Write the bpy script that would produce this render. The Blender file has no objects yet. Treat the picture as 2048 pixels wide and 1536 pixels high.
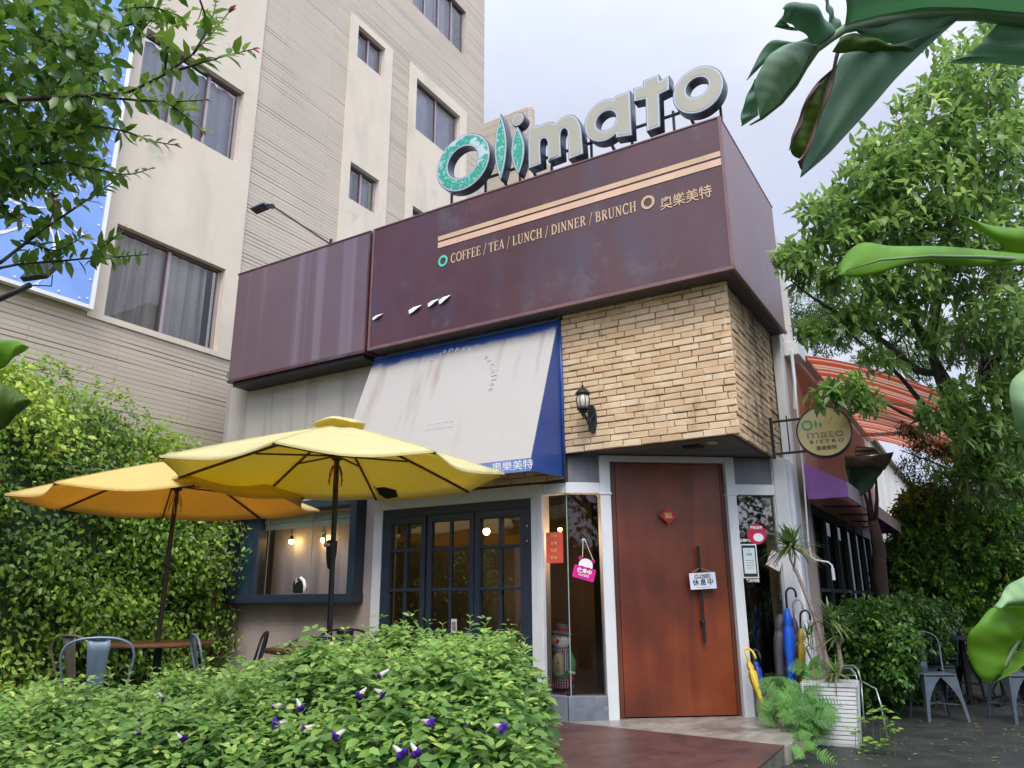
import bpy, math, random
import numpy as np
from mathutils import Vector, Matrix
R = math.radians
rng = np.random.default_rng(7); random.seed(7)
C = bpy.context.scene.collection
SC = bpy.context.scene

# ------------------------------------------------------------------ camera
CAM = np.array([0, 0, 1.2]); FPX = 1526.71
yaw, pitch, roll = R(31.4418), R(15.9719), R(-.3189)
h_ = np.array([-math.sin(yaw), math.cos(yaw), 0]); fw = h_*math.cos(pitch)+np.array([0, 0, math.sin(pitch)])
r0 = np.array([math.cos(yaw), math.sin(yaw), 0]); u0 = np.cross(r0, fw)
rt = r0*math.cos(roll)+u0*math.sin(roll); up = -r0*math.sin(roll)+u0*math.cos(roll)
cd = bpy.data.cameras.new('camera'); cam = bpy.data.objects.new('camera', cd); C.objects.link(cam)
cam.matrix_world = Matrix(((rt[0], up[0], -fw[0], 0), (rt[1], up[1], -fw[1], 0), (rt[2], up[2], -fw[2], 1.2), (0, 0, 0, 1)))
cd.sensor_width = 36; cd.lens = 36*FPX/2048; cd.clip_end = 800; cd.clip_start = .05
SC.camera = cam

# ------------------------------------------------------------------ world, sun, exposure
SUN_AZ, SUN_EL = R(150), R(52)      # azimuth clockwise from +Y
W = bpy.data.worlds.new('World'); SC.world = W; W.use_nodes = True
nt = W.node_tree; bg = nt.nodes['Background']; bg.inputs['Strength'].default_value = .1
sk = nt.nodes.new('ShaderNodeTexSky'); sk.sky_type = 'NISHITA'; sk.sun_disc = False
sk.sun_elevation = SUN_EL; sk.sun_rotation = SUN_AZ; sk.dust_density = 3
tc = nt.nodes.new('ShaderNodeTexCoord'); ns = nt.nodes.new('ShaderNodeTexNoise'); ns.inputs['Scale'].default_value = 2.2; ns.inputs['Detail'].default_value = 4
mp = nt.nodes.new('ShaderNodeMapping'); mp.inputs['Scale'].default_value = (1, 1, 2.2)
cr = nt.nodes.new('ShaderNodeValToRGB'); cr.color_ramp.elements[0].position = .35; cr.color_ramp.elements[1].position = .68
cr.color_ramp.elements[0].color = (4.35, 4.75, 6.3, 1); cr.color_ramp.elements[1].color = (5.7, 5.9, 6.8, 1)
nt.links.new(tc.outputs['Generated'], mp.inputs[0]); nt.links.new(mp.outputs[0], ns.inputs['Vector']); nt.links.new(ns.outputs['Fac'], cr.inputs[0])
# cloud brightness rises towards the hidden sun
dt = nt.nodes.new('ShaderNodeVectorMath'); dt.operation = 'DOT_PRODUCT'
sd = (math.sin(SUN_AZ)*math.cos(SUN_EL), math.cos(SUN_AZ)*math.cos(SUN_EL), math.sin(SUN_EL))
dt.inputs[1].default_value = sd; nt.links.new(tc.outputs['Generated'], dt.inputs[0])
mr = nt.nodes.new('ShaderNodeMapRange'); mr.inputs['From Min'].default_value = -.05; mr.inputs['From Max'].default_value = .9; mr.inputs['To Min'].default_value = 1; mr.inputs['To Max'].default_value = 3.2
nt.links.new(dt.outputs['Value'], mr.inputs['Value'])
vs = nt.nodes.new('ShaderNodeVectorMath'); vs.operation = 'SCALE'; nt.links.new(cr.outputs[0], vs.inputs[0]); nt.links.new(mr.outputs[0], vs.inputs['Scale'])
mx = nt.nodes.new('ShaderNodeMix'); mx.data_type = 'RGBA'; mx.inputs['Factor'].default_value = .88
nt.links.new(sk.outputs[0], mx.inputs['A']); nt.links.new(vs.outputs[0], mx.inputs['B']); nt.links.new(mx.outputs['Result'], bg.inputs['Color'])
sl = bpy.data.lights.new('sun', 'SUN'); sl.energy = 1.5; sl.angle = R(22); sl.color = (1, .95, .87)
so = bpy.data.objects.new('sun', sl); C.objects.link(so); so.rotation_euler = Vector(sd).to_track_quat('Z', 'Y').to_euler()
SC.view_settings.view_transform = 'Standard'; SC.view_settings.look = 'None'; SC.view_settings.gamma = 1
SC.view_settings.exposure = 0.6

# ------------------------------------------------------------------ measuring helpers (photo pixel + a real plane -> metres)
def ray(px, py): return rt*(px-1024)+up*(768-py)+fw*FPX
def at(px, py, ax, val):
    d = ray(px, py); i = 'xyz'.index(ax); return CAM+d*(val-CAM[i])/d[i]
def dep(px, py, d): return CAM+ray(px, py)/FPX*d

# ------------------------------------------------------------------ object helpers
def tag(o, label=None, cat=None, group=None, kind=None):
    if label: o['label'] = label
    if cat: o['category'] = cat
    if group: o['group'] = group
    if kind: o['kind'] = kind
    return o
ROOTM = {}
def thing(name, label, cat, loc=(0, 0, 0), rz=0, group=None):
    o = bpy.data.objects.new(name, None); C.objects.link(o); o.location = loc; o.rotation_euler = (0, 0, rz)
    o.empty_display_size = .2
    ROOTM[o.name] = np.array(Matrix.Translation(loc) @ Matrix.Rotation(rz, 4, 'Z'))
    return tag(o, label, cat, group)
def root_of(o):
    while o.parent: o = o.parent
    return o
class MB:
    def __init__(s): s.v = []; s.f = []; s.m = []; s.n = 0
    def add(s, vs, fs, mi=0):
        s.v.extend([tuple(map(float, p)) for p in vs]); s.f.extend([tuple(i+s.n for i in f) for f in fs]); s.m.extend([mi]*len(fs)); s.n += len(vs); return s
    def box(s, x0, x1, y0, y1, z0, z1, mi=0):
        return s.add([(x, y, z) for x in (x0, x1) for y in (y0, y1) for z in (z0, z1)], [(0, 1, 3, 2), (4, 6, 7, 5), (0, 4, 5, 1), (2, 3, 7, 6), (0, 2, 6, 4), (1, 5, 7, 3)], mi)
    def obox(s, c, ax, ay, az, mi=0):   # centre and three half-axis vectors
        c, ax, ay, az = map(np.array, (c, ax, ay, az))
        return s.add([c+i*ax+j*ay+k*az for i in (-1, 1) for j in (-1, 1) for k in (-1, 1)], [(0, 1, 3, 2), (4, 6, 7, 5), (0, 4, 5, 1), (2, 3, 7, 6), (0, 2, 6, 4), (1, 5, 7, 3)], mi)
    def bar(s, a, b, w, h, upv=(0, 0, 1), mi=0):
        a, b = np.array(a, float), np.array(b, float); d = b-a; L = np.linalg.norm(d); d = d/L
        x = np.cross(d, upv); x /= np.linalg.norm(x); y = np.cross(x, d)
        return s.obox((a+b)/2, d*L/2, x*w/2, y*h/2, mi)
    def prism(s, pts, off, mi=0):       # polygon (3D points) pushed by a vector
        n = len(pts); P = [np.array(p, float) for p in pts]; Q = [p+np.array(off) for p in P]
        fs = [tuple(range(n))[::-1], tuple(range(n, 2*n))]+[(i, (i+1) % n, n+(i+1) % n, n+i) for i in range(n)]
        return s.add(P+Q, fs, mi)
    def tube(s, pts, r, n=8, mi=0, cap=True):
        P = [np.array(p, float) for p in pts]; m = len(P); rr = r if hasattr(r, '__len__') else [r]*m
        vs = []; prev = None
        for i in range(m):
            t = P[min(i+1, m-1)]-P[max(i-1, 0)]; t = t/(np.linalg.norm(t)+1e-12)
            if prev is None:
                a = np.array([0, 0, 1.]) if abs(t[2]) < .9 else np.array([1., 0, 0])
            else: a = prev
            x = a-t*np.dot(a, t); x /= np.linalg.norm(x)+1e-12; prev = x; y = np.cross(t, x)
            for k in range(n):
                q = 2*math.pi*k/n; vs.append(P[i]+rr[i]*(x*math.cos(q)+y*math.sin(q)))
        fs = [(i*n+k, i*n+(k+1) % n, (i+1)*n+(k+1) % n, (i+1)*n+k) for i in range(m-1) for k in range(n)]
        if cap: fs += [tuple(range(n))[::-1], tuple((m-1)*n+k for k in range(n))]
        return s.add(vs, fs, mi)
    def lathe(s, prof, c=(0, 0, 0), n=20, mi=0, axis=None):   # profile (r, z)
        c = np.array(c, float)
        if axis is None: X, Y, Z = np.eye(3)
        else:
            Z = np.array(axis, float); Z /= np.linalg.norm(Z); a = np.array([0, 0, 1.]) if abs(Z[2]) < .9 else np.array([1., 0, 0]); X = np.cross(a, Z); X /= np.linalg.norm(X); Y = np.cross(Z, X)
        vs = [c+X*r*math.cos(2*math.pi*k/n)+Y*r*math.sin(2*math.pi*k/n)+Z*z for r, z in prof for k in range(n)]
        m = len(prof)
        fs = [(i*n+k, i*n+(k+1) % n, (i+1)*n+(k+1) % n, (i+1)*n+k) for i in range(m-1) for k in range(n)]+[tuple(range(n))[::-1], tuple((m-1)*n+k for k in range(n))]
        return s.add(vs, fs, mi)
    def ball(s, c, r, n=12, mi=0):
        r = np.array(r if hasattr(r, '__len__') else (r, r, r), float); c = np.array(c, float); m = max(5, n//2)
        vs = [c+r*np.array([math.sin(a)*math.cos(b), math.sin(a)*math.sin(b), math.cos(a)]) for a in np.linspace(.02, math.pi-.02, m) for b in np.arange(n)*2*math.pi/n]
        fs = [(i*n+k, (i+1)*n+k, (i+1)*n+(k+1) % n, i*n+(k+1) % n) for i in range(m-1) for k in range(n)]+[tuple(range(n)), tuple((m-1)*n+k for k in range(n))[::-1]]
        return s.add(vs, fs, mi)
    def strip(s, A, B, mi=0):           # quad sheet between two polylines
        n = len(A); return s.add(list(A)+list(B), [(i, i+1, n+i+1, n+i) for i in range(n-1)], mi)
    def grid(s, rows, mi=0):            # one welded sheet from rows of points
        n = len(rows[0]); return s.add([p for r in rows for p in r], [(j*n+i, j*n+i+1, (j+1)*n+i+1, (j+1)*n+i) for j in range(len(rows)-1) for i in range(n-1)], mi)
    def build(s, name, mat, parent=None, smooth=False, bevel=0, attr=None, solid=0, sub=0):
        V = np.array(s.v, float).reshape(-1, 3)
        if parent is not None:
            Mi = np.linalg.inv(ROOTM[root_of(parent).name]); V = V @ Mi[:3, :3].T+Mi[:3, 3]
        me = bpy.data.meshes.new(name); me.from_pydata(V.tolist(), [], s.f)
        for m in (mat if isinstance(mat, (list, tuple)) else [mat]): me.materials.append(m)
        if isinstance(mat, (list, tuple)): me.polygons.foreach_set('material_index', s.m)
        if attr is not None:
            a = me.attributes.new('tint', 'FLOAT', 'POINT'); a.data.foreach_set('value', np.asarray(attr, np.float32))
        if smooth: me.polygons.foreach_set('use_smooth', [True]*len(me.polygons))
        me.update(); o = bpy.data.objects.new(name, me); C.objects.link(o)
        if parent is not None: o.parent = parent
        else: ROOTM[o.name] = np.eye(4)
        if smooth == 'auto':
            sm = o.modifiers.new('s', 'EDGE_SPLIT'); sm.split_angle = R(35)
        if solid: q = o.modifiers.new('solid', 'SOLIDIFY'); q.thickness = solid; q.offset = 0
        if bevel:
            q = o.modifiers.new('bevel', 'BEVEL'); q.width = bevel; q.segments = 2; q.limit_method = 'ANGLE'; q.angle_limit = R(40)
        if sub: q = o.modifiers.new('sub', 'SUBSURF'); q.levels = sub; q.render_levels = sub
        return o
def copy_tree(o, parent=None):
    c = o.copy(); C.objects.link(c); c.parent = parent
    for ch in list(o.children): copy_tree(ch, c)
    return c
def struct(mb, name, mat, **k): return tag(mb.build(name, mat, **k), kind='structure')

# ------------------------------------------------------------------ materials
def nd(t, k, **p):
    n = t.nodes.new('ShaderNode'+k)
    for a, b in p.items(): setattr(n, a, b)
    return n
def base_mat(name):
    m = bpy.data.materials.new(name); m.use_nodes = True; t = m.node_tree; return m, t, t.nodes['Principled BSDF'], t.links
def c4(c): return (c[0], c[1], c[2], 1)
def mat(name, col, rough=.6, metal=0, var=.12, vs=3, bump=0, bs=40, streak=None, sfac=.6, sscale=(7, 7, .35), srange=(.5, .75), spec=.5, spots=None, coat=0, edge=None):
    m, t, b, L = base_mat(name)
    tcn = nd(t, 'TexCoord'); n1 = nd(t, 'TexNoise'); n1.inputs['Scale'].default_value = vs; n1.inputs['Detail'].default_value = 6; n1.inputs['Roughness'].default_value = .65
    L.new(tcn.outputs['Object'], n1.inputs['Vector'])
    mx = nd(t, 'Mix', data_type='RGBA'); mx.inputs['A'].default_value = c4([x*(1-var) for x in col]); mx.inputs['B'].default_value = c4([min(1, x*(1+var)) for x in col])
    mrn = nd(t, 'MapRange'); mrn.inputs['From Min'].default_value = .3; mrn.inputs['From Max'].default_value = .7
    L.new(n1.outputs['Fac'], mrn.inputs['Value']); L.new(mrn.outputs[0], mx.inputs['Factor']); out = mx.outputs['Result']
    if streak:
        mpn = nd(t, 'Mapping'); mpn.inputs['Scale'].default_value = sscale; n2 = nd(t, 'TexNoise'); n2.inputs['Scale'].default_value = 1; n2.inputs['Detail'].default_value = 5
        L.new(tcn.outputs['Object'], mpn.inputs[0]); L.new(mpn.outputs[0], n2.inputs['Vector'])
        r2 = nd(t, 'MapRange'); r2.inputs['From Min'].default_value = srange[0]; r2.inputs['From Max'].default_value = srange[1]; r2.inputs['To Max'].default_value = sfac
        L.new(n2.outputs['Fac'], r2.inputs['Value']); m2 = nd(t, 'Mix', data_type='RGBA'); m2.inputs['B'].default_value = c4(streak)
        L.new(r2.outputs[0], m2.inputs['Factor']); L.new(out, m2.inputs['A']); out = m2.outputs['Result']
    if spots:
        n3 = nd(t, 'TexNoise'); n3.inputs['Scale'].default_value = spots[1]; n3.inputs['Detail'].default_value = 8; n3.inputs['Roughness'].default_value = .7
        L.new(tcn.outputs['Object'], n3.inputs['Vector']); r3 = nd(t, 'MapRange'); r3.inputs['From Min'].default_value = spots[2]; r3.inputs['From Max'].default_value = spots[2]+.08; r3.inputs['To Max'].default_value = spots[3]
        L.new(n3.outputs['Fac'], r3.inputs['Value']); m3 = nd(t, 'Mix', data_type='RGBA'); m3.inputs['B'].default_value = c4(spots[0])
        L.new(r3.outputs[0], m3.inputs['Factor']); L.new(out, m3.inputs['A']); out = m3.outputs['Result']
    L.new(out, b.inputs['Base Color']); b.inputs['Metallic'].default_value = metal; b.inputs['Specular IOR Level'].default_value = spec
    b.inputs['Coat Weight'].default_value = coat
    rr = nd(t, 'MapRange'); rr.inputs['To Min'].default_value = max(.03, rough*.8); rr.inputs['To Max'].default_value = min(1, rough*1.2); L.new(n1.outputs['Fac'], rr.inputs['Value']); L.new(rr.outputs[0], b.inputs['Roughness'])
    if bump:
        n4 = nd(t, 'TexNoise'); n4.inputs['Scale'].default_value = bs; n4.inputs['Detail'].default_value = 4; L.new(tcn.outputs['Object'], n4.inputs['Vector'])
        bp = nd(t, 'Bump'); bp.inputs['Strength'].default_value = bump; bp.inputs['Distance'].default_value = .01; L.new(n4.outputs['Fac'], bp.inputs['Height']); L.new(bp.outputs[0], b.inputs['Normal'])
    return m
def leafmat(name, c0, c1, c2=None, rough=.42, trans=.3, spec=.45):
    m, t, b, L = base_mat(name); a = nd(t, 'Attribute', attribute_name='tint'); r = nd(t, 'ValToRGB')
    r.color_ramp.elements[0].color = c4(c0); r.color_ramp.elements[1].color = c4(c1); r.color_ramp.elements[1].position = .85
    if c2: e = r.color_ramp.elements.new(1.0); e.color = c4(c2)
    L.new(a.outputs['Fac'], r.inputs[0]); L.new(r.outputs[0], b.inputs['Base Color']); b.inputs['Roughness'].default_value = rough; b.inputs['Specular IOR Level'].default_value = spec
    tr = nd(t, 'BsdfTranslucent'); hs = nd(t, 'HueSaturation'); hs.inputs['Hue'].default_value = .49; hs.inputs['Saturation'].default_value = 1.0; hs.inputs['Value'].default_value = 1.7
    L.new(r.outputs[0], hs.inputs['Color']); L.new(hs.outputs[0], tr.inputs['Color']); ms = nd(t, 'MixShader'); ms.inputs[0].default_value = trans
    L.new(b.outputs[0], ms.inputs[1]); L.new(tr.outputs[0], ms.inputs[2]); L.new(ms.outputs[0], t.nodes['Material Output'].inputs['Surface'])
    return m
def glass(name, tint=(.75, .8, .8), refl=1.0, ior=1.5):
    m, t, b, L = base_mat(name); t.nodes.remove(b); f = nd(t, 'Fresnel'); f.inputs['IOR'].default_value = ior; g = nd(t, 'BsdfGlossy'); g.inputs['Roughness'].default_value = .02; g.inputs['Color'].default_value = (refl, refl, refl, 1)
    tp = nd(t, 'BsdfTransparent'); tp.inputs['Color'].default_value = c4(tint); ms = nd(t, 'MixShader'); L.new(f.outputs[0], ms.inputs[0]); L.new(tp.outputs[0], ms.inputs[1]); L.new(g.outputs[0], ms.inputs[2])
    L.new(ms.outputs[0], t.nodes['Material Output'].inputs['Surface']); return m
def emit(name, col, s):
    m, t, b, L = base_mat(name); b.inputs['Base Color'].default_value = c4(col); b.inputs['Emission Color'].default_value = c4(col); b.inputs['Emission Strength'].default_value = s; return m
def tiles(name, c1, c2, mort, bw, bh, axes, msize=.01, rough=.6, dark=.35):
    # coursed cladding: brick pattern over two object axes, with bump grooves and darker random courses
    m, t, b, L = base_mat(name); tcn = nd(t, 'TexCoord'); sx = nd(t, 'SeparateXYZ'); cx = nd(t, 'CombineXYZ'); L.new(tcn.outputs['Object'], sx.inputs[0])
    L.new(sx.outputs['XYZ'.index(axes[0])], cx.inputs[0]); L.new(sx.outputs['XYZ'.index(axes[1])], cx.inputs[1])
    br = nd(t, 'TexBrick'); br.inputs['Scale'].default_value = 1; br.inputs['Brick Width'].default_value = bw; br.inputs['Row Height'].default_value = bh; br.inputs['Mortar Size'].default_value = msize
    br.inputs['Mortar Smooth'].default_value = .2; br.inputs['Color1'].default_value = c4(c1); br.inputs['Color2'].default_value = c4(c2); br.inputs['Mortar'].default_value = c4(mort); L.new(cx.outputs[0], br.inputs['Vector'])
    # irregular dark joints between some courses
    mpn = nd(t, 'Mapping'); mpn.inputs['Scale'].default_value = (.25, .25, 1/bh/1.7); nn = nd(t, 'TexNoise'); nn.inputs['Scale'].default_value = 1; nn.inputs['Detail'].default_value = 1
    L.new(tcn.outputs['Object'], mpn.inputs[0]); L.new(mpn.outputs[0], nn.inputs['Vector'])
    r = nd(t, 'MapRange'); r.inputs['From Min'].default_value = .54; r.inputs['From Max'].default_value = .62; L.new(nn.outputs['Fac'], r.inputs['Value'])
    # row line mask
    mm = nd(t, 'Math', operation='MODULO'); ad = nd(t, 'Math', operation='ADD'); ad.inputs[1].default_value = 100*bh; L.new(sx.outputs['XYZ'.index(axes[1])], ad.inputs[0]); L.new(ad.outputs[0], mm.inputs[0]); mm.inputs[1].default_value = bh
    lt = nd(t, 'Math', operation='LESS_THAN'); lt.inputs[1].default_value = bh*.24; L.new(mm.outputs[0], lt.inputs[0])
    mu = nd(t, 'Math', operation='MULTIPLY'); L.new(lt.outputs[0], mu.inputs[0]); L.new(r.outputs[0], mu.inputs[1]); m0 = nd(t, 'Math', operation='MULTIPLY'); m0.inputs[1].default_value = .85; L.new(mu.outputs[0], m0.inputs[0])
    mx = nd(t, 'Mix', data_type='RGBA'); mx.inputs['B'].default_value = c4([x*dark for x in mort]); L.new(m0.outputs[0], mx.inputs['Factor']); L.new(br.outputs['Color'], mx.inputs['A'])
    n2 = nd(t, 'TexNoise'); n2.inputs['Scale'].default_value = .8; n2.inputs['Detail'].default_value = 6; L.new(tcn.outputs['Object'], n2.inputs['Vector']); r2 = nd(t, 'MapRange'); r2.inputs['To Min'].default_value = .84; r2.inputs['To Max'].default_value = 1.14; L.new(n2.outputs['Fac'], r2.inputs['Value'])
    vm = nd(t, 'VectorMath', operation='SCALE'); L.new(mx.outputs['Result'], vm.inputs[0]); L.new(r2.outputs[0], vm.inputs['Scale']); L.new(vm.outputs[0], b.inputs['Base Color'])
    b.inputs['Roughness'].default_value = rough; bp = nd(t, 'Bump'); bp.inputs['Strength'].default_value = .7; bp.inputs['Distance'].default_value = .01; iv = nd(t, 'Math', operation='SUBTRACT'); iv.inputs[0].default_value = 1; L.new(br.outputs['Fac'], iv.inputs[1]); L.new(iv.outputs[0], bp.inputs['Height']); L.new(bp.outputs[0], b.inputs['Normal'])
    return m
M = dict(
    asphalt=mat('asphalt', (.028, .032, .027), .5, var=.5, vs=3, bump=.9, bs=70, spots=((.06, .07, .055), 4, .56, .5)),
    concrete=mat('concrete', (.33, .30, .26), .3, var=.35, vs=5, bump=.5, bs=90, spots=((.13, .115, .1), 2.2, .52, .8), streak=(.18, .16, .14), sscale=(9, 2, 9), srange=(.5, .65)),
    slab_side=mat('slab_side', (.12, .13, .10), .7, var=.35, vs=5, bump=.4, bs=60),
    ramp=mat('ramp_steel', (.085, .04, .036), .33, var=.4, vs=5, bump=.4, bs=120, streak=(.16, .06, .04), sscale=(2, 6, 2), spots=((.02, .015, .015), 3.2, .64, .8)),
    plaster=mat('plaster', (.60, .53, .41), .8, var=.07, vs=1.2, bump=.15, bs=60, streak=(.34, .34, .26), sfac=.55, sscale=(1.6, 1.6, .5), srange=(.52, .8), spots=((.3, .31, .22), 1.1, .6, .35)),
    plaster_grey=mat('plaster_grey', (.40, .375, .33), .75, var=.09, vs=1.5, bump=.1, bs=50, streak=(.12, .115, .10), sfac=.85, sscale=(3.2, 3.2, .22), srange=(.54, .72)),
    plaster_pink=mat('plaster_pink', (.40, .33, .29), .75, var=.06, vs=2, bump=.1, bs=50, streak=(.25, .2, .17), sscale=(4, 4, .3), srange=(.55, .8)),
    salmon=mat('salmon_wall', (.34, .19, .135), .75, var=.1, vs=1.5, streak=(.22, .12, .1), sscale=(4, 4, .3)),
    cream=mat('cream_wall', (.62, .6, .52), .8, var=.08, vs=1.5, streak=(.35, .32, .27), sscale=(5, 5, .3)),
    white=mat('white_paint', (.66, .68, .68), .45, var=.06, vs=4, streak=(.35, .34, .3), sfac=.4, sscale=(9, 9, .6), srange=(.58, .8)),
    greypanel=mat('grey_panel', (.17, .17, .19), .4, var=.15, vs=4, streak=(.1, .09, .09)),
    plinth=mat('grey_plinth', (.15, .17, .2), .55, var=.3, vs=6, spots=((.4, .4, .38), 5, .6, .6), bump=.2),
    soffit=mat('soffit', (.12, .12, .12), .6, var=.1),
    navy=mat('navy_paint', (.024, .036, .056), .4, var=.15, vs=6),
    navy2=mat('teal_paint', (.03, .07, .09), .4, var=.15, vs=6),
    brown=mat('brown_panel', (.082, .030, .032), .36, var=.25, vs=1.2, streak=(.06, .06, .085), sfac=.6, sscale=(2.0, 2.0, .8), srange=(.5, .7), spots=((.115, .085, .085), 1.9, .56, .6)),
    brown2=mat('brown_panel_plain', (.135, .088, .098), .45, var=.1, vs=1.2, streak=(.20, .155, .18), sfac=.8, sscale=(3.5, 3.5, .05), srange=(.56, .66)),
    brownside_lit=mat('brown_panel_side_lit', (.19, .11, .115), .38, var=.15, vs=1.3, streak=(.15, .15, .17), sfac=.6, sscale=(2.5, 2.5, .3)),  # brown panel again, lighter: light on the side face put into colour
    browntrim=mat('brown_trim', (.17, .085, .08), .4, var=.2, vs=3),
    gold=mat('gold_vinyl', (.56, .38, .22), .5, var=.12, vs=3),
    pinkgold=mat('pink_gold_vinyl', (.63, .41, .27), .5, var=.12, vs=3),
    mint=mat('mint_vinyl', (.08, .55, .38), .5, var=.05),
    dark=mat('dark_metal', (.025, .026, .028), .45, var=.15, metal=.3),
    black=mat('black_metal', (.012, .012, .013), .45, var=.2),
    steel=mat('steel', (.55, .56, .57), .25, metal=.9, var=.08),
    whitemetal=mat('white_metal', (.75, .76, .75), .35, var=.05),
    white_vinyl=mat('white_vinyl', (.8, .8, .78), .5, var=.05),
    faint_vinyl=mat('faint_vinyl', (.462, .437, .40), .6, var=.03),
    black_vinyl=mat('black_vinyl', (.02, .02, .025), .5, var=.1),
    interior=mat('interior_wall', (.11, .08, .06), .8, var=.15, vs=1.5),
    interior_dark=mat('interior_dark', (.03, .028, .026), .7, var=.3),
    interior_floor=mat('interior_floor', (.05, .035, .025), .4, var=.3),
    frame_brown=mat('window_frame_brown', (.085, .052, .05), .45, var=.15),
    frame_light=mat('window_frame_light', (.33, .28, .28), .4, var=.1),
    curtain=mat('curtain', (.72, .66, .56), .85, var=.1, streak=(.25, .21, .17), sscale=(9, 9, .3), sfac=.8, srange=(.45, .65)),
    curtain_grey=mat('curtain_grey', (.62, .61, .63), .85, var=.1, streak=(.4, .38, .4), sscale=(14, 14, .3), sfac=.6),
    bark=mat('bark', (.07, .055, .042), .85, var=.4, vs=12, bump=.8, bs=40),
    bark_light=mat('bark_light', (.26, .2, .155), .8, var=.25, vs=14, bump=.5, bs=50, streak=(.1, .08, .06), sscale=(3, 3, 30), sfac=.7),
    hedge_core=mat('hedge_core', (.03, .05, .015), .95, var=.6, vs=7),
    red=mat('red_fabric', (.35, .02, .025), .8, var=.15, vs=20),
    cork=mat('rope', (.4, .27, .16), .8),
)
GLASS = glass('window_glass', (.9, .94, .94), 1, 2.05); GLASS_CLEAR = glass('clear_glass', (.97, .98, .98), 1, 1.45); GLASS_DARK = glass('dark_glass', (.3, .34, .34), .35, 1.35); GLASS_TOWER = glass('tower_glass', (.8, .82, .85), .9, 1.6)

# ================================================================== GROUND
g = MB(); g.box(-60, 60, -40, 90, -.3, 0); struct(g, 'ground', M['asphalt'])
tr_ = MB(); tr_.box(-9.5, -3.9, 2.6, 6.93, -.02, .11); struct(tr_, 'terrace', mat('terrace_tiles', (.12, .11, .1), .6, var=.2, vs=3, bump=.2), bevel=.01)
p = MB(); PZ = .13
poly = [(-3.88, 6.93), (-3.88, 6.78), (-1.55, 6.53), (-1.55, 7.12), (-1.62, 8.7), (-1.82, 8.38), (-3.6, 6.98)]
p.prism([(x, y, -.02) for x, y in poly], (0, 0, PZ+.02)); struct(p, 'porch', M['concrete'], bevel=.006)
# brown steel ramp leaning on the porch
t = thing('entrance_ramp', 'brown painted steel ramp sloping from the ground up to the entrance porch', 'ramp', (-2.4, 6, 0))
rp = MB(); rp.add([(-3.7, 6.745, .141), (-1.56, 6.515, .141), (-1.68, 5.35, .012), (-3.35, 4.55, .012), (-3.7, 6.745, .128), (-1.56, 6.515, .128), (-1.68, 5.35, .0), (-3.35, 4.55, .0)],
    [(0, 1, 2, 3), (7, 6, 5, 4), (0, 4, 5, 1), (1, 5, 6, 2), (2, 6, 7, 3), (3, 7, 4, 0)]); rp.build('plate', M['ramp'], t, bevel=.003)
sk_ = MB(); sk_.prism([(-1.565, 6.505, .126), (-1.68, 5.4, .006), (-1.57, 6.505, .0)], (-.012, 0, 0)); sk_.build('side_plate', M['slab_side'], t)

# ================================================================== TOWER BLOCK
def wall_grid(mb, a0, a1, z0, z1, holes, plane, axis='x', mi=0):
    """wall sheet on plane (axis=const) with rectangular holes [(a0,a1,z0,z1)]"""
    As = sorted({a0, a1, *[max(a0, min(a1, v)) for h in holes for v in h[:2]]}); Zs = sorted({z0, z1, *[max(z0, min(z1, v)) for h in holes for v in h[2:]]})
    for i in range(len(As)-1):
        for j in range(len(Zs)-1):
            ca, cz = (As[i]+As[i+1])/2, (Zs[j]+Zs[j+1])/2
            if any(h[0] < ca < h[1] and h[2] < cz < h[3] for h in holes): continue
            q = [(As[i], Zs[j]), (As[i+1], Zs[j]), (As[i+1], Zs[j+1]), (As[i], Zs[j+1])]
            mb.add([((plane, a, z) if axis == 'x' else (a, plane, z)) for a, z in (q if axis == 'x' else q)], [(0, 1, 2, 3)], mi)
def reveal(mb, h, p0, p1, axis='x', mi=0):
    a0, a1, z0, z1 = h; P = lambda d, a, z: (d, a, z) if axis == 'x' else (a, d, z)
    for q in ([(a0, z0), (a1, z0)], [(a1, z0), (a1, z1)], [(a1, z1), (a0, z1)], [(a0, z1), (a0, z0)]):
        mb.add([P(p0, *q[0]), P(p0, *q[1]), P(p1, *q[1]), P(p1, *q[0])], [(0, 1, 2, 3)], mi)
XT = -9.6; YE = 14.37; ZT = 21
SID = tiles('tower_siding', (.50, .43, .33), (.46, .395, .30), (.335, .285, .215), 2.3, .068, 'YZ', .005)
SIDX = tiles('tower_siding_end', (.50, .43, .33), (.46, .395, .30), (.335, .285, .215), 2.3, .068, 'XZ', .005)
tw = thing('apartment_building', 'tall beige tiled apartment tower with pale plaster window bays, behind the restaurant', 'building', (XT, 9, 0))
bays = []   # (y0,y1,z0,z1,[windows])
FL = 3.24
w1 = [(5.27, 7.06, 4.9+k*FL, 6.25+k*FL) for k in range(5)]
n_ = [(9.63, 10.47, 12.0, 12.77), (9.63, 10.47, 8.75, 9.55), (9.63, 10.47, 5.5, 6.3)]
c_ = [(11.57, 13.27, 11.42, 12.75), (11.57, 13.27, 8.16, 9.5), (11.57, 13.27, 4.9, 6.25)]
top_ = [(11.35, 13.5, 14.66, 16.05), (11.35, 13.5, 17.9, 19.3)]
bays = [(5.05, 7.33, 4.82, ZT, w1), (9.41, 10.72, 0, 12.93, n_), (11.33, 13.56, 0, 13.03, c_)]
mb = MB(); holes = [(b[0], b[1], b[2], b[3]) for b in bays]+top_
wall_grid(mb, -6, YE, 0, ZT, holes, XT); mb.box(XT-10, XT-.001, YE, YE-.01, 0, ZT)
for h in top_: reveal(mb, h, XT, XT-.16)
mb.build('wall', SID, tw)
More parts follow.
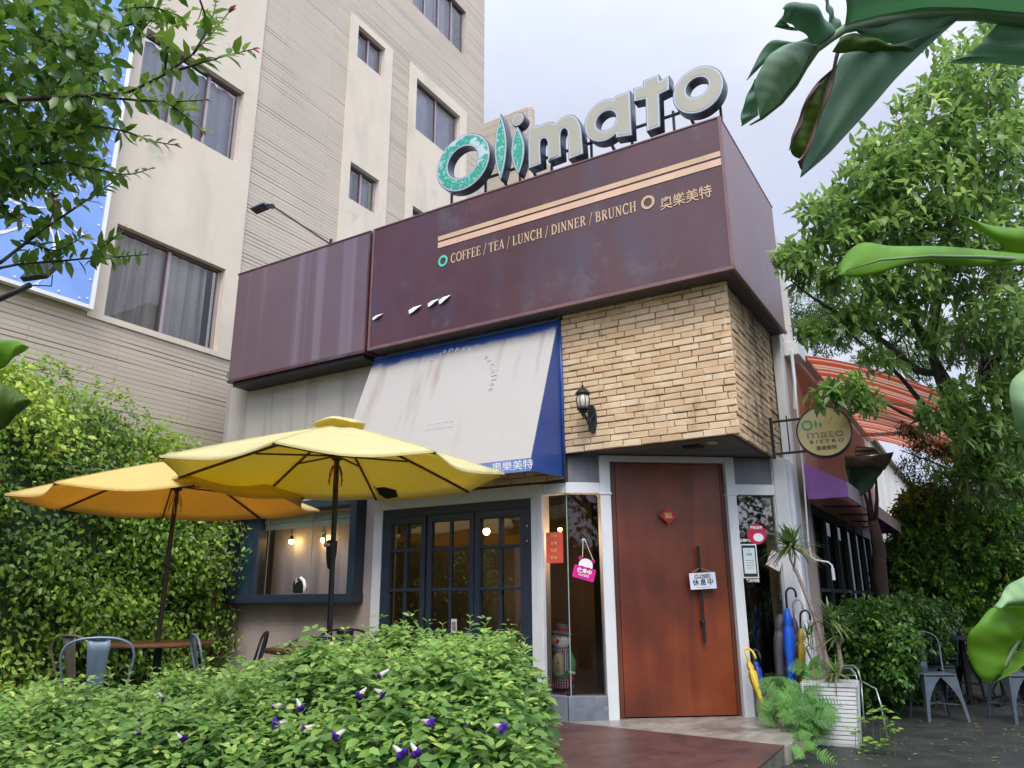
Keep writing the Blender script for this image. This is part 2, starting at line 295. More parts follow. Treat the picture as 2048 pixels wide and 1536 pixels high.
en = MB(); en.box(XT-11, XT-.19, YE-.3, YE-.02, 0, ZT); en.box(XT-11, XT, -6, YE, ZT, ZT+.1); en.build('end_wall', SIDX, tw)
for b in bays:
    mb = MB(); wall_grid(mb, b[0], b[1], b[2], b[3], b[4], XT+.03); 
    for h in b[4]: reveal(mb, h, XT+.03, XT-.15)
    for y in (b[0], b[1]): mb.add([(XT+.03, y, b[2]), (XT-.02, y, b[2]), (XT-.02, y, b[3]), (XT+.03, y, b[3])], [(0, 1, 2, 3)])
    mb.add([(XT+.03, b[0], b[2]), (XT+.03, b[1], b[2]), (XT-.02, b[1], b[2]), (XT-.02, b[0], b[2])], [(0, 1, 2, 3)])
    mb.add([(XT+.03, b[0], b[3]), (XT+.03, b[1], b[3]), (XT-.02, b[1], b[3]), (XT-.02, b[0], b[3])], [(0, 1, 2, 3)])
    mb.build('plaster_panel', M['plaster'], tw)
ROOM = emit('room_grey', (.2, .2, .21), 0)
def tower_window(h, panes, cm, cover=(0, 1)):
    a0, a1, z0, z1 = h; xf = XT-.1
    f = MB(); w = .045
    f.box(xf-.04, xf+.03, a0, a1, z1-w, z1, 0); f.box(xf-.04, xf+.03, a0, a1, z0, z0+w, 1); f.box(xf-.04, xf+.03, a0, a0+w, z0+w, z1-w, 0); f.box(xf-.04, xf+.03, a1-w, a1, z0+w, z1-w, 1)
    for k in range(1, panes):
        y = a0+(a1-a0)*k/panes; f.box(xf-.03, xf+.02, y-.025, y+.025, z0+w, z1-w, 1)
        f.box(xf+.0, xf+.025, y-.045, y-.027, z0+w, z1-w, 0)
    wn = f.build('window', [M['frame_brown'], M['frame_light']], tw)
    g_ = MB(); g_.add([(xf, a0+w, z0+w), (xf, a1-w, z0+w), (xf, a1-w, z1-w), (xf, a0+w, z1-w)], [(0, 1, 2, 3)]); g_.build('pane', GLASS_TOWER, wn)
    c = MB(); n = 60; ya = a0+(a1-a0)*cover[0]; yb = a0+(a1-a0)*cover[1]
    ys = np.linspace(ya, yb, n); xs = xf-.13+.025*np.sin(np.linspace(0, 42, n)+np.sin(np.linspace(0, 9, n))*2)
    c.strip([(x, y, z0) for x, y in zip(xs, ys)], [(x, y, z1) for x, y in zip(xs, ys)]); c.build('curtain', cm, wn, smooth=True)
    r = MB(); r.box(xf-.5, xf-.45, a0-.2, a1+.2, z0-.2, z1+.2); r.build('room_back', M['interior_dark'], wn)
tower_window(w1[0], 2, M['curtain'], (0, .93))
for h in w1[1:]: tower_window(h, 3 if h is w1[1] else 2, M['curtain_grey'], (0, 1))
for h in n_: tower_window(h, 2, M['curtain_grey'], (0, 1))
for h in c_: tower_window(h, 2, M['curtain_grey'], (0, 1))
for h in top_: tower_window(h, 4, M['curtain_grey'], (.0, .9))

far = thing('tiled_building', 'distant beige tiled building whose flat parapet shows behind the rooftop letters', 'building', (-14, 22, 0))
mb = MB(); mb.box(-17, -11.4, 20, 20.35, 0, 18.0); mb.build('wall', SIDX, far, bevel=.1)
mb = MB(); mb.box(-17, -11.6, 20.4, 27, 0, 16.5); mb.build('rear_wall', SIDX, far)

# blue billboard on the tower
bb = thing('billboard', 'large blue billboard with white line drawing, fixed to the beige tower above the hedge', 'billboard', (-9.5, 4.9, 4.9))
mb = MB(); mb.box(-9.53, -9.44, -1.5, 4.99, 4.93, 11.4); mb.build('panel', mat('blue_print', (.20, .35, .74), .4, var=.2, vs=.7), bb)
mb = MB(); mb.box(-9.55, -9.425, 4.992, 5.045, 4.87, 11.45); mb.box(-9.53, -9.435, -1.6, 4.99, 4.875, 4.925); mb.build('frame', M['whitemetal'], bb)
mb = MB()
for k in range(24):
    for y, z in ((4.95, 5.0+k*.26), (4.85-k*.26, 4.97)): mb.box(-9.44, -9.43, y-.012, y+.012, z-.012, z+.012)
mb.build('rivets', M['whitemetal'], bb)
mb = MB(); r_ = random.Random(4)
def brush(pts, w):      # white painted stroke lying on the panel
    P = np.array(pts); n = len(P); d = np.gradient(P, axis=0); nn = np.stack([-d[:, 1], d[:, 0]], 1); nn /= np.linalg.norm(nn, axis=1)[:, None]+1e-9
    ww = w*np.sin(np.linspace(.15, math.pi-.15, n))*np.array([r_.uniform(.6, 1.2) for _ in range(n)]); A = P+nn*ww[:, None]; B = P-nn*ww[:, None]
    mb.strip([(-9.434, a[0], a[1]) for a in A], [(-9.434, b[0], b[1]) for b in B])
for k in range(110):
    y0 = r_.uniform(1.5, 4.6); z0 = r_.uniform(5.4, 9.0); a = r_.uniform(-1.1, -.3); L = r_.uniform(.2, 1.5); cv = r_.choice([-1, 1])*r_.uniform(.4, 3.2); pts = []
    y, z = y0, z0
    for i in range(22):
        pts.append((y, z)); y += math.cos(a)*L/22; z += math.sin(a)*L/22; a += (cv+2*math.sin(i*.6+k))/22
        if y > 4.9: break
    if len(pts) > 4: brush(pts, r_.choice((.007, .009, .012, .018, .026)))
for k in range(260):
    y0 = r_.uniform(0, 4.7); z0 = r_.uniform(5.6, 8.4); a = r_.uniform(-1, -.4); L = r_.uniform(.03, .12); brush([(y0+math.cos(a)*L*i/3, z0+math.sin(a)*L*i/3) for i in range(4)], .008)
mb.build('line_drawing', M['white_vinyl'], bb)

# ================================================================== RESTAURANT
YW, YB, YF = 6.943, 6.843, 6.593; XS = -1.8; SB = 2.66; FT = 5.86; FB = 4.15
rs = thing('restaurant_building', 'low restaurant with plaster and pale brick walls, timber corner door and brown roof fascia', 'building', (-5, 7, 0))
# body walls
mb = MB(); BW = (-8.5, -6.33, 1.28, 2.46)          # box window opening
wall_grid(mb, -9.07, -6.02, 0, FB+.1, [(-8.38, -6.42, 1.3, 2.42)], YW, 'y'); mb.add([(-9.07, YW, 0), (-9.07, 11, 0), (-9.07, 11, FB+.1), (-9.07, YW, FB+.1)], [(0, 1, 2, 3)])
for x in (-8.74, -7.96, -7.18): mb.box(x, x+.006, YW-.002, YW+.01, 0, FB, 0)
mb.build('wall', M['plaster_grey'], rs)
mb = MB(); wall_grid(mb, -9.0, -6.42, .1, 1.24, [], YW-.006, 'y'); wall_grid(mb, -6.42, -6.02, .1, 2.5, [], YW-.008, 'y'); mb.build('lower_wall', M['plaster_pink'], rs)
# lintel zone behind the awning (brick continues) and core
mb = MB(); mb.box(-6.02, -3.57, YW+.02, YW+.3, 2.4, FB+.1); mb.box(-3.6, XS-.07, YB+.062, YB+.25, SB+.02, FB+.2); mb.box(XS-.2, XS-.062, YB+.3, 8.64, SB+.02, FB+.2); mb.build('wall_core', M['interior_dark'], rs)
BRK_M = None
def brick_face(mb, tint, o, ux, L, z0, z1, nrm, off=0):
    """irregular stacked bricks on a face starting at o, running along ux for L"""
    ux = np.array(ux, float); nr = np.array(nrm, float); o = np.array(o, float); zz = z0; row = 0; rnd = random.Random(int(off*100)+5)
    while zz < z1-.01:
        h = min(.0665+rnd.uniform(-.002, .002), z1-zz); s = -((row*.1+rnd.uniform(-.03, .03)) % .2)
        while s < L:
            w = rnd.uniform(.19, .215); a, b = max(s, 0)+.003, min(s+w, L)-.003; s += w
            if b-a < .02: continue
            j = lambda k=.003: rnd.uniform(-k, k)
            d = .03+rnd.uniform(-.007, .007); e = .006; q = [(a+j(), zz+.0025+j()), (b+j(), zz+.0025+j()), (b+j(), zz+h-.0045+j()), (a+j(), zz+h-.0045+j())]; cx, cz = (a+b)/2, zz+h/2
            V = [o+ux*x+np.array([0, 0, z])-np.array([0, 0, o[2]]) for x, z in q]
            V1 = [v+nr*(d-.006) for v in V]; V2 = [o+ux*(x+(e if x < cx else -e))+np.array([0, 0, z+(e if z < cz else -e)-o[2]])+nr*(d+j(.002)) for x, z in q]
            n0 = mb.n; mb.add(V+V1+V2, [(0, 1, 5, 4), (1, 2, 6, 5), (2, 3, 7, 6), (3, 0, 4, 7), (4, 5, 9, 8), (5, 6, 10, 9), (6, 7, 11, 10), (7, 4, 8, 11), (8, 9, 10, 11)])
            tv = rnd.random(); tint.extend([tv]*12)
        zz += h; row += 1
def brickmat():
    m, t, b, L = base_mat('pale_brick'); a = nd(t, 'Attribute', attribute_name='tint'); r = nd(t, 'ValToRGB'); r.color_ramp.elements[0].color = (.58, .42, .24, 1); r.color_ramp.elements[1].color = (.72, .58, .38, 1)
    e = r.color_ramp.elements.new(.5); e.color = (.66, .51, .31, 1); L.new(a.outputs['Fac'], r.inputs[0])
    tcn = nd(t, 'TexCoord'); n = nd(t, 'TexNoise'); n.inputs['Scale'].default_value = 7; n.inputs['Detail'].default_value = 7; L.new(tcn.outputs['Object'], n.inputs['Vector']); q = nd(t, 'MapRange'); q.inputs['From Min'].default_value = .35; q.inputs['From Max'].default_value = .72; L.new(n.outputs['Fac'], q.inputs['Value'])
    mx = nd(t, 'Mix', data_type='RGBA'); mx.inputs['B'].default_value = (.50, .27, .13, 1); q.inputs['To Max'].default_value = .5; L.new(q.outputs[0], mx.inputs['Factor']); L.new(r.outputs[0], mx.inputs['A'])
    # dark streaks, strongest along the side face
    mp_ = nd(t, 'Mapping'); mp_.inputs['Scale'].default_value = (3, 3, .7); n2 = nd(t, 'TexNoise'); n2.inputs['Scale'].default_value = 1.6; n2.inputs['Detail'].default_value = 7; n2.inputs['Roughness'].default_value = .7; L.new(tcn.outputs['Object'], mp_.inputs[0]); L.new(mp_.outputs[0], n2.inputs['Vector'])
    sx = nd(t, 'SeparateXYZ'); L.new(tcn.outputs['Object'], sx.inputs[0]); w = nd(t, 'MapRange'); w.inputs['From Min'].default_value = -.1; w.inputs['From Max'].default_value = .5; w.inputs['To Min'].default_value = 0; w.inputs['To Max'].default_value = .2; L.new(sx.outputs[1], w.inputs['Value'])
    ad = nd(t, 'Math', operation='ADD'); L.new(n2.outputs['Fac'], ad.inputs[0]); L.new(w.outputs[0], ad.inputs[1]); q2 = nd(t, 'MapRange'); q2.inputs['From Min'].default_value = .62; q2.inputs['From Max'].default_value = .8; q2.inputs['To Max'].default_value = .8; L.new(ad.outputs[0], q2.inputs['Value'])
    m2 = nd(t, 'Mix', data_type='RGBA'); m2.inputs['B'].default_value = (.10, .085, .06, 1); L.new(q2.outputs[0], m2.inputs['Factor']); L.new(mx.outputs['Result'], m2.inputs['A']); L.new(m2.outputs['Result'], b.inputs['Base Color'])
    b.inputs['Roughness'].default_value = .8; n3 = nd(t, 'TexNoise'); n3.inputs['Scale'].default_value = 60; n3.inputs['Detail'].default_value = 5; L.new(tcn.outputs['Object'], n3.inputs['Vector']); bp = nd(t, 'Bump'); bp.inputs['Strength'].default_value = .35; bp.inputs['Distance'].default_value = .01; L.new(n3.outputs['Fac'], bp.inputs['Height']); L.new(bp.outputs[0], b.inputs['Normal']); return m
BRK = brickmat()
mb = MB(); tint = []
brick_face(mb, tint, (-3.575, YB+.03, SB), (1, 0, 0), 3.575-1.80+.03, SB, FB+.03, (0, -1, 0), 1)
brick_face(mb, tint, (XS-.03, YB+.003, SB), (0, 1, 0), 1.81, SB, FB+.03, (1, 0, 0), 2)
brick_face(mb, tint, (-6.02, YB+.03, 2.40), (1, 0, 0), 2.44, 2.40, FB+.03, (0, -1, 0), 3)
mb.build('brick_wall', BRK, rs, attr=tint)
mb = MB(); mb.box(-6.02, -3.575, YB+.026, YB+.17, 2.38, FB); mb.box(-3.575, XS-.035, YB+.026, YB+.06, SB-.001, FB); mb.box(XS-.06, XS-.034, YB+.06, 8.65, SB-.001, FB); mb.build('brick_backing', mat('brick_joint', (.07, .045, .03), .9), rs)
# soffit over the entrance
mb = MB(); mb.prism([(-3.60, YB+.06, SB+.01), (XS-.06, YB+.06, SB+.01), (XS-.06, 8.66, SB+.01), (-2.4, 8.9, SB+.01), (-3.75, 7.3, SB+.01)], (0, 0, .05)); sf = mb.build('soffit', M['soffit'], rs)
mb = MB(); q = at(1425, 885, 'z', SB+.005); mb.lathe([(.055, 0), (.05, -.012), (.03, -.01)], (q[0], q[1], SB+.008), 16); mb.build('downlight', mat('lamp_yellow', (.65, .5, .2), .5), sf)
q = at(1386, 893, 'z', SB+.005); mb = MB(); mb.box(q[0]-.09, q[0]+.09, q[1]-.07, q[1]+.07, SB-.004, SB+.009); mb.build('hatch', M['black'], sf)
# roof slab + parapet backs
mb = MB(); mb.box(-9.07, XS-.06, YF+.3, 16.3, FB+.2, FB+.3); mb.build('roof', M['plinth'], rs)
# fascia underside box (soffit of the sign band)
# entrance: chamfered glass corner
c0 = np.array([-3.6, YW, 0]); cdv = np.array([1.8, 1.407, 0]); CL = np.linalg.norm(cdv); cdv /= CL; cn = np.array([cdv[1], -cdv[0], 0])   # cn points out to the street
def ch(s, z, o=0): return c0+cdv*s+cn*o+np.array([0, 0, z])
def cbox(mb, s0, s1, z0, z1, o0, o1, mi=0):
    return mb.add([ch(s, z, o) for s in (s0, s1) for o in (o0, o1) for z in (z0, z1)], [(0, 1, 3, 2), (4, 6, 7, 5), (0, 4, 5, 1), (2, 3, 7, 6), (0, 2, 6, 4), (1, 5, 7, 3)], mi)
mb = MB()
mb.box(-6.13, -6.0, YW-.05, YW+.1, .12, 2.3)                       # post left of the lattice window
mb.box(-6.13, -3.975, YW-.055, YW+.1, 2.245, 2.385)                 # white lintel
mb.box(-3.99, -3.86, YW-.06, YW+.1, .12, 2.38)                      # post between lattice and glass
mb.box(-3.86, -3.6, YW-.045, YW+.06, 2.265, 2.375)
cbox(mb, -.02, .34, 2.265, 2.375, -.05, .05)                        # transom
cbox(mb, .335, .445, .12, SB, -.07, .07)                            # door post left
cbox(mb, .445, 1.69, 2.60, SB, -.06, .06)                           # head
cbox(mb, 1.675, 1.775, .12, SB, -.07, .07)                          # door post right
cbox(mb, 1.775, 2.24, 2.265, 2.375, -.05, .05)
cbox(mb, .325, .455, 2.25, 2.272, -.08, .08); cbox(mb, 1.665, 1.785, 2.25, 2.272, -.08, .08)
mb.build('door_surround', M['white'], rs, bevel=.005)
mb = MB(); cbox(mb, 2.195, 2.42, .12, SB-.0, -.25, .04); mb.box(-1.83, -1.7, 8.25, 8.72, 0, SB-.01); mb.box(-1.80, -1.70, 8.68, 8.84, 0, FB); mb.build('corner_column', M['white'], rs, bevel=.008)
mb = MB(); cbox(mb, -.02, .335, 2.375, SB, -.03, .02); mb.build('transom_panel', M['greypanel'], rs)
mb = MB(); cbox(mb, 1.775, 2.2, 2.375, SB, -.03, .02); mb.build('transom_panel', M['greypanel'], rs)
mb = MB(); mb.box(-3.86, -3.6, YW-.09, YW+.12, PZ-.01, .345); cbox(mb, -.045, .335, PZ-.01, .345, -.12, .09); mb.build('plinth', M['plinth'], rs, bevel=.005)
mb = MB(); cbox(mb, 1.775, 2.2, PZ-.01, .375, -.12, .06); mb.build('plinth', M['plinth'], rs, bevel=.005)
mb = MB(); mb.add([(-3.86, YW, .345), (-3.606, YW, .345), (-3.606, YW, 2.265), (-3.86, YW, 2.265)], [(0, 1, 2, 3)]); mb.build('glass_panel', GLASS_CLEAR, rs)
mb = MB(); mb.add([ch(.008, .345), ch(.335, .345), ch(.335, 2.265), ch(.008, 2.265)], [(0, 1, 2, 3)]); mb.build('glass_panel', GLASS_CLEAR, rs)
mb = MB(); mb.box(-3.606, -3.6, YW-.004, YW+.006, .345, 2.265); mb.build('glass_edge', mat('glass_edge', (.35, .5, .45), .2), rs)
mb = MB(); mb.add([ch(1.775, .375), ch(2.2, .375), ch(2.2, 2.265), ch(1.775, 2.265)], [(0, 1, 2, 3)]); mb.build('glass_panel', GLASS, rs)
# timber door
def woodmat(name, a, b_, scale=(14, 14, .8)):
    m, t, b, L = base_mat(name); tcn = nd(t, 'TexCoord'); mp_ = nd(t, 'Mapping'); mp_.inputs['Scale'].default_value = scale; n = nd(t, 'TexNoise'); n.inputs['Scale'].default_value = .6; n.inputs['Detail'].default_value = 8; n.inputs['Distortion'].default_value = .6
    L.new(tcn.outputs['Object'], mp_.inputs[0]); L.new(mp_.outputs[0], n.inputs['Vector']); r = nd(t, 'ValToRGB'); r.color_ramp.elements[0].position = .3; r.color_ramp.elements[1].position = .72; r.color_ramp.elements[0].color = c4(a); r.color_ramp.elements[1].color = c4(b_)
    L.new(n.outputs['Fac'], r.inputs[0]); n2 = nd(t, 'TexNoise'); n2.inputs['Scale'].default_value = 1.3; n2.inputs['Detail'].default_value = 5; L.new(tcn.outputs['Object'], n2.inputs['Vector']); q = nd(t, 'MapRange'); q.inputs['From Min'].default_value = .35; q.inputs['From Max'].default_value = .7; q.inputs['To Min'].default_value = .55; q.inputs['To Max'].default_value = 1.45; L.new(n2.outputs['Fac'], q.inputs['Value'])
    v = nd(t, 'VectorMath', operation='SCALE'); L.new(r.outputs[0], v.inputs[0]); L.new(q.outputs[0], v.inputs['Scale']); L.new(v.outputs[0], b.inputs['Base Color']); b.inputs['Roughness'].default_value = .38; bp = nd(t, 'Bump'); bp.inputs['Strength'].default_value = .12; bp.inputs['Distance'].default_value = .005; L.new(n.outputs['Fac'], bp.inputs['Height']); L.new(bp.outputs[0], b.inputs['Normal']); return m
WOOD = woodmat('door_wood', (.105, .019, .008), (.22, .050, .013), (6, 6, .45)); WOODJ = woodmat('door_jamb_wood', (.07, .02, .012), (.13, .04, .02)); WOODT = woodmat('table_wood', (.16, .07, .035), (.3, .15, .08), (10, 1, 10))
mb = MB(); cbox(mb, .515, 1.63, PZ+.012, 2.585, -.055, -.0); dr = mb.build('door', WOOD, rs, bevel=.003)
mb = MB(); cbox(mb, .445, .51, PZ, 2.60, -.07, .0); cbox(mb, 1.635, 1.675, PZ, 2.60, -.07, .0); cbox(mb, .51, 1.635, 2.588, 2.60, -.07, 0); mb.build('door_jamb', WOODJ, rs)
mb = MB(); mb.bar(ch(1.328, 1.74, .05), ch(1.332, .81, .05), .026, .026, (0, 1, 0)); [mb.bar(ch(1.33, z, 0), ch(1.33, z, .05), .016, .016) for z in (1.55, .95)]; cbox(mb, 1.31, 1.35, .99, 1.02, 0, .07); mb.build('handle', M['dark'], dr, bevel=.003)

# lattice window, three casements
zt, zb = 2.235, .42; z1_, z2_, z3_ = [at(900, y, 'y', 6.9)[2] for y in (1097, 1179, 1264)]
xs_ = [at(x, 1100, 'y', 6.9)[0] for x in (750, 838, 862, 936, 952, 1041)]
L0, L1 = -6.0, -3.99
mb = MB(); mb.box(L0, L1, YW-.04, YW+.06, 2.15, 2.245); mb.box(L0, L1, YW-.04, YW+.06, .12, .42); mb.box(L0, L0+.07, YW-.04, YW+.06, .42, 2.15); mb.box(L1-.08, L1, YW-.04, YW+.06, .42, 2.15)
wf = mb.build('window', M['navy'], rs, bevel=.004); cas = [(-5.93, -5.37), (-5.35, -4.72), (-4.70, -4.07)]
for i, (a, b) in enumerate(cas):
    mb = MB(); o = -.045 if i != 1 else -.03
    mb.box(a, a+.06, YW+o, YW+.03, .42, 2.15); mb.box(b-.06, b, YW+o, YW+.03, .42, 2.15); mb.box(a+.06, b-.06, YW+o, YW+.03, 2.07, 2.15); mb.box(a+.06, b-.06, YW+o, YW+.03, .42, .5)
    mb.box((a+b)/2-.017, (a+b)/2+.017, YW+o+.01, YW+.025, .5, 2.07)
    for z in (z1_, z2_, z3_): mb.box(a+.06, (a+b)/2-.017, YW+o+.012, YW+.02, z-.016, z+.016); mb.box((a+b)/2+.017, b-.06, YW+o+.012, YW+.02, z-.016, z+.016)
    mb.build('casement', M['navy'], wf, bevel=.004)
    mb = MB(); mb.add([(a+.03, YW, .45), (b-.03, YW, .45), (b-.03, YW, 2.1), (a+.03, YW, 2.1)], [(0, 1, 2, 3)]); mb.build('pane', GLASS, wf)
mb = MB(); 
for z in (1.95, 1.8): mb.box(-4.055, -4.035, YW-.047, YW-.039, z, z+.02)
mb.build('hinge', M['steel'], wf)
# projecting shadow-box window on the left
mb = MB(); X0, X1, Z0, Z1 = -8.52, -6.29, 1.25, 2.43; Yb = 6.76
mb.box(X0, X1, Yb, YW+.1, Z1-.1, Z1); mb.box(X0-.07, X1+.01, Yb-.04, YW+.1, Z0-.04, Z0+.06); mb.box(X0, X0+.05, Yb, YW+.1, Z0+.06, Z1-.1); mb.box(X1-.1, X1, Yb, YW+.1, Z0+.06, Z1-.1)
mb.box(X0+.05, X0+.33, YW-.02, YW+.08, Z0+.06, Z1-.1, 1); mb.box(X0+.3, X0+.42, YW-.05, YW+.1, Z0+.06, Z1-.1)
bw = mb.build('window', [M['navy'], M['navy2']], rs, bevel=.006)
mb = MB(); mb.add([(X0+.42, YW+.0, Z0+.06), (X1-.1, YW+.0, Z0+.06), (X1-.1, YW+.0, Z1-.1), (X0+.42, YW+.0, Z1-.1)], [(0, 1, 2, 3)]); mb.build('pane', GLASS_CLEAR, bw)
mb = MB(); mb.box(X0+.42, X1-.1, YW+.04, YW+.1, Z1-.22, Z1-.13); mb.box(X0+.42, X1-.1, YW+.06, YW+.07, Z1-.3, Z1-.22); mb.build('roller_blind', mat('blind', (.34, .38, .33), .7), bw)
mb = MB(); mb.box(X0+.2, X1+.1, YW+.42, YW+.45, Z0-.3, Z1+.2); mb.build('inner_wall', mat('inner_wall_pale', (.78, .72, .74), .8, streak=(.3, .27, .25), sscale=(5, 5, .3)), bw)

# dining room behind the glass
mb = MB(); mb.box(-6.2, -3.6, 11.2, 11.25, 0, 2.8); mb.box(-6.25, -6.2, YW+.12, 11.2, 0, 2.8); mb.build('inner_wall', M['interior'], rs)
mb = MB(); mb.box(-6.2, -1.95, YW+.1, 11.2, 2.75, 2.8); mb.box(-6.2, -1.95, YW+.13, 11.2, .0, .12); mb.build('inner_floor', M['interior_floor'], rs)
mb = MB(); mb.box(-4.6, -1.95, 9.6, 9.65, 0, 2.8); mb.box(-2.0, -1.95, 8.72, 11.2, .1, 2.75); mb.prism([ch(.45, .1, -.12), ch(1.67, .1, -.12), ch(1.67, 2.7, -.12), ch(.45, 2.7, -.12)], tuple(-cn*.03)); mb.build('partition', M['interior_dark'], rs)

# side elevation
mb = MB(); SX = -1.7
mb.box(SX-.15, SX-.01, 8.84, 9.45, 0, FB); mb.build('side_wall', M['plaster_pink'], rs)
mb = MB(); mb.box(SX-.2, SX+.0, 8.75, 9.5, FB, 5.62); mb.build('parapet', M['cream'], rs, bevel=.01)
mb = MB(); mb.box(SX-.15, SX-.02, 9.45, 16.2, 2.3, FB+.05); mb.build('side_wall', M['salmon'], rs)
mb = MB(); mb.box(SX-.15, SX-.02, 16.2, 34, 0, 4.35); mb.prism([(SX-.6, 16.2, 4.35), (SX-.0, 16.2, 4.35), (SX+.12, 16.2, 4.25), (SX+.12, 16.2, 4.3), (SX-.6, 16.2, 4.55)], (0, 17.8, 0)); mb.build('rear_wing', M['cream'], rs)
mb = MB(); mb.box(SX-.15, SX-.03, 9.45, 16.2, 0, .45)
for k in range(9): y = 9.5+k*.82; mb.box(SX-.1, SX-.015, y, y+.07, .45, 2.3)
mb.box(SX-.1, SX-.02, 9.45, 16.2, 2.2, 2.3); mb.box(SX-.09, SX-.03, 9.45, 16.2, 1.3, 1.34); sw = mb.build('side_window', mat('side_frame', (.012, .022, .022), .5), rs)
mb = MB(); mb.add([(SX-.07, 9.45, .45), (SX-.07, 16.2, .45), (SX-.07, 16.2, 2.2), (SX-.07, 9.45, 2.2)], [(0, 1, 2, 3)]); mb.build('pane', GLASS_DARK, sw)
mb = MB(); mb.box(SX-.8, SX-.7, 9.4, 16.3, 0, 2.3); mb.build('room_back', M['interior_dark'], sw)
# junction clutter at the column top
mb = MB(); mb.box(-1.72, -1.55, 8.9, 9.3, 3.95, 4.12); mb.tube([(-1.62, 8.86, 4.0), (-1.62, 8.86, 3.6), (-1.66, 8.9, 3.3)], .02); mb.build('cable_box', M['whitemetal'], rs, bevel=.01)

# ------------------------------------------------------------------ one light added for the doll, and interior lamps (lit in the photograph)
WARM = emit('lit_bulb', (1, .62, .22), 22); WARM2 = emit('lit_bulb_dim', (1, .5, .15), 6)
def lamp(px, py, y, label, r=.035, wide=False):
    q = at(px, py, 'y', y); t = thing('pendant_lamp', label, 'lamp', tuple(q), group='lit pendant lamps inside the restaurant')
    b = MB(); b.ball(q, (r, r, r*1.1) if not wide else (.19, .19, .018)); b.build('bulb', WARM if not wide else WARM2, t, smooth=True)
    b = MB(); b.tube([q+np.array([0, 0, r*.9]), (q[0], q[1], 2.74)], .005, 6); b.build('cord', M['black'], t)
    b = MB(); b.lathe([(.015, .05), (.022, .03), (.03, 0)] if not wide else [(.03, .12), (.1, .09), (.21, .02), (.205, .015)], q+np.array([0, 0, r*.7 if not wide else .0]), 16); b.build('shade', M['black'], t, smooth=True)
lamp(583, 1083, 7.25, 'small bare yellow bulb glowing inside the box window, left of the umbrella pole')
lamp(647, 1080, 7.28, 'small bare yellow bulb in the box window, right beside the umbrella pole')
lamp(973, 1063, 8.4, 'round yellow bulb hanging behind the top right casement of the lattice window', .045)
lamp(1120, 1059, 7.6, 'tiny warm bulb glowing inside the corner glass above the red paper', .022)
lamp(815, 1089, 8.6, 'wide flat pendant lamp glowing orange behind the left casement', .02, True)
for q, e in (((-5.0, 10.2, 1.9), 5), ((-5.6, 10.3, 1.3), 3), ((-3.68, 7.12, 1.8), 3.2), ((-7.2, 7.2, 1.95), .12)):  # third light is added in front of the doll to brighten it
    l = bpy.data.lights.new('pendant_and_doll_glow', 'POINT'); l.energy = e; l.color = (1, .6, .3); l.shadow_soft_size = .1; lo = bpy.data.objects.new('pendant_and_doll_glow', l); C.objects.link(lo); lo.location = q

# ================================================================== LETTERING HELPERS
def curve_mesh(cv, name, mat, parent, Mx, flipcheck=None):
    o = bpy.data.objects.new('tmp', cv); C.objects.link(o); dg = bpy.context.evaluated_depsgraph_get(); dg.update()
    me = bpy.data.meshes.new_from_object(o.evaluated_get(dg)); bpy.data.objects.remove(o)
    me.materials.clear(); me.materials.append(mat); T = Matrix(Mx.tolist())
    if parent is not None: T = Matrix(np.linalg.inv(ROOTM[root_of(parent).name]).tolist()) @ T
    me.transform(T); me.name = name; r = bpy.data.objects.new(name, me); C.objects.link(r)
    if parent is not None: r.parent = parent
    else: ROOTM[r.name] = np.eye(4)
    return r
def frame_mx(o, x, y):
    o, x, y = (np.array(v, float) for v in (o, x, y)); x /= np.linalg.norm(x); y = y-x*np.dot(x, y); y /= np.linalg.norm(y); z = np.cross(x, y); m = np.eye(4); m[:3, 0] = x; m[:3, 1] = y; m[:3, 2] = z; m[:3, 3] = o; return m
def text(body, size, mat, parent, o, x, y, align='CENTER', ext=.001, name='lettering', width=None, off=0, sp=1, line=1):
    cv = bpy.data.curves.new('t', 'FONT'); cv.body = body; cv.size = size; cv.align_x = align; cv.align_y = 'CENTER'; cv.extrude = ext; cv.offset = off; cv.space_character = sp; cv.space_line = line; cv.resolution_u = 3
    mx = frame_mx(o, x, y); r = curve_mesh(cv, name, mat, parent, mx)
    if width:
        me = r.data; co = np.zeros(len(me.vertices)*3); me.vertices.foreach_get('co', co); co = co.reshape(-1, 3); xd = np.array(x, float); xd /= np.linalg.norm(xd); p = co@xd; c = (p.max()+p.min())/2; k = width/(p.max()-p.min()); co += np.outer((p-c)*(k-1), xd); me.vertices.foreach_set('co', co.ravel()); me.update()
    return r
def ring_pts(cx, cy, rx, ry, n=48, rot=0):
    return [(cx+rx*math.cos(a)*math.cos(rot)-ry*math.sin(a)*math.sin(rot), cy+rx*math.cos(a)*math.sin(rot)+ry*math.sin(a)*math.cos(rot)) for a in np.linspace(0, 2*math.pi, n, endpoint=False)]
def shape(loops, ext, mat, parent, mx, name, offset=0, bevel=0):
    cv = bpy.data.curves.new('s', 'CURVE'); cv.dimensions = '2D'; cv.fill_mode = 'BOTH'; cv.extrude = ext; cv.offset = offset
    for L in loops:
        s = cv.splines.new('POLY'); s.points.add(len(L)-1)
        for p, q in zip(s.points, L): p.co = (q[0], q[1], 0, 1)
        s.use_cyclic_u = True
    return curve_mesh(cv, name, mat, parent, mx)
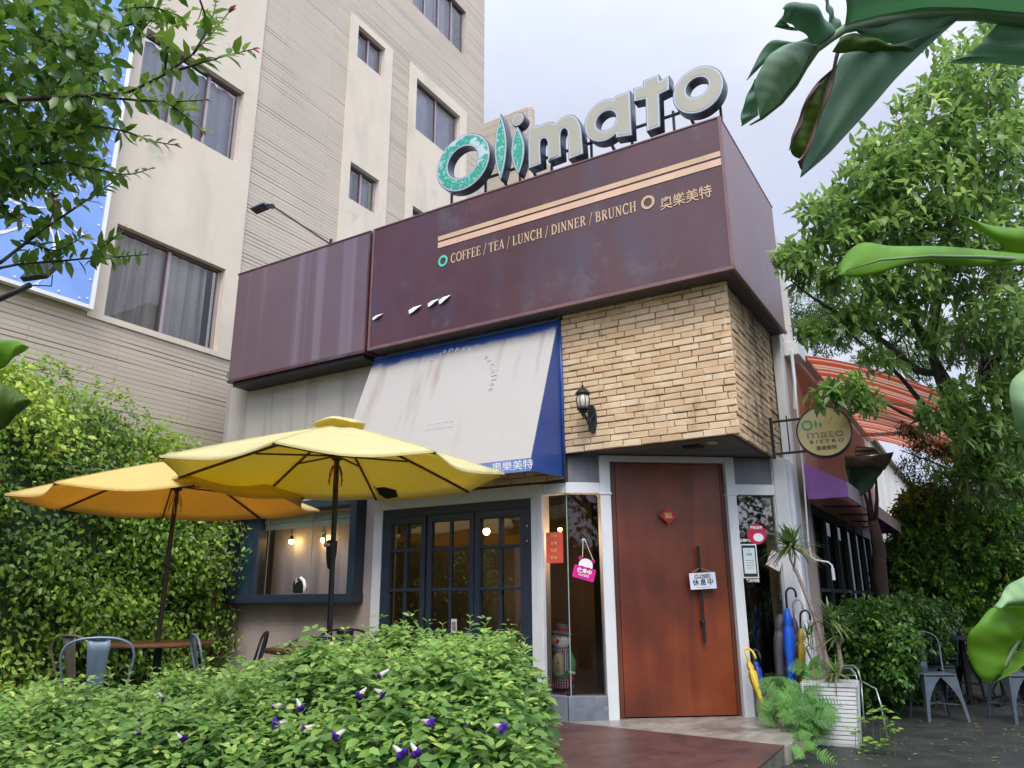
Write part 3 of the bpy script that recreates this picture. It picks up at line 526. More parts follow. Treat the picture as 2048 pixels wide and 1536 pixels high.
# serif capitals drawn as strokes: (x0,y0,x1,y1,w) on a unit-high cell, arcs as polylines
def serif_text(txt, h, mat, parent, o, x, y, total):
    o, x, y = (np.array(v, float) for v in (o, x, y)); nrm = np.cross(x, y); T, t = .135, .07
    def arc(cx, cy, rx, ry, a0, a1, n=14): return [(cx+rx*math.cos(R(a)), cy+ry*math.sin(R(a))) for a in np.linspace(a0, a1, n)]
    S = lambda xc, yy, w=.3: ([(xc-w/2, yy), (xc+w/2, yy)], .055)
    def vst(xc, w=T): return [([(xc, 0), (xc, 1)], w), S(xc, .027, w+.17), S(xc, .973, w+.17)]
    G = {'I': (vst(.2), .4), 'L': (vst(.2)+[([(.2, .03), (.66, .03)], .06), ([(.66, .0), (.66, .26)], .06)], .76),
        'T': ([([(.38, 0), (.38, 1)], T), S(.38, .027, .34), ([(.04, .97), (.72, .97)], .06), ([(.05, 1), (.05, .76)], .06), ([(.71, 1), (.71, .76)], .06)], .78),
        'E': (vst(.2)+[([(.2, .97), (.68, .97)], .06), ([(.2, .03), (.7, .03)], .06), ([(.2, .51), (.55, .51)], .06), ([(.67, 1), (.67, .78)], .06), ([(.69, 0), (.69, .24)], .06), ([(.55, .4), (.55, .62)], .05)], .78),
        'F': (vst(.2)+[([(.2, .97), (.66, .97)], .06), ([(.2, .5), (.53, .5)], .06), ([(.65, 1), (.65, .78)], .06), ([(.53, .39), (.53, .61)], .05)], .72),
        'H': (vst(.2)+vst(.72)+[([(.2, .51), (.72, .51)], .06)], .94),
        'N': ([([(.18, 0), (.18, 1)], t), ([(.74, 0), (.74, 1)], t), ([(.18, .97), (.74, .05)], T), S(.18, .027, .28), S(.16, .973, .28), S(.74, .973, .28)], .93),
        'U': ([([(.2, 1), (.2, .3)]+arc(.46, .3, .26, .28, 180, 270), T*.9), (arc(.46, .3, .26, .27, 270, 360)+[(.72, 1)], t), S(.2, .973, .34), S(.72, .973, .28)], .92),
        'A': ([([(.4, 1), (.1, 0)], t), ([(.4, 1), (.72, 0)], T), ([(.2, .34), (.6, .34)], .06), S(.1, .027, .26), S(.72, .027, .3)], .84),
        'D': (vst(.2)+[(arc(.3, .5, .5, .47, -90, 90, 18), .13), ([(.2, .97), (.34, .97)], .06), ([(.2, .03), (.34, .03)], .06)], .92),
        'B': (vst(.2)+[(arc(.36, .75, .26, .22, -90, 90), .11), (arc(.38, .27, .3, .24, -90, 90), .12), ([(.2, .97), (.4, .97)], .06), ([(.2, .03), (.42, .03)], .06), ([(.2, .52), (.4, .52)], .06)], .82),
        'R': (vst(.2)+[(arc(.36, .74, .28, .23, -90, 90), .12), ([(.2, .97), (.4, .97)], .06), ([(.2, .51), (.42, .51)], .06), ([(.42, .5), (.76, .02)], T), S(.76, .027, .16)], .86),
        'C': ([(arc(.5, .5, .4, .48, 55, 305, 26), .13), ([(.76, .98), (.76, .72)], .06), ([(.78, .28), (.78, .1)], .05)], .88),
        'O': ([(arc(.5, .5, .4, .47, 0, 360, 34), .13)], 1.0), '/': ([([(.08, -.14), (.5, 1.1)], .06)], .58), ' ': ([], .26),
        'S': ([(arc(.38, .74, .24, .22, 20, 270, 14)+arc(.38, .26, .26, .24, 90, -160, 14), .13), ([(.6, .98), (.6, .74)], .05), ([(.12, .02), (.12, .26)], .05)], .74)}
    wsum = sum(G[c][1]+.06 for c in txt); k = total/(wsum*h); px = 0; mb = MB(); lift = .0004
    for c in txt:
        st, w = G[c]
        for i, (P, wd) in enumerate(st):
            Q = np.array([((a+px)*k*h, b*h) for a, b in P]); d = np.gradient(Q, axis=0) if len(Q) > 2 else np.array([Q[1]-Q[0]]*2); n_2 = np.stack([-d[:, 1], d[:, 0]], 1); n_2 /= np.linalg.norm(n_2, axis=1)[:, None]
            A = Q+n_2*wd*h/2; B = Q-n_2*wd*h/2; lf = lift*(1+i*.5+ (.2 if c == '/' else 0))
            mb.strip([o+x*a[0]+y*a[1]+nrm*lf for a in B], [o+x*a[0]+y*a[1]+nrm*lf for a in A])
        px += w+.06
    return mb.build('lettering', mat, parent)

# ================================================================== FASCIA SIGN BOXES
FX1 = -1.63
fs = thing('fascia_sign', 'long dark brown fascia sign box over the brick corner, lettered with gold menu words', 'sign', (-3.9, 7, FB))
mb = MB(); mb.box(-6.075, FX1-.02, YF+.01, YF+.22, FB+.03, 5.765); mb.build('front_panel', M['brown'], fs, bevel=.004)
mb = MB(); mb.box(FX1-.2, FX1, YF+.012, 8.7, FB+.03, 5.765); mb.build('side_panel', M['brownside_lit'], fs, bevel=.004)
mb = MB(); mb.box(-6.09, FX1+.005, YF, YF+.03, FB, FB+.035); mb.box(-6.09, -6.06, YF, YF+.03, FB+.035, 5.765); mb.box(FX1-.02, FX1+.012, YF+.03, 8.72, FB, FB+.035); mb.box(-6.09, FX1+.005, YF, YF+.24, 5.765, 5.78); mb.box(FX1-.022, FX1+.008, YF-.002, YF+.022, FB+.035, 5.765); mb.box(FX1-.2, FX1+.005, YF+.24, 8.72, 5.765, 5.78); mb.build('edge_trim', M['browntrim'], fs)
mb = MB(); mb.box(-6.07, FX1-.02, YF+.03, YB+.03, FB+.004, FB+.02); mb.box(XS-.02, FX1-.02, YB+.03, 8.7, FB+.004, FB+.02); mb.build('underside', mat('brown_underside', (.06, .05, .055), .6), fs)
YT = YF+.004
mb = MB(); mb.box(-5.055, -1.655, YT-.001, YT+.002, 5.385-.045, 5.385+.012); st_ = mb.build('upper_stripe', M['gold'], fs)
mb = MB(); mb.box(-5.055, -1.655, YT-.001, YT+.002, 5.245, 5.245+.072); mb.build('lower_stripe', M['pinkgold'], fs)
serif_text('COFFEE / TEA / LUNCH / DINNER / BRUNCH', .117, M['gold'], fs, (-4.862, YT, 5.005), (1, 0, 0), (0, 0, 1), 2.325)
mm_ = frame_mx((0, YT, 0), (1, 0, 0), (0, 0, 1))
def ring(cx, cz, r, w, mt, par, yy=YT, name='ring_logo'):
    return shape([ring_pts(cx, cz, r, r*1.05), ring_pts(cx, cz, r-w, r*1.05-w)], .001, mt, par, frame_mx((0, yy, 0), (1, 0, 0), (0, 0, 1)), name)
ring(-4.975, 5.064, .068, .027, M['mint'], fs); ring(-2.418, 5.068, .072, .028, M['gold'], fs)
text('奧樂美特', .145, M['gold'], fs, (-2.03, YT, 4.995), (1, 0, 0), (0, 0, 1), width=.52, off=.0012)
# torn flaps of white film low on the sign
mb = MB()
for (x, z, w, h) in ((-5.95, 4.555, .17, .05), (-5.37, 4.53, .2, .07), (-5.1, 4.555, .17, .065), (-4.94, 4.56, .17, .075)):
    y = YF+.008; mb.add([(x-w/2, y-.004, z+h*.2), (x-w*.1, y-.018, z+h*.45), (x+w/2, y-.004, z+h*.62), (x+w*.3, y-.04, z-h*.05), (x-w*.1, y-.03, z-h*.5), (x-w*.4, y-.014, z-h*.55)], [(0, 5, 1), (1, 5, 4), (1, 4, 3), (1, 3, 2)])
mb.build('torn_film', M['white_vinyl'], fs, solid=.002)

bs_ = thing('blank_sign_box', 'plain purple brown sign box without lettering, left of the lettered fascia', 'sign', (-7.4, 6.7, FB))
mb = MB(); mb.box(-8.66, -6.16, YF+.02, YF+.26, FB+.03, 5.765); mb.build('front_panel', M['brown2'], bs_, bevel=.006)
mb = MB(); mb.box(-8.67, -6.15, YF+.012, YF+.27, FB-.005, FB+.03); mb.box(-6.165, -6.14, YF+.012, YF+.27, FB+.03, 5.765); mb.box(-8.67, -6.14, YF+.012, YF+.27, 5.765, 5.785); mb.build('edge_trim', M['brown'], bs_)
mb = MB(); mb.box(-8.6, -6.2, YF+.06, YW+.02, FB-.06, FB-.01); mb.build('mounting_rail', M['dark'], bs_)

# ================================================================== ROOF LETTERS
YL = 6.62
rl = thing('rooftop_sign', 'rooftop channel letters spelling the restaurant name, first three green and weathered', 'sign', (-3.4, 6.7, 5.81))
def L2(u, v):   # crop measurement of the photograph -> metres on the letter plane
    q = at(850+u/3.251, 100+v/3.251, 'y', YL); return (q[0], q[2])
LM = frame_mx((0, YL, 0), (1, 0, 0), (0, 0, 1))
M['rim'] = mat('letter_rim', (.42, .46, .50), .4, var=.05); M['beige'] = mat('letter_beige', (.36, .345, .26), .5, var=.05, vs=2); M['lside'] = mat('letter_side', (.05, .06, .075), .3, var=.2, vs=4, metal=.3)
M['gdist'] = mat('peeling_green', (.018, .30, .20), .5, var=.15, vs=6, spots=((.45, .56, .54), 26, .53, .95))
M['gdist2'] = mat('peeling_green_worn', (.018, .30, .20), .5, var=.15, vs=6, streak=(.42, .55, .54), sfac=1, sscale=(3, 3, 4.5), srange=(.53, .56), spots=((.45, .56, .54), 24, .53, .95))
def letter(loops, face, rim=.027, green=False):
    D = .06
    o = shape(loops, D, M['lside'], rl, frame_mx((0, YL+D+.004, 0), (1, 0, 0), (0, 0, 1)), 'letter')
    shape(loops, .002, M['rim'], o, LM, 'rim', offset=-.0085); shape(loops, .002, face, o, frame_mx((0, YL-.003, 0), (1, 0, 0), (0, 0, 1)), 'face', offset=-rim)
def ell(pts4, n=56):     # ellipse from left, right, top, bottom pixel marks
    l, r, t, b = pts4; P = [L2(*q) for q in (l, r, t, b)]; cx = (P[0][0]+P[1][0])/2; cz = (P[2][1]+P[3][1])/2; rx = abs(P[1][0]-P[0][0])/2; rz = abs(P[2][1]-P[3][1])/2; return cx, cz, rx, rz
def fitE(marks, n=56):   # general: map ellipse through measured extreme points (affine)
    P = np.array([L2(*q) for q in marks]); c = P.mean(0); return c, P
def ringletter(ol, orr, ot, ob, il, ir, it, ib, face):
    cx, cz, rx, rz = ell((ol, orr, ot, ob)); ix, iz, irx, irz = ell((il, ir, it, ib)); letter([ring_pts(cx, cz, rx, rz, 64), ring_pts(ix, iz, irx, irz, 48)[::-1]], face); return cx, cz, rx, rz
ringletter((75, 790), (424, 640), (300, 533), (195, 930), (150, 775), (342, 660), (272, 622), (215, 836), M['gdist2'])
def leafshape(top, bot, w, n=18):
    t, b = np.array(L2(*top)), np.array(L2(*bot)); d = t-b; nn = np.array([d[1], -d[0]]); nn /= np.linalg.norm(nn); s = np.linspace(0, 1, n); r = [b+d*a+nn*w*math.sin(math.pi*a)**.85 for a in s]; l = [b+d*a-nn*w*math.sin(math.pi*a)**.85 for a in s[::-1][1:-1]]; return [tuple(p) for p in r+l]
letter([leafshape((492, 412), (492, 850), .088)], M['gdist']); letter([leafshape((600, 492), (608, 812), .094)], M['gdist'])
cx, cz = L2(604, 451); letter([ring_pts(cx, cz, .088, .09, 28)], M['beige'])
# m
def pl(*p): return [L2(*q) for q in p]
a_ = pl((668, 512), (672, 775), (757, 742), (752, 640), (752, 605), (757, 585), (770, 576), (786, 580), (795, 600), (798, 725), (800, 727), (888, 694), (884, 590), (884, 545), (892, 520), (905, 512), (918, 517), (925, 535), (928, 600), (932, 714), (1032, 674), (1020, 520), (1012, 480), (995, 445), (972, 425), (945, 418), (915, 425), (880, 443), (855, 470), (845, 474), (825, 466), (800, 466), (775, 474), (742, 490), (730, 486))
letter([a_], M['beige'])
# a : bowl with stem
cx, cz, rx, rz = ell(((1035, 505), (1300, 420), (1190, 312), (1130, 606))); hx, hz, hrx, hrz = ell(((1115, 470), (1240, 430), (1190, 396), (1165, 522)))
st = pl((1240, 573), (1348, 556), (1336, 263), (1234, 298)); 
arcp = [p for p in ring_pts(cx, cz, rx, rz, 72) if p[0] < L2(1236, 440)[0]]
arcp.sort(key=lambda p: math.atan2(p[1]-cz, -(cx-p[0])) % (2*math.pi))
letter([st[:1]+st[1:3]+[st[3]]+arcp, ring_pts(hx, hz, hrx, hrz, 40)[::-1]], M['beige'])
letter([pl((1415, 200), (1522, 158), (1530, 196), (1590, 165), (1592, 258), (1526, 290), (1533, 498), (1440, 532), (1432, 322), (1356, 338), (1352, 250), (1418, 230))], M['beige'])
ringletter((1608, 290), (1946, 215), (1830, 87), (1770, 413), (1700, 258), (1840, 215), (1785, 176), (1755, 307), M['beige'])
mb = MB(); zb = 5.78; xl = -5.02
for x in (-5.0, -4.5, -4.02, -3.6, -3.1, -2.62, -2.15, -1.66): mb.box(x-.012, x+.012, YL+.15, YL+.175, zb-.04, zb+.36)
for z in (zb+.01, zb+.3): mb.box(-5.02, -1.66, YL+.14, YL+.17, z, z+.02)
for x in (-4.3, -3.9, -2.9, -2.0): mb.bar((x, YL+.22, zb+.3), (x+.28, YL+.75, 5.1), .025, .025)
mb.box(-5.0, -1.7, YL+.72, YL+.75, 5.3, 5.34); mb.build('support_frame', M['dark'], rl)
for k in range(5): q = (-3.62+.1*k, YL+.14); 
mb = MB(); mb.box(-3.66, -3.45, YL+.1, YL+.2, zb-.03, zb+.05); mb.build('transformer', M['steel'], rl)

# ================================================================== BLUE AWNING
def gradmat(name, c_top, c_face, z0, z1, streak):
    m, t, b, L = base_mat(name); tcn = nd(t, 'TexCoord'); sx = nd(t, 'SeparateXYZ'); L.new(tcn.outputs['Object'], sx.inputs[0]); mp_ = nd(t, 'Mapping'); mp_.inputs['Scale'].default_value = (2.5, 2.5, 2.5); n = nd(t, 'TexNoise'); n.inputs['Scale'].default_value = 1.5; n.inputs['Detail'].default_value = 5; L.new(tcn.outputs['Object'], mp_.inputs[0]); L.new(mp_.outputs[0], n.inputs['Vector'])
    ma = nd(t, 'Math', operation='MULTIPLY_ADD'); ma.inputs[1].default_value = .14; L.new(n.outputs['Fac'], ma.inputs[0]); L.new(sx.outputs[2], ma.inputs[2]); r = nd(t, 'MapRange'); r.inputs['From Min'].default_value = z0+.07; r.inputs['From Max'].default_value = z1+.07; r.interpolation_type = 'SMOOTHSTEP'; L.new(ma.outputs[0], r.inputs['Value'])
    mp2 = nd(t, 'Mapping'); mp2.inputs['Scale'].default_value = (3.2, 1, .22); mp2.inputs['Rotation'].default_value = (0, R(-4), 0); n2 = nd(t, 'TexNoise'); n2.inputs['Scale'].default_value = 1.6; n2.inputs['Detail'].default_value = 3; L.new(tcn.outputs['Object'], mp2.inputs[0]); L.new(mp2.outputs[0], n2.inputs['Vector']); r2 = nd(t, 'MapRange'); r2.inputs['From Min'].default_value = .54; r2.inputs['From Max'].default_value = .7; r2.inputs['To Max'].default_value = .7; L.new(n2.outputs['Fac'], r2.inputs['Value'])
    zf = nd(t, 'MapRange'); zf.inputs['From Min'].default_value = z0-1.6; zf.inputs['From Max'].default_value = z0; L.new(sx.outputs[2], zf.inputs['Value']); mu = nd(t, 'Math', operation='MULTIPLY'); L.new(r2.outputs[0], mu.inputs[0]); L.new(zf.outputs[0], mu.inputs[1])
    m1 = nd(t, 'Mix', data_type='RGBA'); m1.inputs['A'].default_value = c4(c_face); m1.inputs['B'].default_value = c4(streak); L.new(mu.outputs[0], m1.inputs['Factor']); m2 = nd(t, 'Mix', data_type='RGBA'); m2.inputs['B'].default_value = c4(c_top); L.new(r.outputs[0], m2.inputs['Factor']); L.new(m1.outputs['Result'], m2.inputs['A'])
    L.new(m2.outputs['Result'], b.inputs['Base Color']); b.inputs['Roughness'].default_value = .55; n3 = nd(t, 'TexNoise'); n3.inputs['Scale'].default_value = 2.5; L.new(tcn.outputs['Object'], n3.inputs['Vector']); bp = nd(t, 'Bump'); bp.inputs['Strength'].default_value = .4; bp.inputs['Distance'].default_value = .03; L.new(n3.outputs['Fac'], bp.inputs['Height']); L.new(bp.outputs[0], b.inputs['Normal']); return m
AZ = 4.09; AY = 6.2; AB = 2.52; AX0, AX1 = -6.17, -3.585; AW = YB-.015
aw = thing('blue_awning', 'fixed blue wall awning, its sloping face bleached grey with only the top edge still blue', 'awning', (-4.9, 6.8, 0))
n = 24; mb = MB(); rows = []
for j in range(9):
    s = j/8; z = AZ+(AB-AZ)*s; y = AW-.02+(AY-AW+.02)*s
    rows.append([(AX0+(AX1-AX0)*i/n, y+.0015*math.sin(math.pi*s), z) for i in range(n+1)])
mb.grid(rows[::-1])
mb.build('sloping_face', gradmat('awning_face', (.012, .055, .26), (.435, .41, .37), 3.96, 4.03, (.26, .17, .12)), aw, solid=.003)
BLUE = mat('awning_blue', (.032, .075, .27), .4, var=.12, vs=3); BLUEF = mat('awning_blue_faded', (.13, .22, .48), .5, var=.15, vs=4, streak=(.3, .36, .5), sscale=(3, 3, .5))
mb = MB(); mb.prism([(AX1+.002, AW, AZ), (AX1+.002, AW, 2.42), (AX1+.002, AY, 2.395), (AX1+.002, AY, AB), (AX1+.002, AW-.015, AZ)], (.004, 0, 0)); mb.build('side_panel', BLUE, aw); mb = MB(); mb.prism([(AX0-.006, AW, AZ), (AX0-.006, AW, 2.42), (AX0-.006, AY, 2.395), (AX0-.006, AY, AB), (AX0-.006, AW-.015, AZ)], (.004, 0, 0)); mb.build('side_panel', BLUE, aw)
mb = MB(); mb.tube([(AX1+.006, AW+.005, AZ+.02), (AX1+.02, AW+.005, 3.4), (AX1+.02, AW+.005, 2.42)], .018); mb.build('edge_piping', BLUE, aw, smooth=True)
mb = MB(); mb.box(AX0, AX1, AY-.004, AY+.0, 2.395, AB-.002); mb.build('valance', BLUEF, aw)
mb = MB(); mb.tube([(AX0, AW+.0, AZ+.03), (AX1, AW+.0, AZ+.03)], .022); mb.build('frame', BLUE, aw); mb = MB(); mb.tube([(AX0+.02, AY+.02, AB-.01), (AX1-.02, AY+.02, AB-.01)], .012); mb.build('front_rod', BLUE, aw)
text('Olimato  奧樂美特', .1, M['white_vinyl'], aw, (-4.02, AY-.006, 2.455), (1, 0, 0), (0, 0, 1), width=.92)
vS = np.array([0, AY-AW+.02, AB-AZ]); vS /= np.linalg.norm(vS)
def on_face(px, py):     # point on sloping face
    nrm = np.cross([1, 0, 0], -vS); p0 = np.array([0, AW-.02, AZ]); d = ray(px, py); return CAM+d*((p0-CAM)@nrm)/(d@nrm)-nrm*.004*np.sign(nrm@(p0-CAM)) 
# faint arched words, letter by letter
for ch_, x_, y_, a in (('A', 862, 722, 35), ('c', 872, 714, 28), ('c', 882, 708, 20), ('o', 890, 703, 14), ('m', 903, 700, 6), ('p', 915, 698, 0), ('a', 928, 697, -6), ('n', 940, 699, -10), ('u', 974, 714, -45), ('r', 979, 722, -52), ('C', 984, 732, -60), ('o', 987, 742, -68), ('f', 988, 751, -75), ('f', 988, 759, -80), ('e', 986, 768, -88), ('e', 983, 778, -95)):
    c, s = math.cos(R(a)), math.sin(R(a)); X = np.array([1, 0, 0.])*c+(-vS)*s; Y = np.array([1, 0, 0.])*-s+(-vS)*c
    q = on_face(x_, y_); text(ch_, .095 if a < 30 else .08, M['faint_vinyl'] if y_ > 710 else M['white_vinyl'], aw, q-np.array([0, .003, 0]), X, Y)
text('mato', .2, M['faint_vinyl'], aw, on_face(880, 848), (1, 0, 0), -vS, off=.002, ext=.0003)

# ================================================================== PURPLE AND STRIPED AWNINGS ON THE SIDE
PURP = mat('awning_purple', (.27, .11, .36), .5, var=.15, vs=3); MAR = mat('awning_maroon', (.20, .025, .06), .6, var=.2, vs=2)
pa = thing('purple_awning', 'fixed purple and maroon awning over the side windows beyond the round sign', 'awning', (-1.5, 11, 2.2))
y0, y1 = 8.83, 14.2; xw, xo = -1.64, -1.2
mb = MB(); mb.add([(xw, y0, 2.68), (xw, y1, 2.68), (xo, y1, 2.42), (xo, y0, 2.42)], [(0, 1, 2, 3)]); mb.build('top_sheet', MAR, pa, solid=.004)
mb = MB(); mb.prism([(xw, y0-.004, 2.685), (xo, y0-.004, 2.425), (xo, y0-.004, 2.265), (xw+.03, y0-.004, 2.265)], (0, .004, 0)); mb.build('end_panel', PURP, pa); mb = MB(); mb.prism([(xw, y1+.004, 2.685), (xo, y1+.004, 2.425), (xo, y1+.004, 2.265), (xw+.03, y1+.004, 2.265)], (0, .004, 0)); mb.build('end_panel', PURP, pa)
mb = MB(); mb.box(xo, xo+.006, y0, y1, 2.255, 2.425); mb.build('valance', mat('valance_grey', (.36, .3, .32), .6, streak=(.2, .12, .15)), pa)
mb = MB(); mb.tube([(xo-.01, y0, 2.27), (xo-.01, y1, 2.27)], .012); [mb.bar((xw, y, 2.3), (xo, y, 2.27), .02, .02) for y in np.linspace(y0+.02, y1-.02, 6)]; mb.build('frame', M['black'], pa)

def stripemat():
    m, t, b, L = base_mat('striped_canvas'); tcn = nd(t, 'TexCoord'); sx = nd(t, 'SeparateXYZ'); L.new(tcn.outputs['Object'], sx.inputs[0]); r = nd(t, 'ValToRGB'); r.color_ramp.interpolation = 'CONSTANT'
    md = nd(t, 'Math', operation='MODULO'); ad = nd(t, 'Math', operation='ADD'); ad.inputs[1].default_value = 20; L.new(sx.outputs[1], ad.inputs[0]); L.new(ad.outputs[0], md.inputs[0]); md.inputs[1].default_value = .62; dv = nd(t, 'Math', operation='DIVIDE'); dv.inputs[1].default_value = .62; L.new(md.outputs[0], dv.inputs[0]); L.new(dv.outputs[0], r.inputs[0])
    O = (.56, .085, .04, 1); O2 = (.64, .14, .05, 1); W_ = (.70, .55, .42, 1); e = r.color_ramp.elements; e[0].color = O; e[0].position = 0; e[1].color = W_; e[1].position = .27
    for p_, c_2 in ((.42, O2), (.5, W_), (.62, O), (.8, W_), (.9, O2)): q = e.new(p_); q.color = c_2
    L.new(r.outputs[0], b.inputs['Base Color']); b.inputs['Roughness'].default_value = .8; tl = nd(t, 'BsdfTranslucent'); L.new(r.outputs[0], tl.inputs['Color']); ms = nd(t, 'MixShader'); ms.inputs[0].default_value = .4; L.new(b.outputs[0], ms.inputs[1]); L.new(tl.outputs[0], ms.inputs[2]); L.new(ms.outputs[0], t.nodes['Material Output'].inputs['Surface']); return m
sa = thing('striped_awning', 'retractable orange and cream striped canvas awning spread over the side terrace', 'awning', (-1.7, 12.4, 4.05))
mb = MB(); ya, yb_ = 9.5, 15.5; N = 30; rows = []
for j in range(11):
    s = j/10; x = -1.64+1.9*s; z = 4.12-.35*s-.68*s*s-.05*math.sin(math.pi*s)
    rows.append([(x, ya+(yb_-ya)*i/N, z+.012*math.sin(i*.9)*s) for i in range(N+1)])
mb.grid(rows[::-1])
mb.build('canvas', stripemat(), sa, smooth=True)
mb = MB(); mb.box(-1.68, -1.58, ya-.08, yb_+.1, 4.08, 4.2); mb.build('cassette', M['whitemetal'], sa, bevel=.01)
mb = MB(); xe, ze = rows[-1][0][0], rows[-1][0][2]; mb.box(xe-.02, xe+.04, ya, yb_, ze-.05, ze+.02); mb.build('front_bar', M['whitemetal'], sa, bevel=.008)
for y_a in (10.3, 14.2):
    mb = MB(); mb.bar((-1.6, y_a, 3.95), (-.7, y_a+.9*(1 if y_a < 12 else -1), 3.72), .05, .06); mb.bar((-.7, y_a+.9*(1 if y_a < 12 else -1), 3.72), (xe, y_a+.1, ze), .04, .05); mb.build('folding_arm', M['whitemetal'], sa)
# crank rod hanging from the awning
cr_ = thing('awning_crank', 'slim white crank rod hanging beside the corner column, bent into a handle', 'crank rod', (-1.5, 8.8, 0))
pts = [at(*p, 'y', 8.6) for p in ((1587, 735), (1597, 850), (1608, 960), (1617, 1085), (1622, 1112), (1632, 1120), (1656, 1124), (1664, 1131), (1668, 1158))]
mb = MB(); mb.tube(pts, .009, 8); mb.build('rod', M['whitemetal'], cr_, smooth=True); mb = MB(); mb.tube([at(1665, 1136, 'y', 8.6), at(1668, 1160, 'y', 8.6)], .015, 8); mb.build('grip', M['white'], cr_)

# ================================================================== ROUND HANGING SIGN
YR = 8.0
q0 = at(1648, 862, 'y', YR); rr = abs(at(1704, 865, 'y', YR)[0]-at(1592, 865, 'y', YR)[0])/2
ro = thing('round_sign', 'round ochre hanging sign with green letters, on black arms beyond the brick corner', 'sign', (-1.7, YR, q0[2]))
fy = R(8); xdir = np.array([math.cos(fy), math.sin(fy), 0]); nd_ = np.array([math.sin(fy), -math.cos(fy), 0]); fc = q0
mb = MB(); mb.lathe([(rr*.97, -.07), (rr, -.06), (rr, .05), (rr*.97, .055), (rr*.95, .055), (rr*.95, .04)], fc-nd_*.05, 56, axis=nd_); mb.build('rim', M['black'], ro, smooth='auto')
mb = MB(); mb.lathe([(rr*.955, -.02), (rr*.955, .044)], fc-nd_*.05, 56, axis=nd_); dsk = mb.build('disc', mat('sign_ochre', (.56, .45, .18), .35, var=.08, vs=2), ro)
def onr(u, v): return fc+xdir*u*rr+np.array([0, 0, v*rr])+nd_*.001
Mr = frame_mx(onr(0, 0), xdir, (0, 0, 1)); GR = mat('sign_green', (.01, .32, .16), .5); GRY = mat('sign_worn_grey', (.30, .25, .11), .5); DK = mat('sign_dark', (.04, .045, .03), .5)
def P2(l): return [(a*rr, b*rr) for a, b in l]
shape([P2(ring_pts(-.58, .28, .2, .2)), P2(ring_pts(-.58, .28, .14, .14))[::-1]], .0008, GR, ro, Mr, 'ring_logo')
shape([P2([(-.27, .12), (-.22, .3), (-.27, .5), (-.32, .3)])], .0008, GR, ro, Mr, 'leaf_logo'); shape([P2([(-.1, .12), (-.05, .25), (-.1, .38), (-.15, .25)])], .0008, GR, ro, Mr, 'leaf_logo')
shape([P2([(.14, .16), (.24, .32), (.4, .62), (.28, .42)])], .0008, DK, ro, Mr, 'pen_mark')
text('mato', .36*rr*1.3, GRY, ro, onr(.02, -.1), xdir, (0, 0, 1), width=1.3*rr, ext=.0006); text('B I S T R O', .15*rr*1.2, DK, ro, onr(.06, -.4), xdir, (0, 0, 1), width=1.2*rr, ext=.0006); text('奧樂美特', .19*rr, DK, ro, onr(.02, -.66), xdir, (0, 0, 1), width=.72*rr, ext=.0006)
mb = MB()
for z in (q0[2]+.17, q0[2]-.17): mb.bar((-1.74, YR+.08, z), (q0[0]-rr*.75, YR+.08, z), .022, .022)
mb.bar((-1.60, YR+.08, q0[2]-.16), (-1.60, YR+.08, q0[2]+.22), .012, .012, (1, 0, 0)); mb.bar((-1.76, YR+.08, q0[2]-.22), (-1.76, YR+.08, q0[2]+.22), .02, .03, (1, 0, 0)); mb.build('bracket', M['black'], ro)

# ================================================================== WALL LANTERN
lq = at(1166, 800, 'y', 6.66)
wl = thing('wall_lantern', 'black carriage lantern with ribbed glass, mounted on the pale brick wall', 'lamp', (lq[0], YB, lq[2]))
cx, cy, cz = lq[0], 6.66, lq[2]; s = .98
mb = MB(); mb.lathe([(.004, .20), (.005, .155), (.014, .15), (.006, .135), (.03, .12), (.062, .088), (.078, .066), (.076, .06), (.05, .058)], (cx, cy, cz), 20); mb.build('cap', M['black'], wl, smooth='auto')
mb = MB(); mb.lathe([(.045, .055), (.062, .02), (.066, -.02), (.058, -.065), (.04, -.085)], (cx, cy, cz), 20); mb.build('globe', mat('lamp_glass', (.55, .5, .42), .15, var=.2), wl, smooth=True)
mb = MB()
for k in range(8):
    a = k*math.pi/4; mb.tube([(cx+r*math.cos(a), cy+r*math.sin(a), cz+z) for r, z in ((.05, .058), (.068, .02), (.071, -.02), (.062, -.065), (.045, -.088))], .004, 5)
mb.lathe([(.05, -.08), (.066, -.088), (.066, -.096), (.035, -.11), (.05, -.12), (.02, -.135), (.026, -.15), (.008, -.17), (.012, -.185), (.002, -.2)], (cx, cy, cz), 18); mb.build('cage', M['black'], wl, smooth='auto')
mb = MB(); mb.tube([(cx, cy, cz-.12), (cx+.01, cy+.03, cz-.17), (cx+.02, cy+.08, cz-.2), (cx+.03, cy+.13, cz-.16), (cx+.03, YB-.03, cz-.13)], .010, 8); mb.tube([(cx, cy+.02, cz-.15), (cx+.02, cy+.06, cz-.24), (cx+.03, cy+.1, cz-.22), (cx+.025, cy+.08, cz-.18)], .006, 6); mb.build('arm', M['black'], wl, smooth=True)
mb = MB(); qp = at(1186, 838, 'y', YB); mb.prism([(qp[0]+.048*math.cos(a)*(1 if True else 1), YB-.002, qp[2]+(.15 if math.sin(a) > 0 else .15)*math.sin(a)) for a in np.linspace(0, 2*math.pi, 24, endpoint=False)], (0, -.025, 0)); mb.build('backplate', M['black'], wl, bevel=.006)

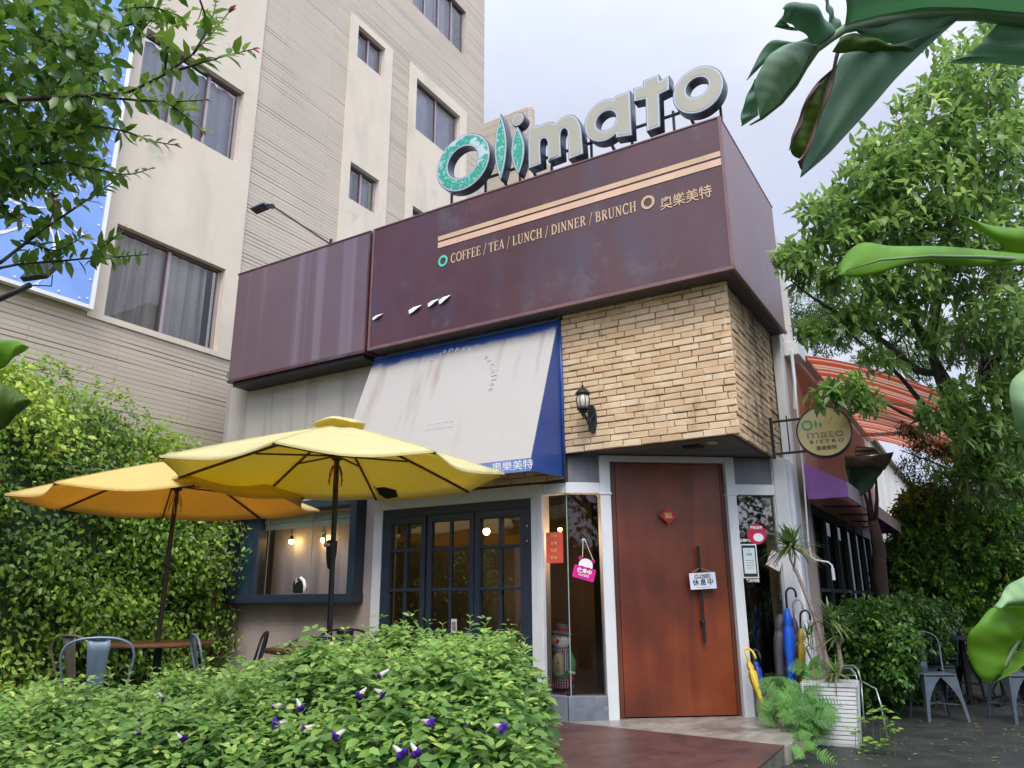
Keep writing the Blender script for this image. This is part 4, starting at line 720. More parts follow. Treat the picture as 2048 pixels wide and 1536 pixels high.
# ================================================================== FLOODLIGHTS
def floodlight(name, label, base, head, ang, size, parent_mat):
    pass
fl = thing('floodlight', 'grey floodlight on a long dark arm reaching up from the blank sign box', 'floodlight', (-7.0, 6.75, 5.8))
b0 = at(660, 488, 'y', 6.75); h0 = at(548, 414, 'y', 6.4); mb = MB(); mb.bar(b0, h0, .022, .022); mb.box(b0[0]-.04, b0[0]+.05, 6.7, 6.8, 5.8, 5.84); mb.bar(b0, b0+np.array([.02, 0, .07]), .02, .03); mb.build('arm', M['dark'], fl)
d = (at(500, 424, 'y', 6.3)-at(548, 404, 'y', 6.4)); d /= np.linalg.norm(d); c = (at(500, 424, 'y', 6.3)+at(540, 408, 'y', 6.4))/2; sd_ = np.cross(d, [0, 0, 1]); sd_ /= np.linalg.norm(sd_); nn = np.cross(sd_, d)
mb = MB(); mb.obox(c, d*.12, sd_*.09, nn*.014); hd = mb.build('head', mat('floodlight_grey', (.22, .3, .33), .4), fl, bevel=.01); mb = MB(); mb.obox(c-nn*.018, d*.1, sd_*.075, nn*.004); mb.build('lens', M['dark'], hd)
mb = MB(); mb.bar(h0, c-d*.1, .03, .05); mb.tube([c-d*.1+nn*.02, h0+nn*.05, h0], .006, 6); mb.build('bracket', M['dark'], fl)
fl2 = thing('billboard_floodlight', 'black square floodlight on a grey pole in front of the blue billboard', 'floodlight', (-6.4, 2.4, 3.2))
c = dep(84, 540, 7.4); d = (dep(125, 528, 7.3)-dep(45, 540, 7.5)); d /= np.linalg.norm(d); e = dep(92, 555, 7.2)-dep(70, 522, 7.6); e -= d*(e@d); e /= np.linalg.norm(e); n3_ = np.cross(d, e)
mb = MB(); mb.obox(c, d*.17, e*.13, n3_*.03); mb.build('head', M['dark'], fl2, bevel=.01)
mb = MB(); p_ = [dep(-60, 625, 7.6), dep(0, 598, 7.5), dep(60, 570, 7.4)]; mb.tube(p_, .028, 8); mb.tube([dep(105, 550, 7.35), dep(103, 572, 7.38), dep(60, 570, 7.4)], .006, 6); mb.tube([p_[0], dep(-140, 800, 7.7), dep(-150, 1100, 7.7)*np.array([1, 1, 0])], .035, 8); mb.build('pole', M['dark'], fl2, smooth=True)

# ================================================================== THINGS ON THE DOOR AND GLASS
def ctag(s0, z, o): return ch(s0, z, o)
dm = thing('red_diamond_paper', 'red diamond paper with a gold mark stuck high on the timber door', 'paper', tuple(ch(1.04, 2.046, .057)))
mb = MB(); hw = .092; mb.prism([ch(1.04-hw, 2.046, .0585), ch(1.04, 2.046-hw, .0585), ch(1.04+hw, 2.046, .0585), ch(1.04, 2.046+hw, .0585)], tuple(cn*.0006)); mb.build('sheet', mat('red_paper', (.42, .02, .035), .6), dm)
text('福臨', .062, mat('gold_ink', (.7, .5, .08), .5), dm, ch(1.04, 2.04, .0605), cdv, (0, 0, 1), off=.001, width=.08)
cs = thing('closed_sign', 'white closed board hanging by a cord from the long door handle', 'sign', tuple(ch(1.34, 1.4, .085)))
tl = R(-3); X = cdv*math.cos(tl)+np.array([0, 0, 1])*math.sin(tl)*-1; Z = np.cross(X, -cn); Z = Z if Z[2] > 0 else -Z; cc = ch(1.343, 1.397, .085)
mb = MB(); mb.obox(cc, X*.135, cn*.004, Z*.079); mb.build('board', mat('sign_white', (.72, .76, .85), .4, var=.03), cs, bevel=.002)
text('CLOSED', .045, M['black_vinyl'], cs, cc+cn*.0055+Z*.045, X, Z, off=.001); text('休息中', .068, M['black_vinyl'], cs, cc+cn*.0055-Z*.017, X, Z, sp=1.2, off=.0008)
mb = MB(); mb.obox(cc+cn*.0048+Z*.023, X*.1, cn*.0006, Z*.0012); mb.obox(cc+cn*.0048-Z*.06, X*.07, cn*.0006, Z*.0012); mb.build('rule', M['black_vinyl'], cs)
mb = MB(); hk = ch(1.328, 1.52, .072); mb.tube([cc-X*.115+Z*.075, hk+cdv*-.012], .003, 6); mb.tube([hk+cdv*.012, cc+X*.115+Z*.075], .003, 6); mb.build('cord', M['cork'], cs)

rpaper = thing('red_couplet', 'orange red paper with gold characters taped inside the left glass panel', 'paper', (-3.75, YW-.003, 1.73))
mb = MB(); mb.box(-3.845, -3.652, YW-.006, YW-.004, 1.578, 1.885); mb.build('sheet', mat('couplet_red', (.62, .085, .05), .6), rpaper)
for i, col in enumerate(('宇宙新時', '橫掃加料')):
    for j, c_ in enumerate(col[:4]): text('客家鮮適'[j] if i else '橙宴加料'[j], .034, mat('gold_ink2', (.72, .42, .12), .5) if not (i or j) else bpy.data.materials['gold_ink2'], rpaper, (-3.735 if i else -3.775, YW-.0075, 1.845-.072*j), (1, 0, 0), (0, 0, 1), off=.0006)

pk = thing('pink_closed_sign', 'bright pink closed sign with white round top hanging from a suction hook on glass', 'sign', tuple(ch(.16, 1.5, .02)))
tl = R(-15); X = cdv*math.cos(tl)+np.array([0, 0, 1])*math.sin(tl); Z = cdv*-math.sin(tl)+np.array([0, 0, 1])*math.cos(tl); pc = ch(.152, 1.475, .022); PM = frame_mx(pc, X, Z); PINK = mat('pink_plastic', (.62, .01, .24), .35, var=.03); PINK2 = mat('dark_pink', (.38, .01, .12), .4)
def rrect(w, h, r, n=6): return [(sx*(w-r)+r*math.cos(a), sy*(h-r)+r*math.sin(a)) for (sx, sy, a0) in ((1, 1, 0), (-1, 1, 90), (-1, -1, 180), (1, -1, 270)) for a in np.radians(np.linspace(a0, a0+90, n))]
shape([rrect(.112, .062, .014)], .003, PINK, pk, PM, 'board')
s1 = shape([ring_pts(0, .075, .072, .07, 36)], .002, M['white_vinyl'], pk, frame_mx(pc-cn*.004, X, Z), 'round_top'); 
for sx in (-1, 1): shape([ring_pts(sx*.062, .135, .022, .022, 20)], .0018, PINK2, pk, frame_mx(pc-cn*.008, X, Z), 'ear')
shape([ring_pts(-.035, .05, .022, .016, 16)], .002, PINK2, pk, frame_mx(pc+cn*.003, X, Z), 'paw'); shape([ring_pts(.035, .05, .022, .016, 16)], .002, PINK2, pk, frame_mx(pc+cn*.003, X, Z), 'paw')
text('休息中', .05, M['white_vinyl'], pk, pc+cn*.0065+Z*.016-X*.0, X, Z, off=.002); text('CLOSED', .03, M['white_vinyl'], pk, pc+cn*.0065-Z*.022, X, Z, off=.0006)
mb = MB(); hk = ch(.163, 1.80, .02); mb.tube([pc-X*.05+Z*.15, hk-cdv*.01, hk+cdv*.01, pc+X*.06+Z*.15], .0028, 6); mb.build('cord', M['white_vinyl'], pk); mb = MB(); mb.lathe([(.02, 0), (.018, .008), (.006, .016)], ch(.163, 1.80, .002), 16, axis=cn); mb.build('suction_hook', mat('clear_plastic', (.25, .4, .45), .1), pk)

st2 = thing('round_sticker', 'round red sticker with a white blob on the narrow glass right of the door', 'sticker', tuple(ch(1.98, 1.87, .004)))
SM = frame_mx(ch(1.985, 1.868, .004), cdv, (0, 0, 1)); shape([ring_pts(0, 0, .105, .105, 40)], .0008, mat('sticker_red', (.48, .012, .06), .4), st2, SM, 'disc'); shape([ring_pts(.015, -.035, .055, .042, 30)], .0006, M['white_vinyl'], st2, frame_mx(ch(1.985, 1.868, .0055), cdv, (0, 0, 1)), 'white_blob'); text('優質商家', .033, M['white_vinyl'], st2, ch(1.985, 1.93, .0062), cdv, (0, 0, 1), off=.001)
ce = thing('framed_notice', 'black edged framed notice on the narrow glass right of the door', 'notice', tuple(ch(1.88, 1.6, .01)))
mb = MB(); cbox(mb, 1.775+.015, 1.965, 1.425, 1.765, .004, .014); f_ = mb.build('frame', M['whitemetal'], ce); mb = MB(); cbox(mb, 1.803, 1.952, 1.438, 1.752, .0145, .016); mb.build('mat_board', M['black_vinyl'], ce); mb = MB(); cbox(mb, 1.816, 1.939, 1.47, 1.725, .0165, .018); mb.build('sheet', mat('notice_white', (.62, .72, .7), .4), ce)
for z, w, sz in ((1.70, .03, .02), (1.66, .05, .034), (1.60, .09, .012), (1.575, .08, .012), (1.55, .085, .012), (1.525, .07, .012)): 
    if sz > .03: text('公告', sz, M['black_vinyl'], ce, ch(1.878, z, .0185), cdv, (0, 0, 1))
    else: mb = MB(); cbox(mb, 1.878-w/2, 1.878+w/2, z-.002, z+.002, .0182, .0188); mb.build('rule', M['black_vinyl'], ce)
gl = thing('glass_lettering', 'small white characters on the narrow glass above and below the framed notice', 'lettering', tuple(ch(1.87, 1.8, .003)))
text('營業時間', .032, M['white_vinyl'], gl, ch(1.86, 1.80, .003), cdv, (0, 0, 1), off=.001); text('歡迎光臨', .034, M['white_vinyl'], gl, ch(1.9, 1.40, .003), cdv, (0, 0, 1), off=.001)
cb = thing('tilted_card', 'tilted white plastic card with a grey stamp hanging on the white corner column', 'card', tuple(ch(2.14, 1.6, .06)))
a = R(-28); X = cdv*math.cos(a)+np.array([0, 0, 1])*math.sin(a); Z = cdv*-math.sin(a)+np.array([0, 0, 1])*math.cos(a); cc = ch(2.135, 1.595, .06)
mb = MB(); mb.obox(cc, X*.075, cn*.004, Z*.085); mb.build('card', mat('card_white', (.6, .58, .58), .35), cb, bevel=.004); mb = MB(); mb.obox(cc+cn*.006-X*.06, X*.006, cn*.001, Z*.08); mb.build('red_edge', mat('card_pink', (.6, .25, .22), .4), cb); shape([ring_pts(0, 0, .026, .026, 24), ring_pts(0, 0, .018, .018, 24)[::-1]], .0006, mat('card_grey', (.2, .2, .2), .5), cb, frame_mx(cc+cn*.0052-Z*.03+X*.01, X, Z), 'stamp')
mb = MB(); mb.tube([cc+Z*.085-X*.03, cc+Z*.19-X*.05], .002, 5); mb.build('string', M['black'], cb)
mn = thing('menu_card', 'small white photo card standing behind the lattice window above the flowering hedge', 'card', tuple(at(908, 1250, 'y', 6.86)))
q = at(908, 1252, 'y', 6.86); mb = MB(); mb.obox(q, (.035, 0, 0), (0, .002, 0), (0, 0, .07)); mb.build('sheet', mat('card_photo', (.7, .68, .68), .5), mn); mb = MB(); mb.obox(q+np.array([0, -.003, .0]), (.026, 0, 0), (0, .001, 0), (0, 0, .045)); mb.build('picture', mat('card_picture', (.3, .2, .22), .5, var=.9, vs=40), mn)

# ================================================================== PARASOLS
def canvasmat(name, c, ct):
    m, t, b, L = base_mat(name); tcn = nd(t, 'TexCoord'); n = nd(t, 'TexNoise'); n.inputs['Scale'].default_value = 2.5; n.inputs['Detail'].default_value = 4; L.new(tcn.outputs['Object'], n.inputs['Vector']); mx = nd(t, 'Mix', data_type='RGBA'); mx.inputs['A'].default_value = c4([x*.9 for x in c]); mx.inputs['B'].default_value = c4([min(1, x*1.08) for x in c]); L.new(n.outputs['Fac'], mx.inputs['Factor']); L.new(mx.outputs['Result'], b.inputs['Base Color'])
    b.inputs['Roughness'].default_value = .8; b.inputs['Sheen Weight'].default_value = .3; tl = nd(t, 'BsdfTranslucent'); tl.inputs['Color'].default_value = c4(ct); ms = nd(t, 'MixShader'); ms.inputs[0].default_value = .42; L.new(b.outputs[0], ms.inputs[1]); L.new(tl.outputs[0], ms.inputs[2]); L.new(ms.outputs[0], t.nodes['Material Output'].inputs['Surface'])
    n2 = nd(t, 'TexNoise'); n2.inputs['Scale'].default_value = 3; n2.inputs['Distortion'].default_value = 1; L.new(tcn.outputs['Object'], n2.inputs['Vector']); bp = nd(t, 'Bump'); bp.inputs['Strength'].default_value = .7; bp.inputs['Distance'].default_value = .04; L.new(n2.outputs['Fac'], bp.inputs['Height']); L.new(bp.outputs[0], b.inputs['Normal']); return m
def parasol(name, label, cx, cy, zr, R_, ph, ht, cv, droop, ribm, polem, crank, pole_dx=0):
    t = thing(name, label, 'parasol', (cx, cy, .11)); zt = zr+ht; N = 8; sub = 10; nr = 9
    rows = []
    for j in range(nr+1):
        s = .10+.90*j/nr; row = []
        for i in range(N*sub):
            f = (i % sub)/sub; a = ph+2*math.pi*i/(N*sub); e = math.sin(math.pi*f)
            r = R_*s*math.cos(math.pi/N)/math.cos(math.pi/N*(2*f-1)); r *= 1-.07*e*s*s
            z = zt-ht*(s**1.12)-.042*e*s**2.5
            z += -.02*math.sin(math.pi*s)*e 
            row.append((cx+r*math.cos(a), cy+r*math.sin(a), z))
        rows.append(row+[row[0]])
    mb = MB()
    mb.grid(rows)
    can = mb.build('canopy', cv, t, smooth=True, solid=.003)
    mb = MB(); A = rows[-1]; mb.strip(A, [(cx+(p[0]-cx)*1.0, cy+(p[1]-cy)*1.0, p[2]-.013) for p in A]); mb.build('hem', cv, can, solid=.003)
    mb = MB()
    for k in range(N):
        P_ = [np.array(rows[j][k*sub])+np.array([0, 0, .0045]) for j in range(nr+1)]; sd_ = np.array([-math.sin(ph+2*math.pi*k/N), math.cos(ph+2*math.pi*k/N), 0])*.007; mb.strip([p-sd_ for p in P_], [p+sd_ for p in P_])
    mb.build('seams', cv, can)
    mb = MB(); rv = []
    for j in range(4):
        s = j/3; rv.append([(cx+(.02+.2*s)*R_/1.35*(1-.06*abs(math.sin(math.pi*N*i/64)))*math.cos(ph+2*math.pi*i/64), cy+(.02+.2*s)*R_/1.35*(1-.06*abs(math.sin(math.pi*N*i/64)))*math.sin(ph+2*math.pi*i/64), zt+.06-.07*s**2+.022*abs(math.sin(math.pi*N*i/128))*s) for i in range(65)])
    mb.grid(rv)
    mb.build('vent_cap', cv, can, smooth=True, solid=.003)
    hub = zt-.13; mb = MB(); mb.lathe([(.03, .06), (.05, .05), (.055, -.02), (.03, -.06)], (cx, cy, hub), 14); mb.lathe([(.03, .05), (.045, .04), (.045, -.03), (.025, -.04)], (cx, cy, hub-.12), 14); mb.build('hub', ribm, t)
    for k in range(N):
        a = ph+2*math.pi*k/N; d = np.array([math.cos(a), math.sin(a), 0]); P = lambda s, dz=-.018: np.array([cx, cy, zt-ht*(s**1.12)+dz])+d*R_*s
        mb = MB(); pts = [P(s) for s in (.05, .2, .4, .6, .8, 1.005)]
        for u_, v_ in zip(pts[:-1], pts[1:]): mb.bar(u_, v_, .014, .018)
        rb = mb.build('rib', ribm, t); mb = MB(); mb.bar((cx, cy, hub-.12), P(.5, -.03), .011, .014); mb.build('strut', ribm, rb)
    mb = MB(); zc = 1.42; mb.tube([(cx+pole_dx*(1-(z-.11)/2.2), cy, z) for z in (.11, zc, zt-.02)], .0215, 14); mb.build('pole', polem, t, smooth='auto')
    mb = MB(); mb.lathe([(.03, .3), (.035, .28), (.05, .12), (.26, .07), (.3, .02), (.3, 0)], (cx+pole_dx, cy, .11), 24); mb.build('base', M['black'], t)
    if crank:
        mb = MB(); mb.lathe([(.03, .1), (.044, .09), (.042, .0), (.03, -.09), (.022, -.12)], (cx, cy, 1.58), 14); mb.build('crank_housing', M['black'], t, smooth='auto')
        mb = MB(); q = np.array([cx+.005, cy-.045, 1.64]); mb.tube([q, q+(0, -.03, 0)], .02, 10); mb.bar(q+(0, -.03, 0), q+(-.01, -.035, .11), .02, .012); mb.tube([q+(-.01, -.035, .1), q+(-.01, -.08, .11)], .01, 8); mb.build('crank_handle', M['steel'], t)
    mb = MB()
    for k in range(6): a = k*1.05; mb.tube([(cx+.03*math.cos(a), cy+.03*math.sin(a), zr+.08), (cx+.05*math.cos(a), cy+.05*math.sin(a), zr+.02), (cx+.06*math.cos(a+.4), cy+.06*math.sin(a+.4), zr-.05-.03*(k % 3))], .005, 5)
    if crank: mb.build('tie_cord', M['red'], t)
    else: mb.build('tie_strap', mat('strap_cream', (.5, .42, .22), .7), t)
    return t
YC = canvasmat('yellow_canvas', (.80, .77, .40), (.88, .72, .06)); OC = canvasmat('orange_canvas', (.86, .69, .22), (.95, .60, .03))
RIB = mat('rib_brown', (.06, .022, .012), .5); 
py_ = parasol('parasol', 'pale yellow market parasol on a dark pole, nearer and right of the orange one', -4.4, 4.47, 2.19, 1.36, 4.41, .41, YC, .1, RIB, M['dark'], True, .05)
po_ = parasol('parasol', 'orange yellow market parasol on a thin brown pole in front of the tall hedge', -6.4, 4.45, 2.11, 1.345, 4.19, .40, OC, .1, RIB, mat('pole_brown', (.05, .04, .03), .4), False, -.04)
for o in (py_, po_): o['group'] = 'parasols over the front terrace'
mb = MB(); P = [dep(x, y, d_) for x, y, d_ in ((750, 976, 7.12), (768, 974, 7.1), (792, 980, 7.08), (796, 994, 7.08), (775, 998, 7.1), (760, 992, 7.12))]; mb.prism(P, tuple(fw*.006)); tp_ = mb.build('torn_pocket', M['black'], py_); mb = MB(); mb.tube([dep(748, 972, 7.1), dep(757, 990, 7.1), dep(772, 1000, 7.08), dep(800, 1000, 7.06)], .01, 8); mb.build('pocket_edge', YC, tp_)
# ================================================================== CHAIRS AND TABLES
def make_chair(name, label, mt, mt2=None):
    t = thing(name, label, 'chair'); mt2 = mt2 or mt
    mb = MB(); mb.prism([(x, y, .445) for x, y in rrect2(.18, .175, .05)], (0, 0, .012)); mb.box(-.165, .165, -.16, .16, .425, .445); mb.build('seat', mt, t, bevel=.006)
    # legs: tapered sheet-metal corner legs with an arch between them
    for sx in (-1, 1):
        for sy in (-1, 1):
            mb = MB(); T = np.array([sx*.165, sy*.16, .43]); B = np.array([sx*.215, sy*.215, 0.0])
            for ax in (0, 1):
                e = np.zeros(3); e[ax] = -(sx if ax == 0 else sy); arch = []
                for k in range(7):
                    u = k/6; z = .43-.43*u; c = T+(B-T)*u; w = .03+(.135)*(max(0, 1-u*1.35))**2.2
                    arch.append((c, c+e*w))
                for k in range(6): mb.add([arch[k][0], arch[k][1], arch[k+1][1], arch[k+1][0]], [(0, 1, 2, 3)])
            mb.build('leg', mt, t, solid=.004)
    pts = [(-.185, .14, .44), (-.215, .2, .62), (-.235, .235, .75), (-.205, .25, .825), (-.12, .262, .862), (0, .268, .87), (.12, .262, .862), (.205, .25, .825), (.235, .235, .75), (.215, .2, .62), (.185, .14, .44)]
    P = np.array(pts); tt = np.linspace(0, 10, 41); Q = np.stack([np.interp(tt, range(11), P[:, i]) for i in range(3)], 1)
    for _ in range(2): Q[1:-1] = (Q[:-2]+Q[1:-1]*2+Q[2:])/4
    mb = MB(); mb.tube(Q, .0095, 8); mb.build('back_frame', mt, t, smooth=True)
    mb = MB(); rows = []
    for k in range(6): u = k/5; z = .45+.405*u; y = .165+.1*u**.8; w = .045+.03*u; rows.append([(x*w, y-.012*(1-x*x), z) for x in (-1, -.5, 0, .5, 1)])
    mb.grid(rows)
    mb.build('backrest', mt2, t, smooth=True, solid=.003)
    mb = MB(); mb.bar((-.2, .2, .16), (.2, -.2, .16), .012, .012); mb.bar((.2, .2, .165), (-.2, -.2, .165), .012, .012); mb.build('cross_brace', mt, t)
    return t
def rrect2(w, h, r, n=5): return [(sx*(w-r)+r*math.cos(a), sy*(h-r)+r*math.sin(a)) for (sx, sy, a0) in ((1, 1, 0), (-1, 1, 90), (-1, -1, 180), (1, -1, 270)) for a in np.radians(np.linspace(a0, a0+90, n))]
CH_G = mat('chair_grey_blue', (.17, .235, .30), .4, var=.2, vs=6, streak=(.08, .08, .08), sfac=.5, metal=.3); CH_T = mat('chair_tan', (.16, .14, .11), .4, metal=.3, var=.2); CH_D = mat('chair_dark', (.03, .04, .055), .4, metal=.3, var=.2); CH_R = mat('chair_dark_green', (.035, .05, .055), .45, metal=.2, var=.3, vs=6); CH_W = mat('chair_pale', (.085, .11, .135), .45, metal=.2, var=.2, vs=6)
base_chairs = {}
def put_chair(kind, label, x, y, z, rz, grp, first={}):
    mats = {'grey': CH_G, 'tan': CH_T, 'dark': CH_D, 'green': CH_R, 'pale': CH_W}
    t = make_chair('metal_chair', label, mats[kind]); t.location = (x, y, z); t.rotation_euler = (0, 0, rz); t['group'] = grp; return t
G1 = 'metal chairs around the front terrace tables'; G2 = 'metal chairs on the shaded side terrace'
def backat(px, py, zb, rz, zg):       # ground position for a chair whose back top is seen at this pixel
    q = at(px, py, 'z', zb); return q
def dloc(px, d, z): q = dep(px, 1250, d); return (q[0], q[1], z)
def chair_px(kind, label, px, d, zg, face, grp):  # px = pixel of the back hoop, d = depth, face = heading of the sitter (deg from +x)
    q = dep(px, 1270, d); rz = R(face)+math.pi/2; b = np.array([-math.sin(rz)*.26, math.cos(rz)*.26]); return put_chair(kind, label, q[0]-b[0], q[1]-b[1], zg, rz, grp)
chair_px('grey', 'grey blue metal chair with its back to the camera, at the round wooden table', 200, 5.35, .11, 140, G1)
chair_px('tan', 'tan metal chair turned sideways, left of the grey blue chair and beside the tall hedge', 140, 5.8, .11, 95, G1)
chair_px('grey', 'grey metal chair seen side on between the wooden table and the restaurant wall', 388, 5.9, .11, 62, G1)
chair_px('dark', 'slim black metal chair side on against the pale wall, its back leaning right', 532, 6.3, .11, 222, G1)
chair_px('dark', 'navy metal chair with its back to the camera under the yellow parasol', 640, 5.3, .11, 122, G1)
chair_px('dark', 'black metal chair facing the camera behind the yellow parasol pole', 690, 6.8, .11, -50, G1)
def make_table(name, label, x, y, z, r, mt, h=.74, legm=None, square=False, rz=0):
    t = thing(name, label, 'table', (x, y, z), 0); legm = legm or M['black']
    mb = MB()
    if square: mb.prism([(x+a*math.cos(rz)-b*math.sin(rz), y+a*math.sin(rz)+b*math.cos(rz), z+h) for a, b in rrect2(r, r, .03)], (0, 0, .025))
    else: mb.lathe([(.01, 0), (r-.01, 0), (r, .008), (r, .024), (r-.006, .03), (.03, .03)], (x, y, z+h), 48)
    mb.build('tabletop', mt, t, bevel=.003 if square else 0)
    mb = MB(); mb.lathe([(.035, 0), (.035, h)], (x, y, z), 14); mb.build('column', legm, t)
    for k in range(4):
        a = rz+math.pi/4+k*math.pi/2; mb = MB(); mb.bar((x, y, z+.1), (x+.3*math.cos(a), y+.3*math.sin(a), z+.02), .04, .03); mb.build('leg', legm, t)
    return t
make_table('round_table', 'round wooden cafe table under the orange parasol', -6.4, 4.45, .11, .46, WOODT)
make_table('round_table', 'round dark brown cafe table under the yellow parasol, mostly hidden by the flowering hedge', -4.4, 4.47, .11, .45, WOODJ)
# side terrace
chair_px('green', 'dark metal chair with its rounded back half lost in the shrubs of the side terrace', 1812, 9.3, 0, 60, G2)
chair_px('green', 'dark green metal chair with its back to the camera on the side terrace', 1868, 9.0, 0, 95, G2)
chair_px('green', 'dark metal chair in the rear of the side terrace with the highest curved back', 1912, 9.9, 0, 75, G2)
make_table('square_table', 'small square dark table between the side terrace chairs', *(dep(1925, 1295, 9.3)[:2]), 0, .33, M['dark'], .74, square=True, rz=.4)
q = dep(1862, 1340, 8.05); put_chair('pale', 'pale grey metal chair with arched legs on the side terrace', q[0]-.0, q[1]+.1, -.0, R(30), G2)
q = dep(2025, 1340, 7.9); put_chair('pale', 'grey metal chair with arched legs at the right edge behind the banana leaf', q[0]+.0, q[1]+.1, 0, R(35), G2)
make_table('square_table', 'second square dark table, behind the lowest banana leaf', *(dep(2000, 1330, 9.2)[:2]), 0, .36, M['dark'], .72, square=True, rz=.5)

# ================================================================== SMALL CLOCK / CAMERA ON THE SILL
t = thing('desk_camera', 'small black and white round device standing on the box window sill', 'device', tuple(at(602, 1188, 'y', 6.82)))
q = at(600, 1172, 'y', 6.82); mb = MB(); mb.prism([(q[0]-.07+.001*k_, 0, 0) for k_ in ()] or [(q[0]+a, 6.79, q[2]+b) for a, b in ((-.09, -.085), (-.1, .03), (-.06, .085), (.03, .09), (.075, .03), (.075, -.03), (.04, -.085))], (0, .06, 0)); mb.build('body', M['black'], t, bevel=.01)
mb = MB(); mb.tube([(q[0]+.02, 6.8, q[2]+.095), (q[0]+.08, 6.8, q[2]+.06), (q[0]+.105, 6.8, q[2]-.0), (q[0]+.1, 6.8, q[2]-.085)], .02, 8); mb.tube([(q[0]-.02, 6.775, q[2]+.09), (q[0]-.04, 6.775, q[2]+.02), (q[0]-.0, 6.775, q[2]+.06)], .005, 6); mb.build('shell', M['white_vinyl'], t, smooth=True)

# ================================================================== SNOWMAN DOLL BEHIND THE GLASS
_q = at(1118, 1392, 'y', 7.24); sx_, sy_, sz_ = _q[0]+.035, 7.24, _q[2]
mb = MB(); mb.box(-4.1, -3.6, 7.0, 7.42, .12, sz_-.004); pl_ = tag(mb.build('display_plinth', M['interior_dark']), 'low dark display ledge inside the corner glass under the snowman doll', 'ledge')
sn = thing('snowman_doll', 'standing snowman doll in hat, plaid scarf and skirt behind the corner glass', 'doll', (sx_, sy_, sz_))
def plaid(name, a, b_, c_):
    m, t, b, L = base_mat(name); tcn = nd(t, 'TexCoord'); sp = nd(t, 'SeparateXYZ'); L.new(tcn.outputs['Object'], sp.inputs[0]); outs = []
    for i, k in ((0, 42), (2, 42)):
        mu = nd(t, 'Math', operation='MULTIPLY'); mu.inputs[1].default_value = k; L.new(sp.outputs[i], mu.inputs[0]); fr = nd(t, 'Math', operation='FRACT'); L.new(mu.outputs[0], fr.inputs[0]); lt = nd(t, 'Math', operation='LESS_THAN'); lt.inputs[1].default_value = .38; L.new(fr.outputs[0], lt.inputs[0]); outs.append(lt.outputs[0])
    m1 = nd(t, 'Mix', data_type='RGBA'); m1.inputs['A'].default_value = c4(a); m1.inputs['B'].default_value = c4(b_); L.new(outs[0], m1.inputs['Factor']); m2 = nd(t, 'Mix', data_type='RGBA'); m2.inputs['B'].default_value = c4(c_); h = nd(t, 'Math', operation='MULTIPLY'); h.inputs[1].default_value = .6; L.new(outs[1], h.inputs[0]); L.new(h.outputs[0], m2.inputs['Factor']); L.new(m1.outputs['Result'], m2.inputs['A']); L.new(m2.outputs['Result'], b.inputs['Base Color']); b.inputs['Roughness'].default_value = .9; return m
FELT = mat('white_felt', (.85, .83, .72), .95, var=.08, vs=20, bump=.3, bs=200); GREY = mat('grey_felt', (.09, .12, .13), .95, var=.2, vs=20); GREEN = mat('green_felt', (.08, .26, .08), .9, var=.15, vs=15); REDF = mat('red_felt', (.36, .02, .03), .9, var=.15, vs=15); PL1 = plaid('plaid_scarf', (.5, .5, .55), (.2, .05, .12), (.12, .12, .25)); PL2 = plaid('plaid_skirt', (.28, .02, .05), (.5, .35, .4), (.06, .03, .08)); ORG = mat('carrot', (.45, .1, .05), .8); CREAM = mat('cream_knit', (.62, .56, .38), .95, bump=.4, bs=150)
X0_, Y0_, Z0_ = sx_, sy_, sz_
mb = MB(); mb.ball((X0_, Y0_, Z0_+.53), (.098, .085, .088), 20); mb.build('head', FELT, sn, smooth=True)
mb = MB(); mb.lathe([(.02, .085), (.06, .08), (.068, .05), (.07, .018), (.112, .0), (.118, -.01), (.1, -.016), (.07, -.006)], (X0_+.012, Y0_, Z0_+.605), 22, axis=(.15, 0, 1)); ht = mb.build('hat', GREY, sn, smooth='auto'); mb = MB(); mb.lathe([(.075, .014), (.0745, .045), (.0735, .046), (.0735, .014)], (X0_+.012, Y0_, Z0_+.607), 22, axis=(.15, 0, 1)); mb.build('hat_band', REDF, ht)
mb = MB(); mb.lathe([(.021, 0), (.014, .03), (.004, .075)], (X0_-.02, Y0_-.075, Z0_+.525), 12, axis=(-.35, -1, -.25)); mb.build('nose', ORG, sn, smooth=True)
for dx in (-.03, .018): mb = MB(); mb.ball((X0_+dx-.008, Y0_-.078, Z0_+.56), .0075, 8); mb.build('eye', M['black'], sn)
mb = MB(); mb.lathe([(.05, .45), (.075, .42), (.10, .34), (.105, .24), (.11, .17), (.06, .15)], (X0_, Y0_, Z0_), 22); mb.build('jacket', GREEN, sn, smooth=True); mb = MB(); mb.ball((X0_-.005, Y0_-.05, Z0_+.29), (.085, .075, .14), 18); mb.build('apron', CREAM, sn, smooth=True)
text('SNOW', .034, M['black_vinyl'], sn, (X0_-.012, Y0_-.113, Z0_+.3), (0, .0, -1), (1, 0, 0)) if False else None
for k, c_ in enumerate('SNOW'): text(c_, .032, M['black_vinyl'], sn, (X0_-.012, Y0_-.127, Z0_+.355-.035*k), (1, 0, 0), (0, 0, 1))
mb = MB(); mb.lathe([(.06, .462), (.085, .45), (.085, .425), (.06, .41)], (X0_, Y0_, Z0_), 20); mb.prism([(X0_+.04, Y0_-.115, Z0_+.44), (X0_+.085, Y0_-.10, Z0_+.44), (X0_+.09, Y0_-.125, Z0_+.25), (X0_+.05, Y0_-.135, Z0_+.24)], (0, .012, 0)); mb.build('scarf', PL1, sn)
mb = MB(); mb.lathe([(.1, .19), (.12, .12), (.128, .085), (.11, .08)], (X0_, Y0_, Z0_), 24); mb.build('skirt', PL2, sn, smooth='auto')
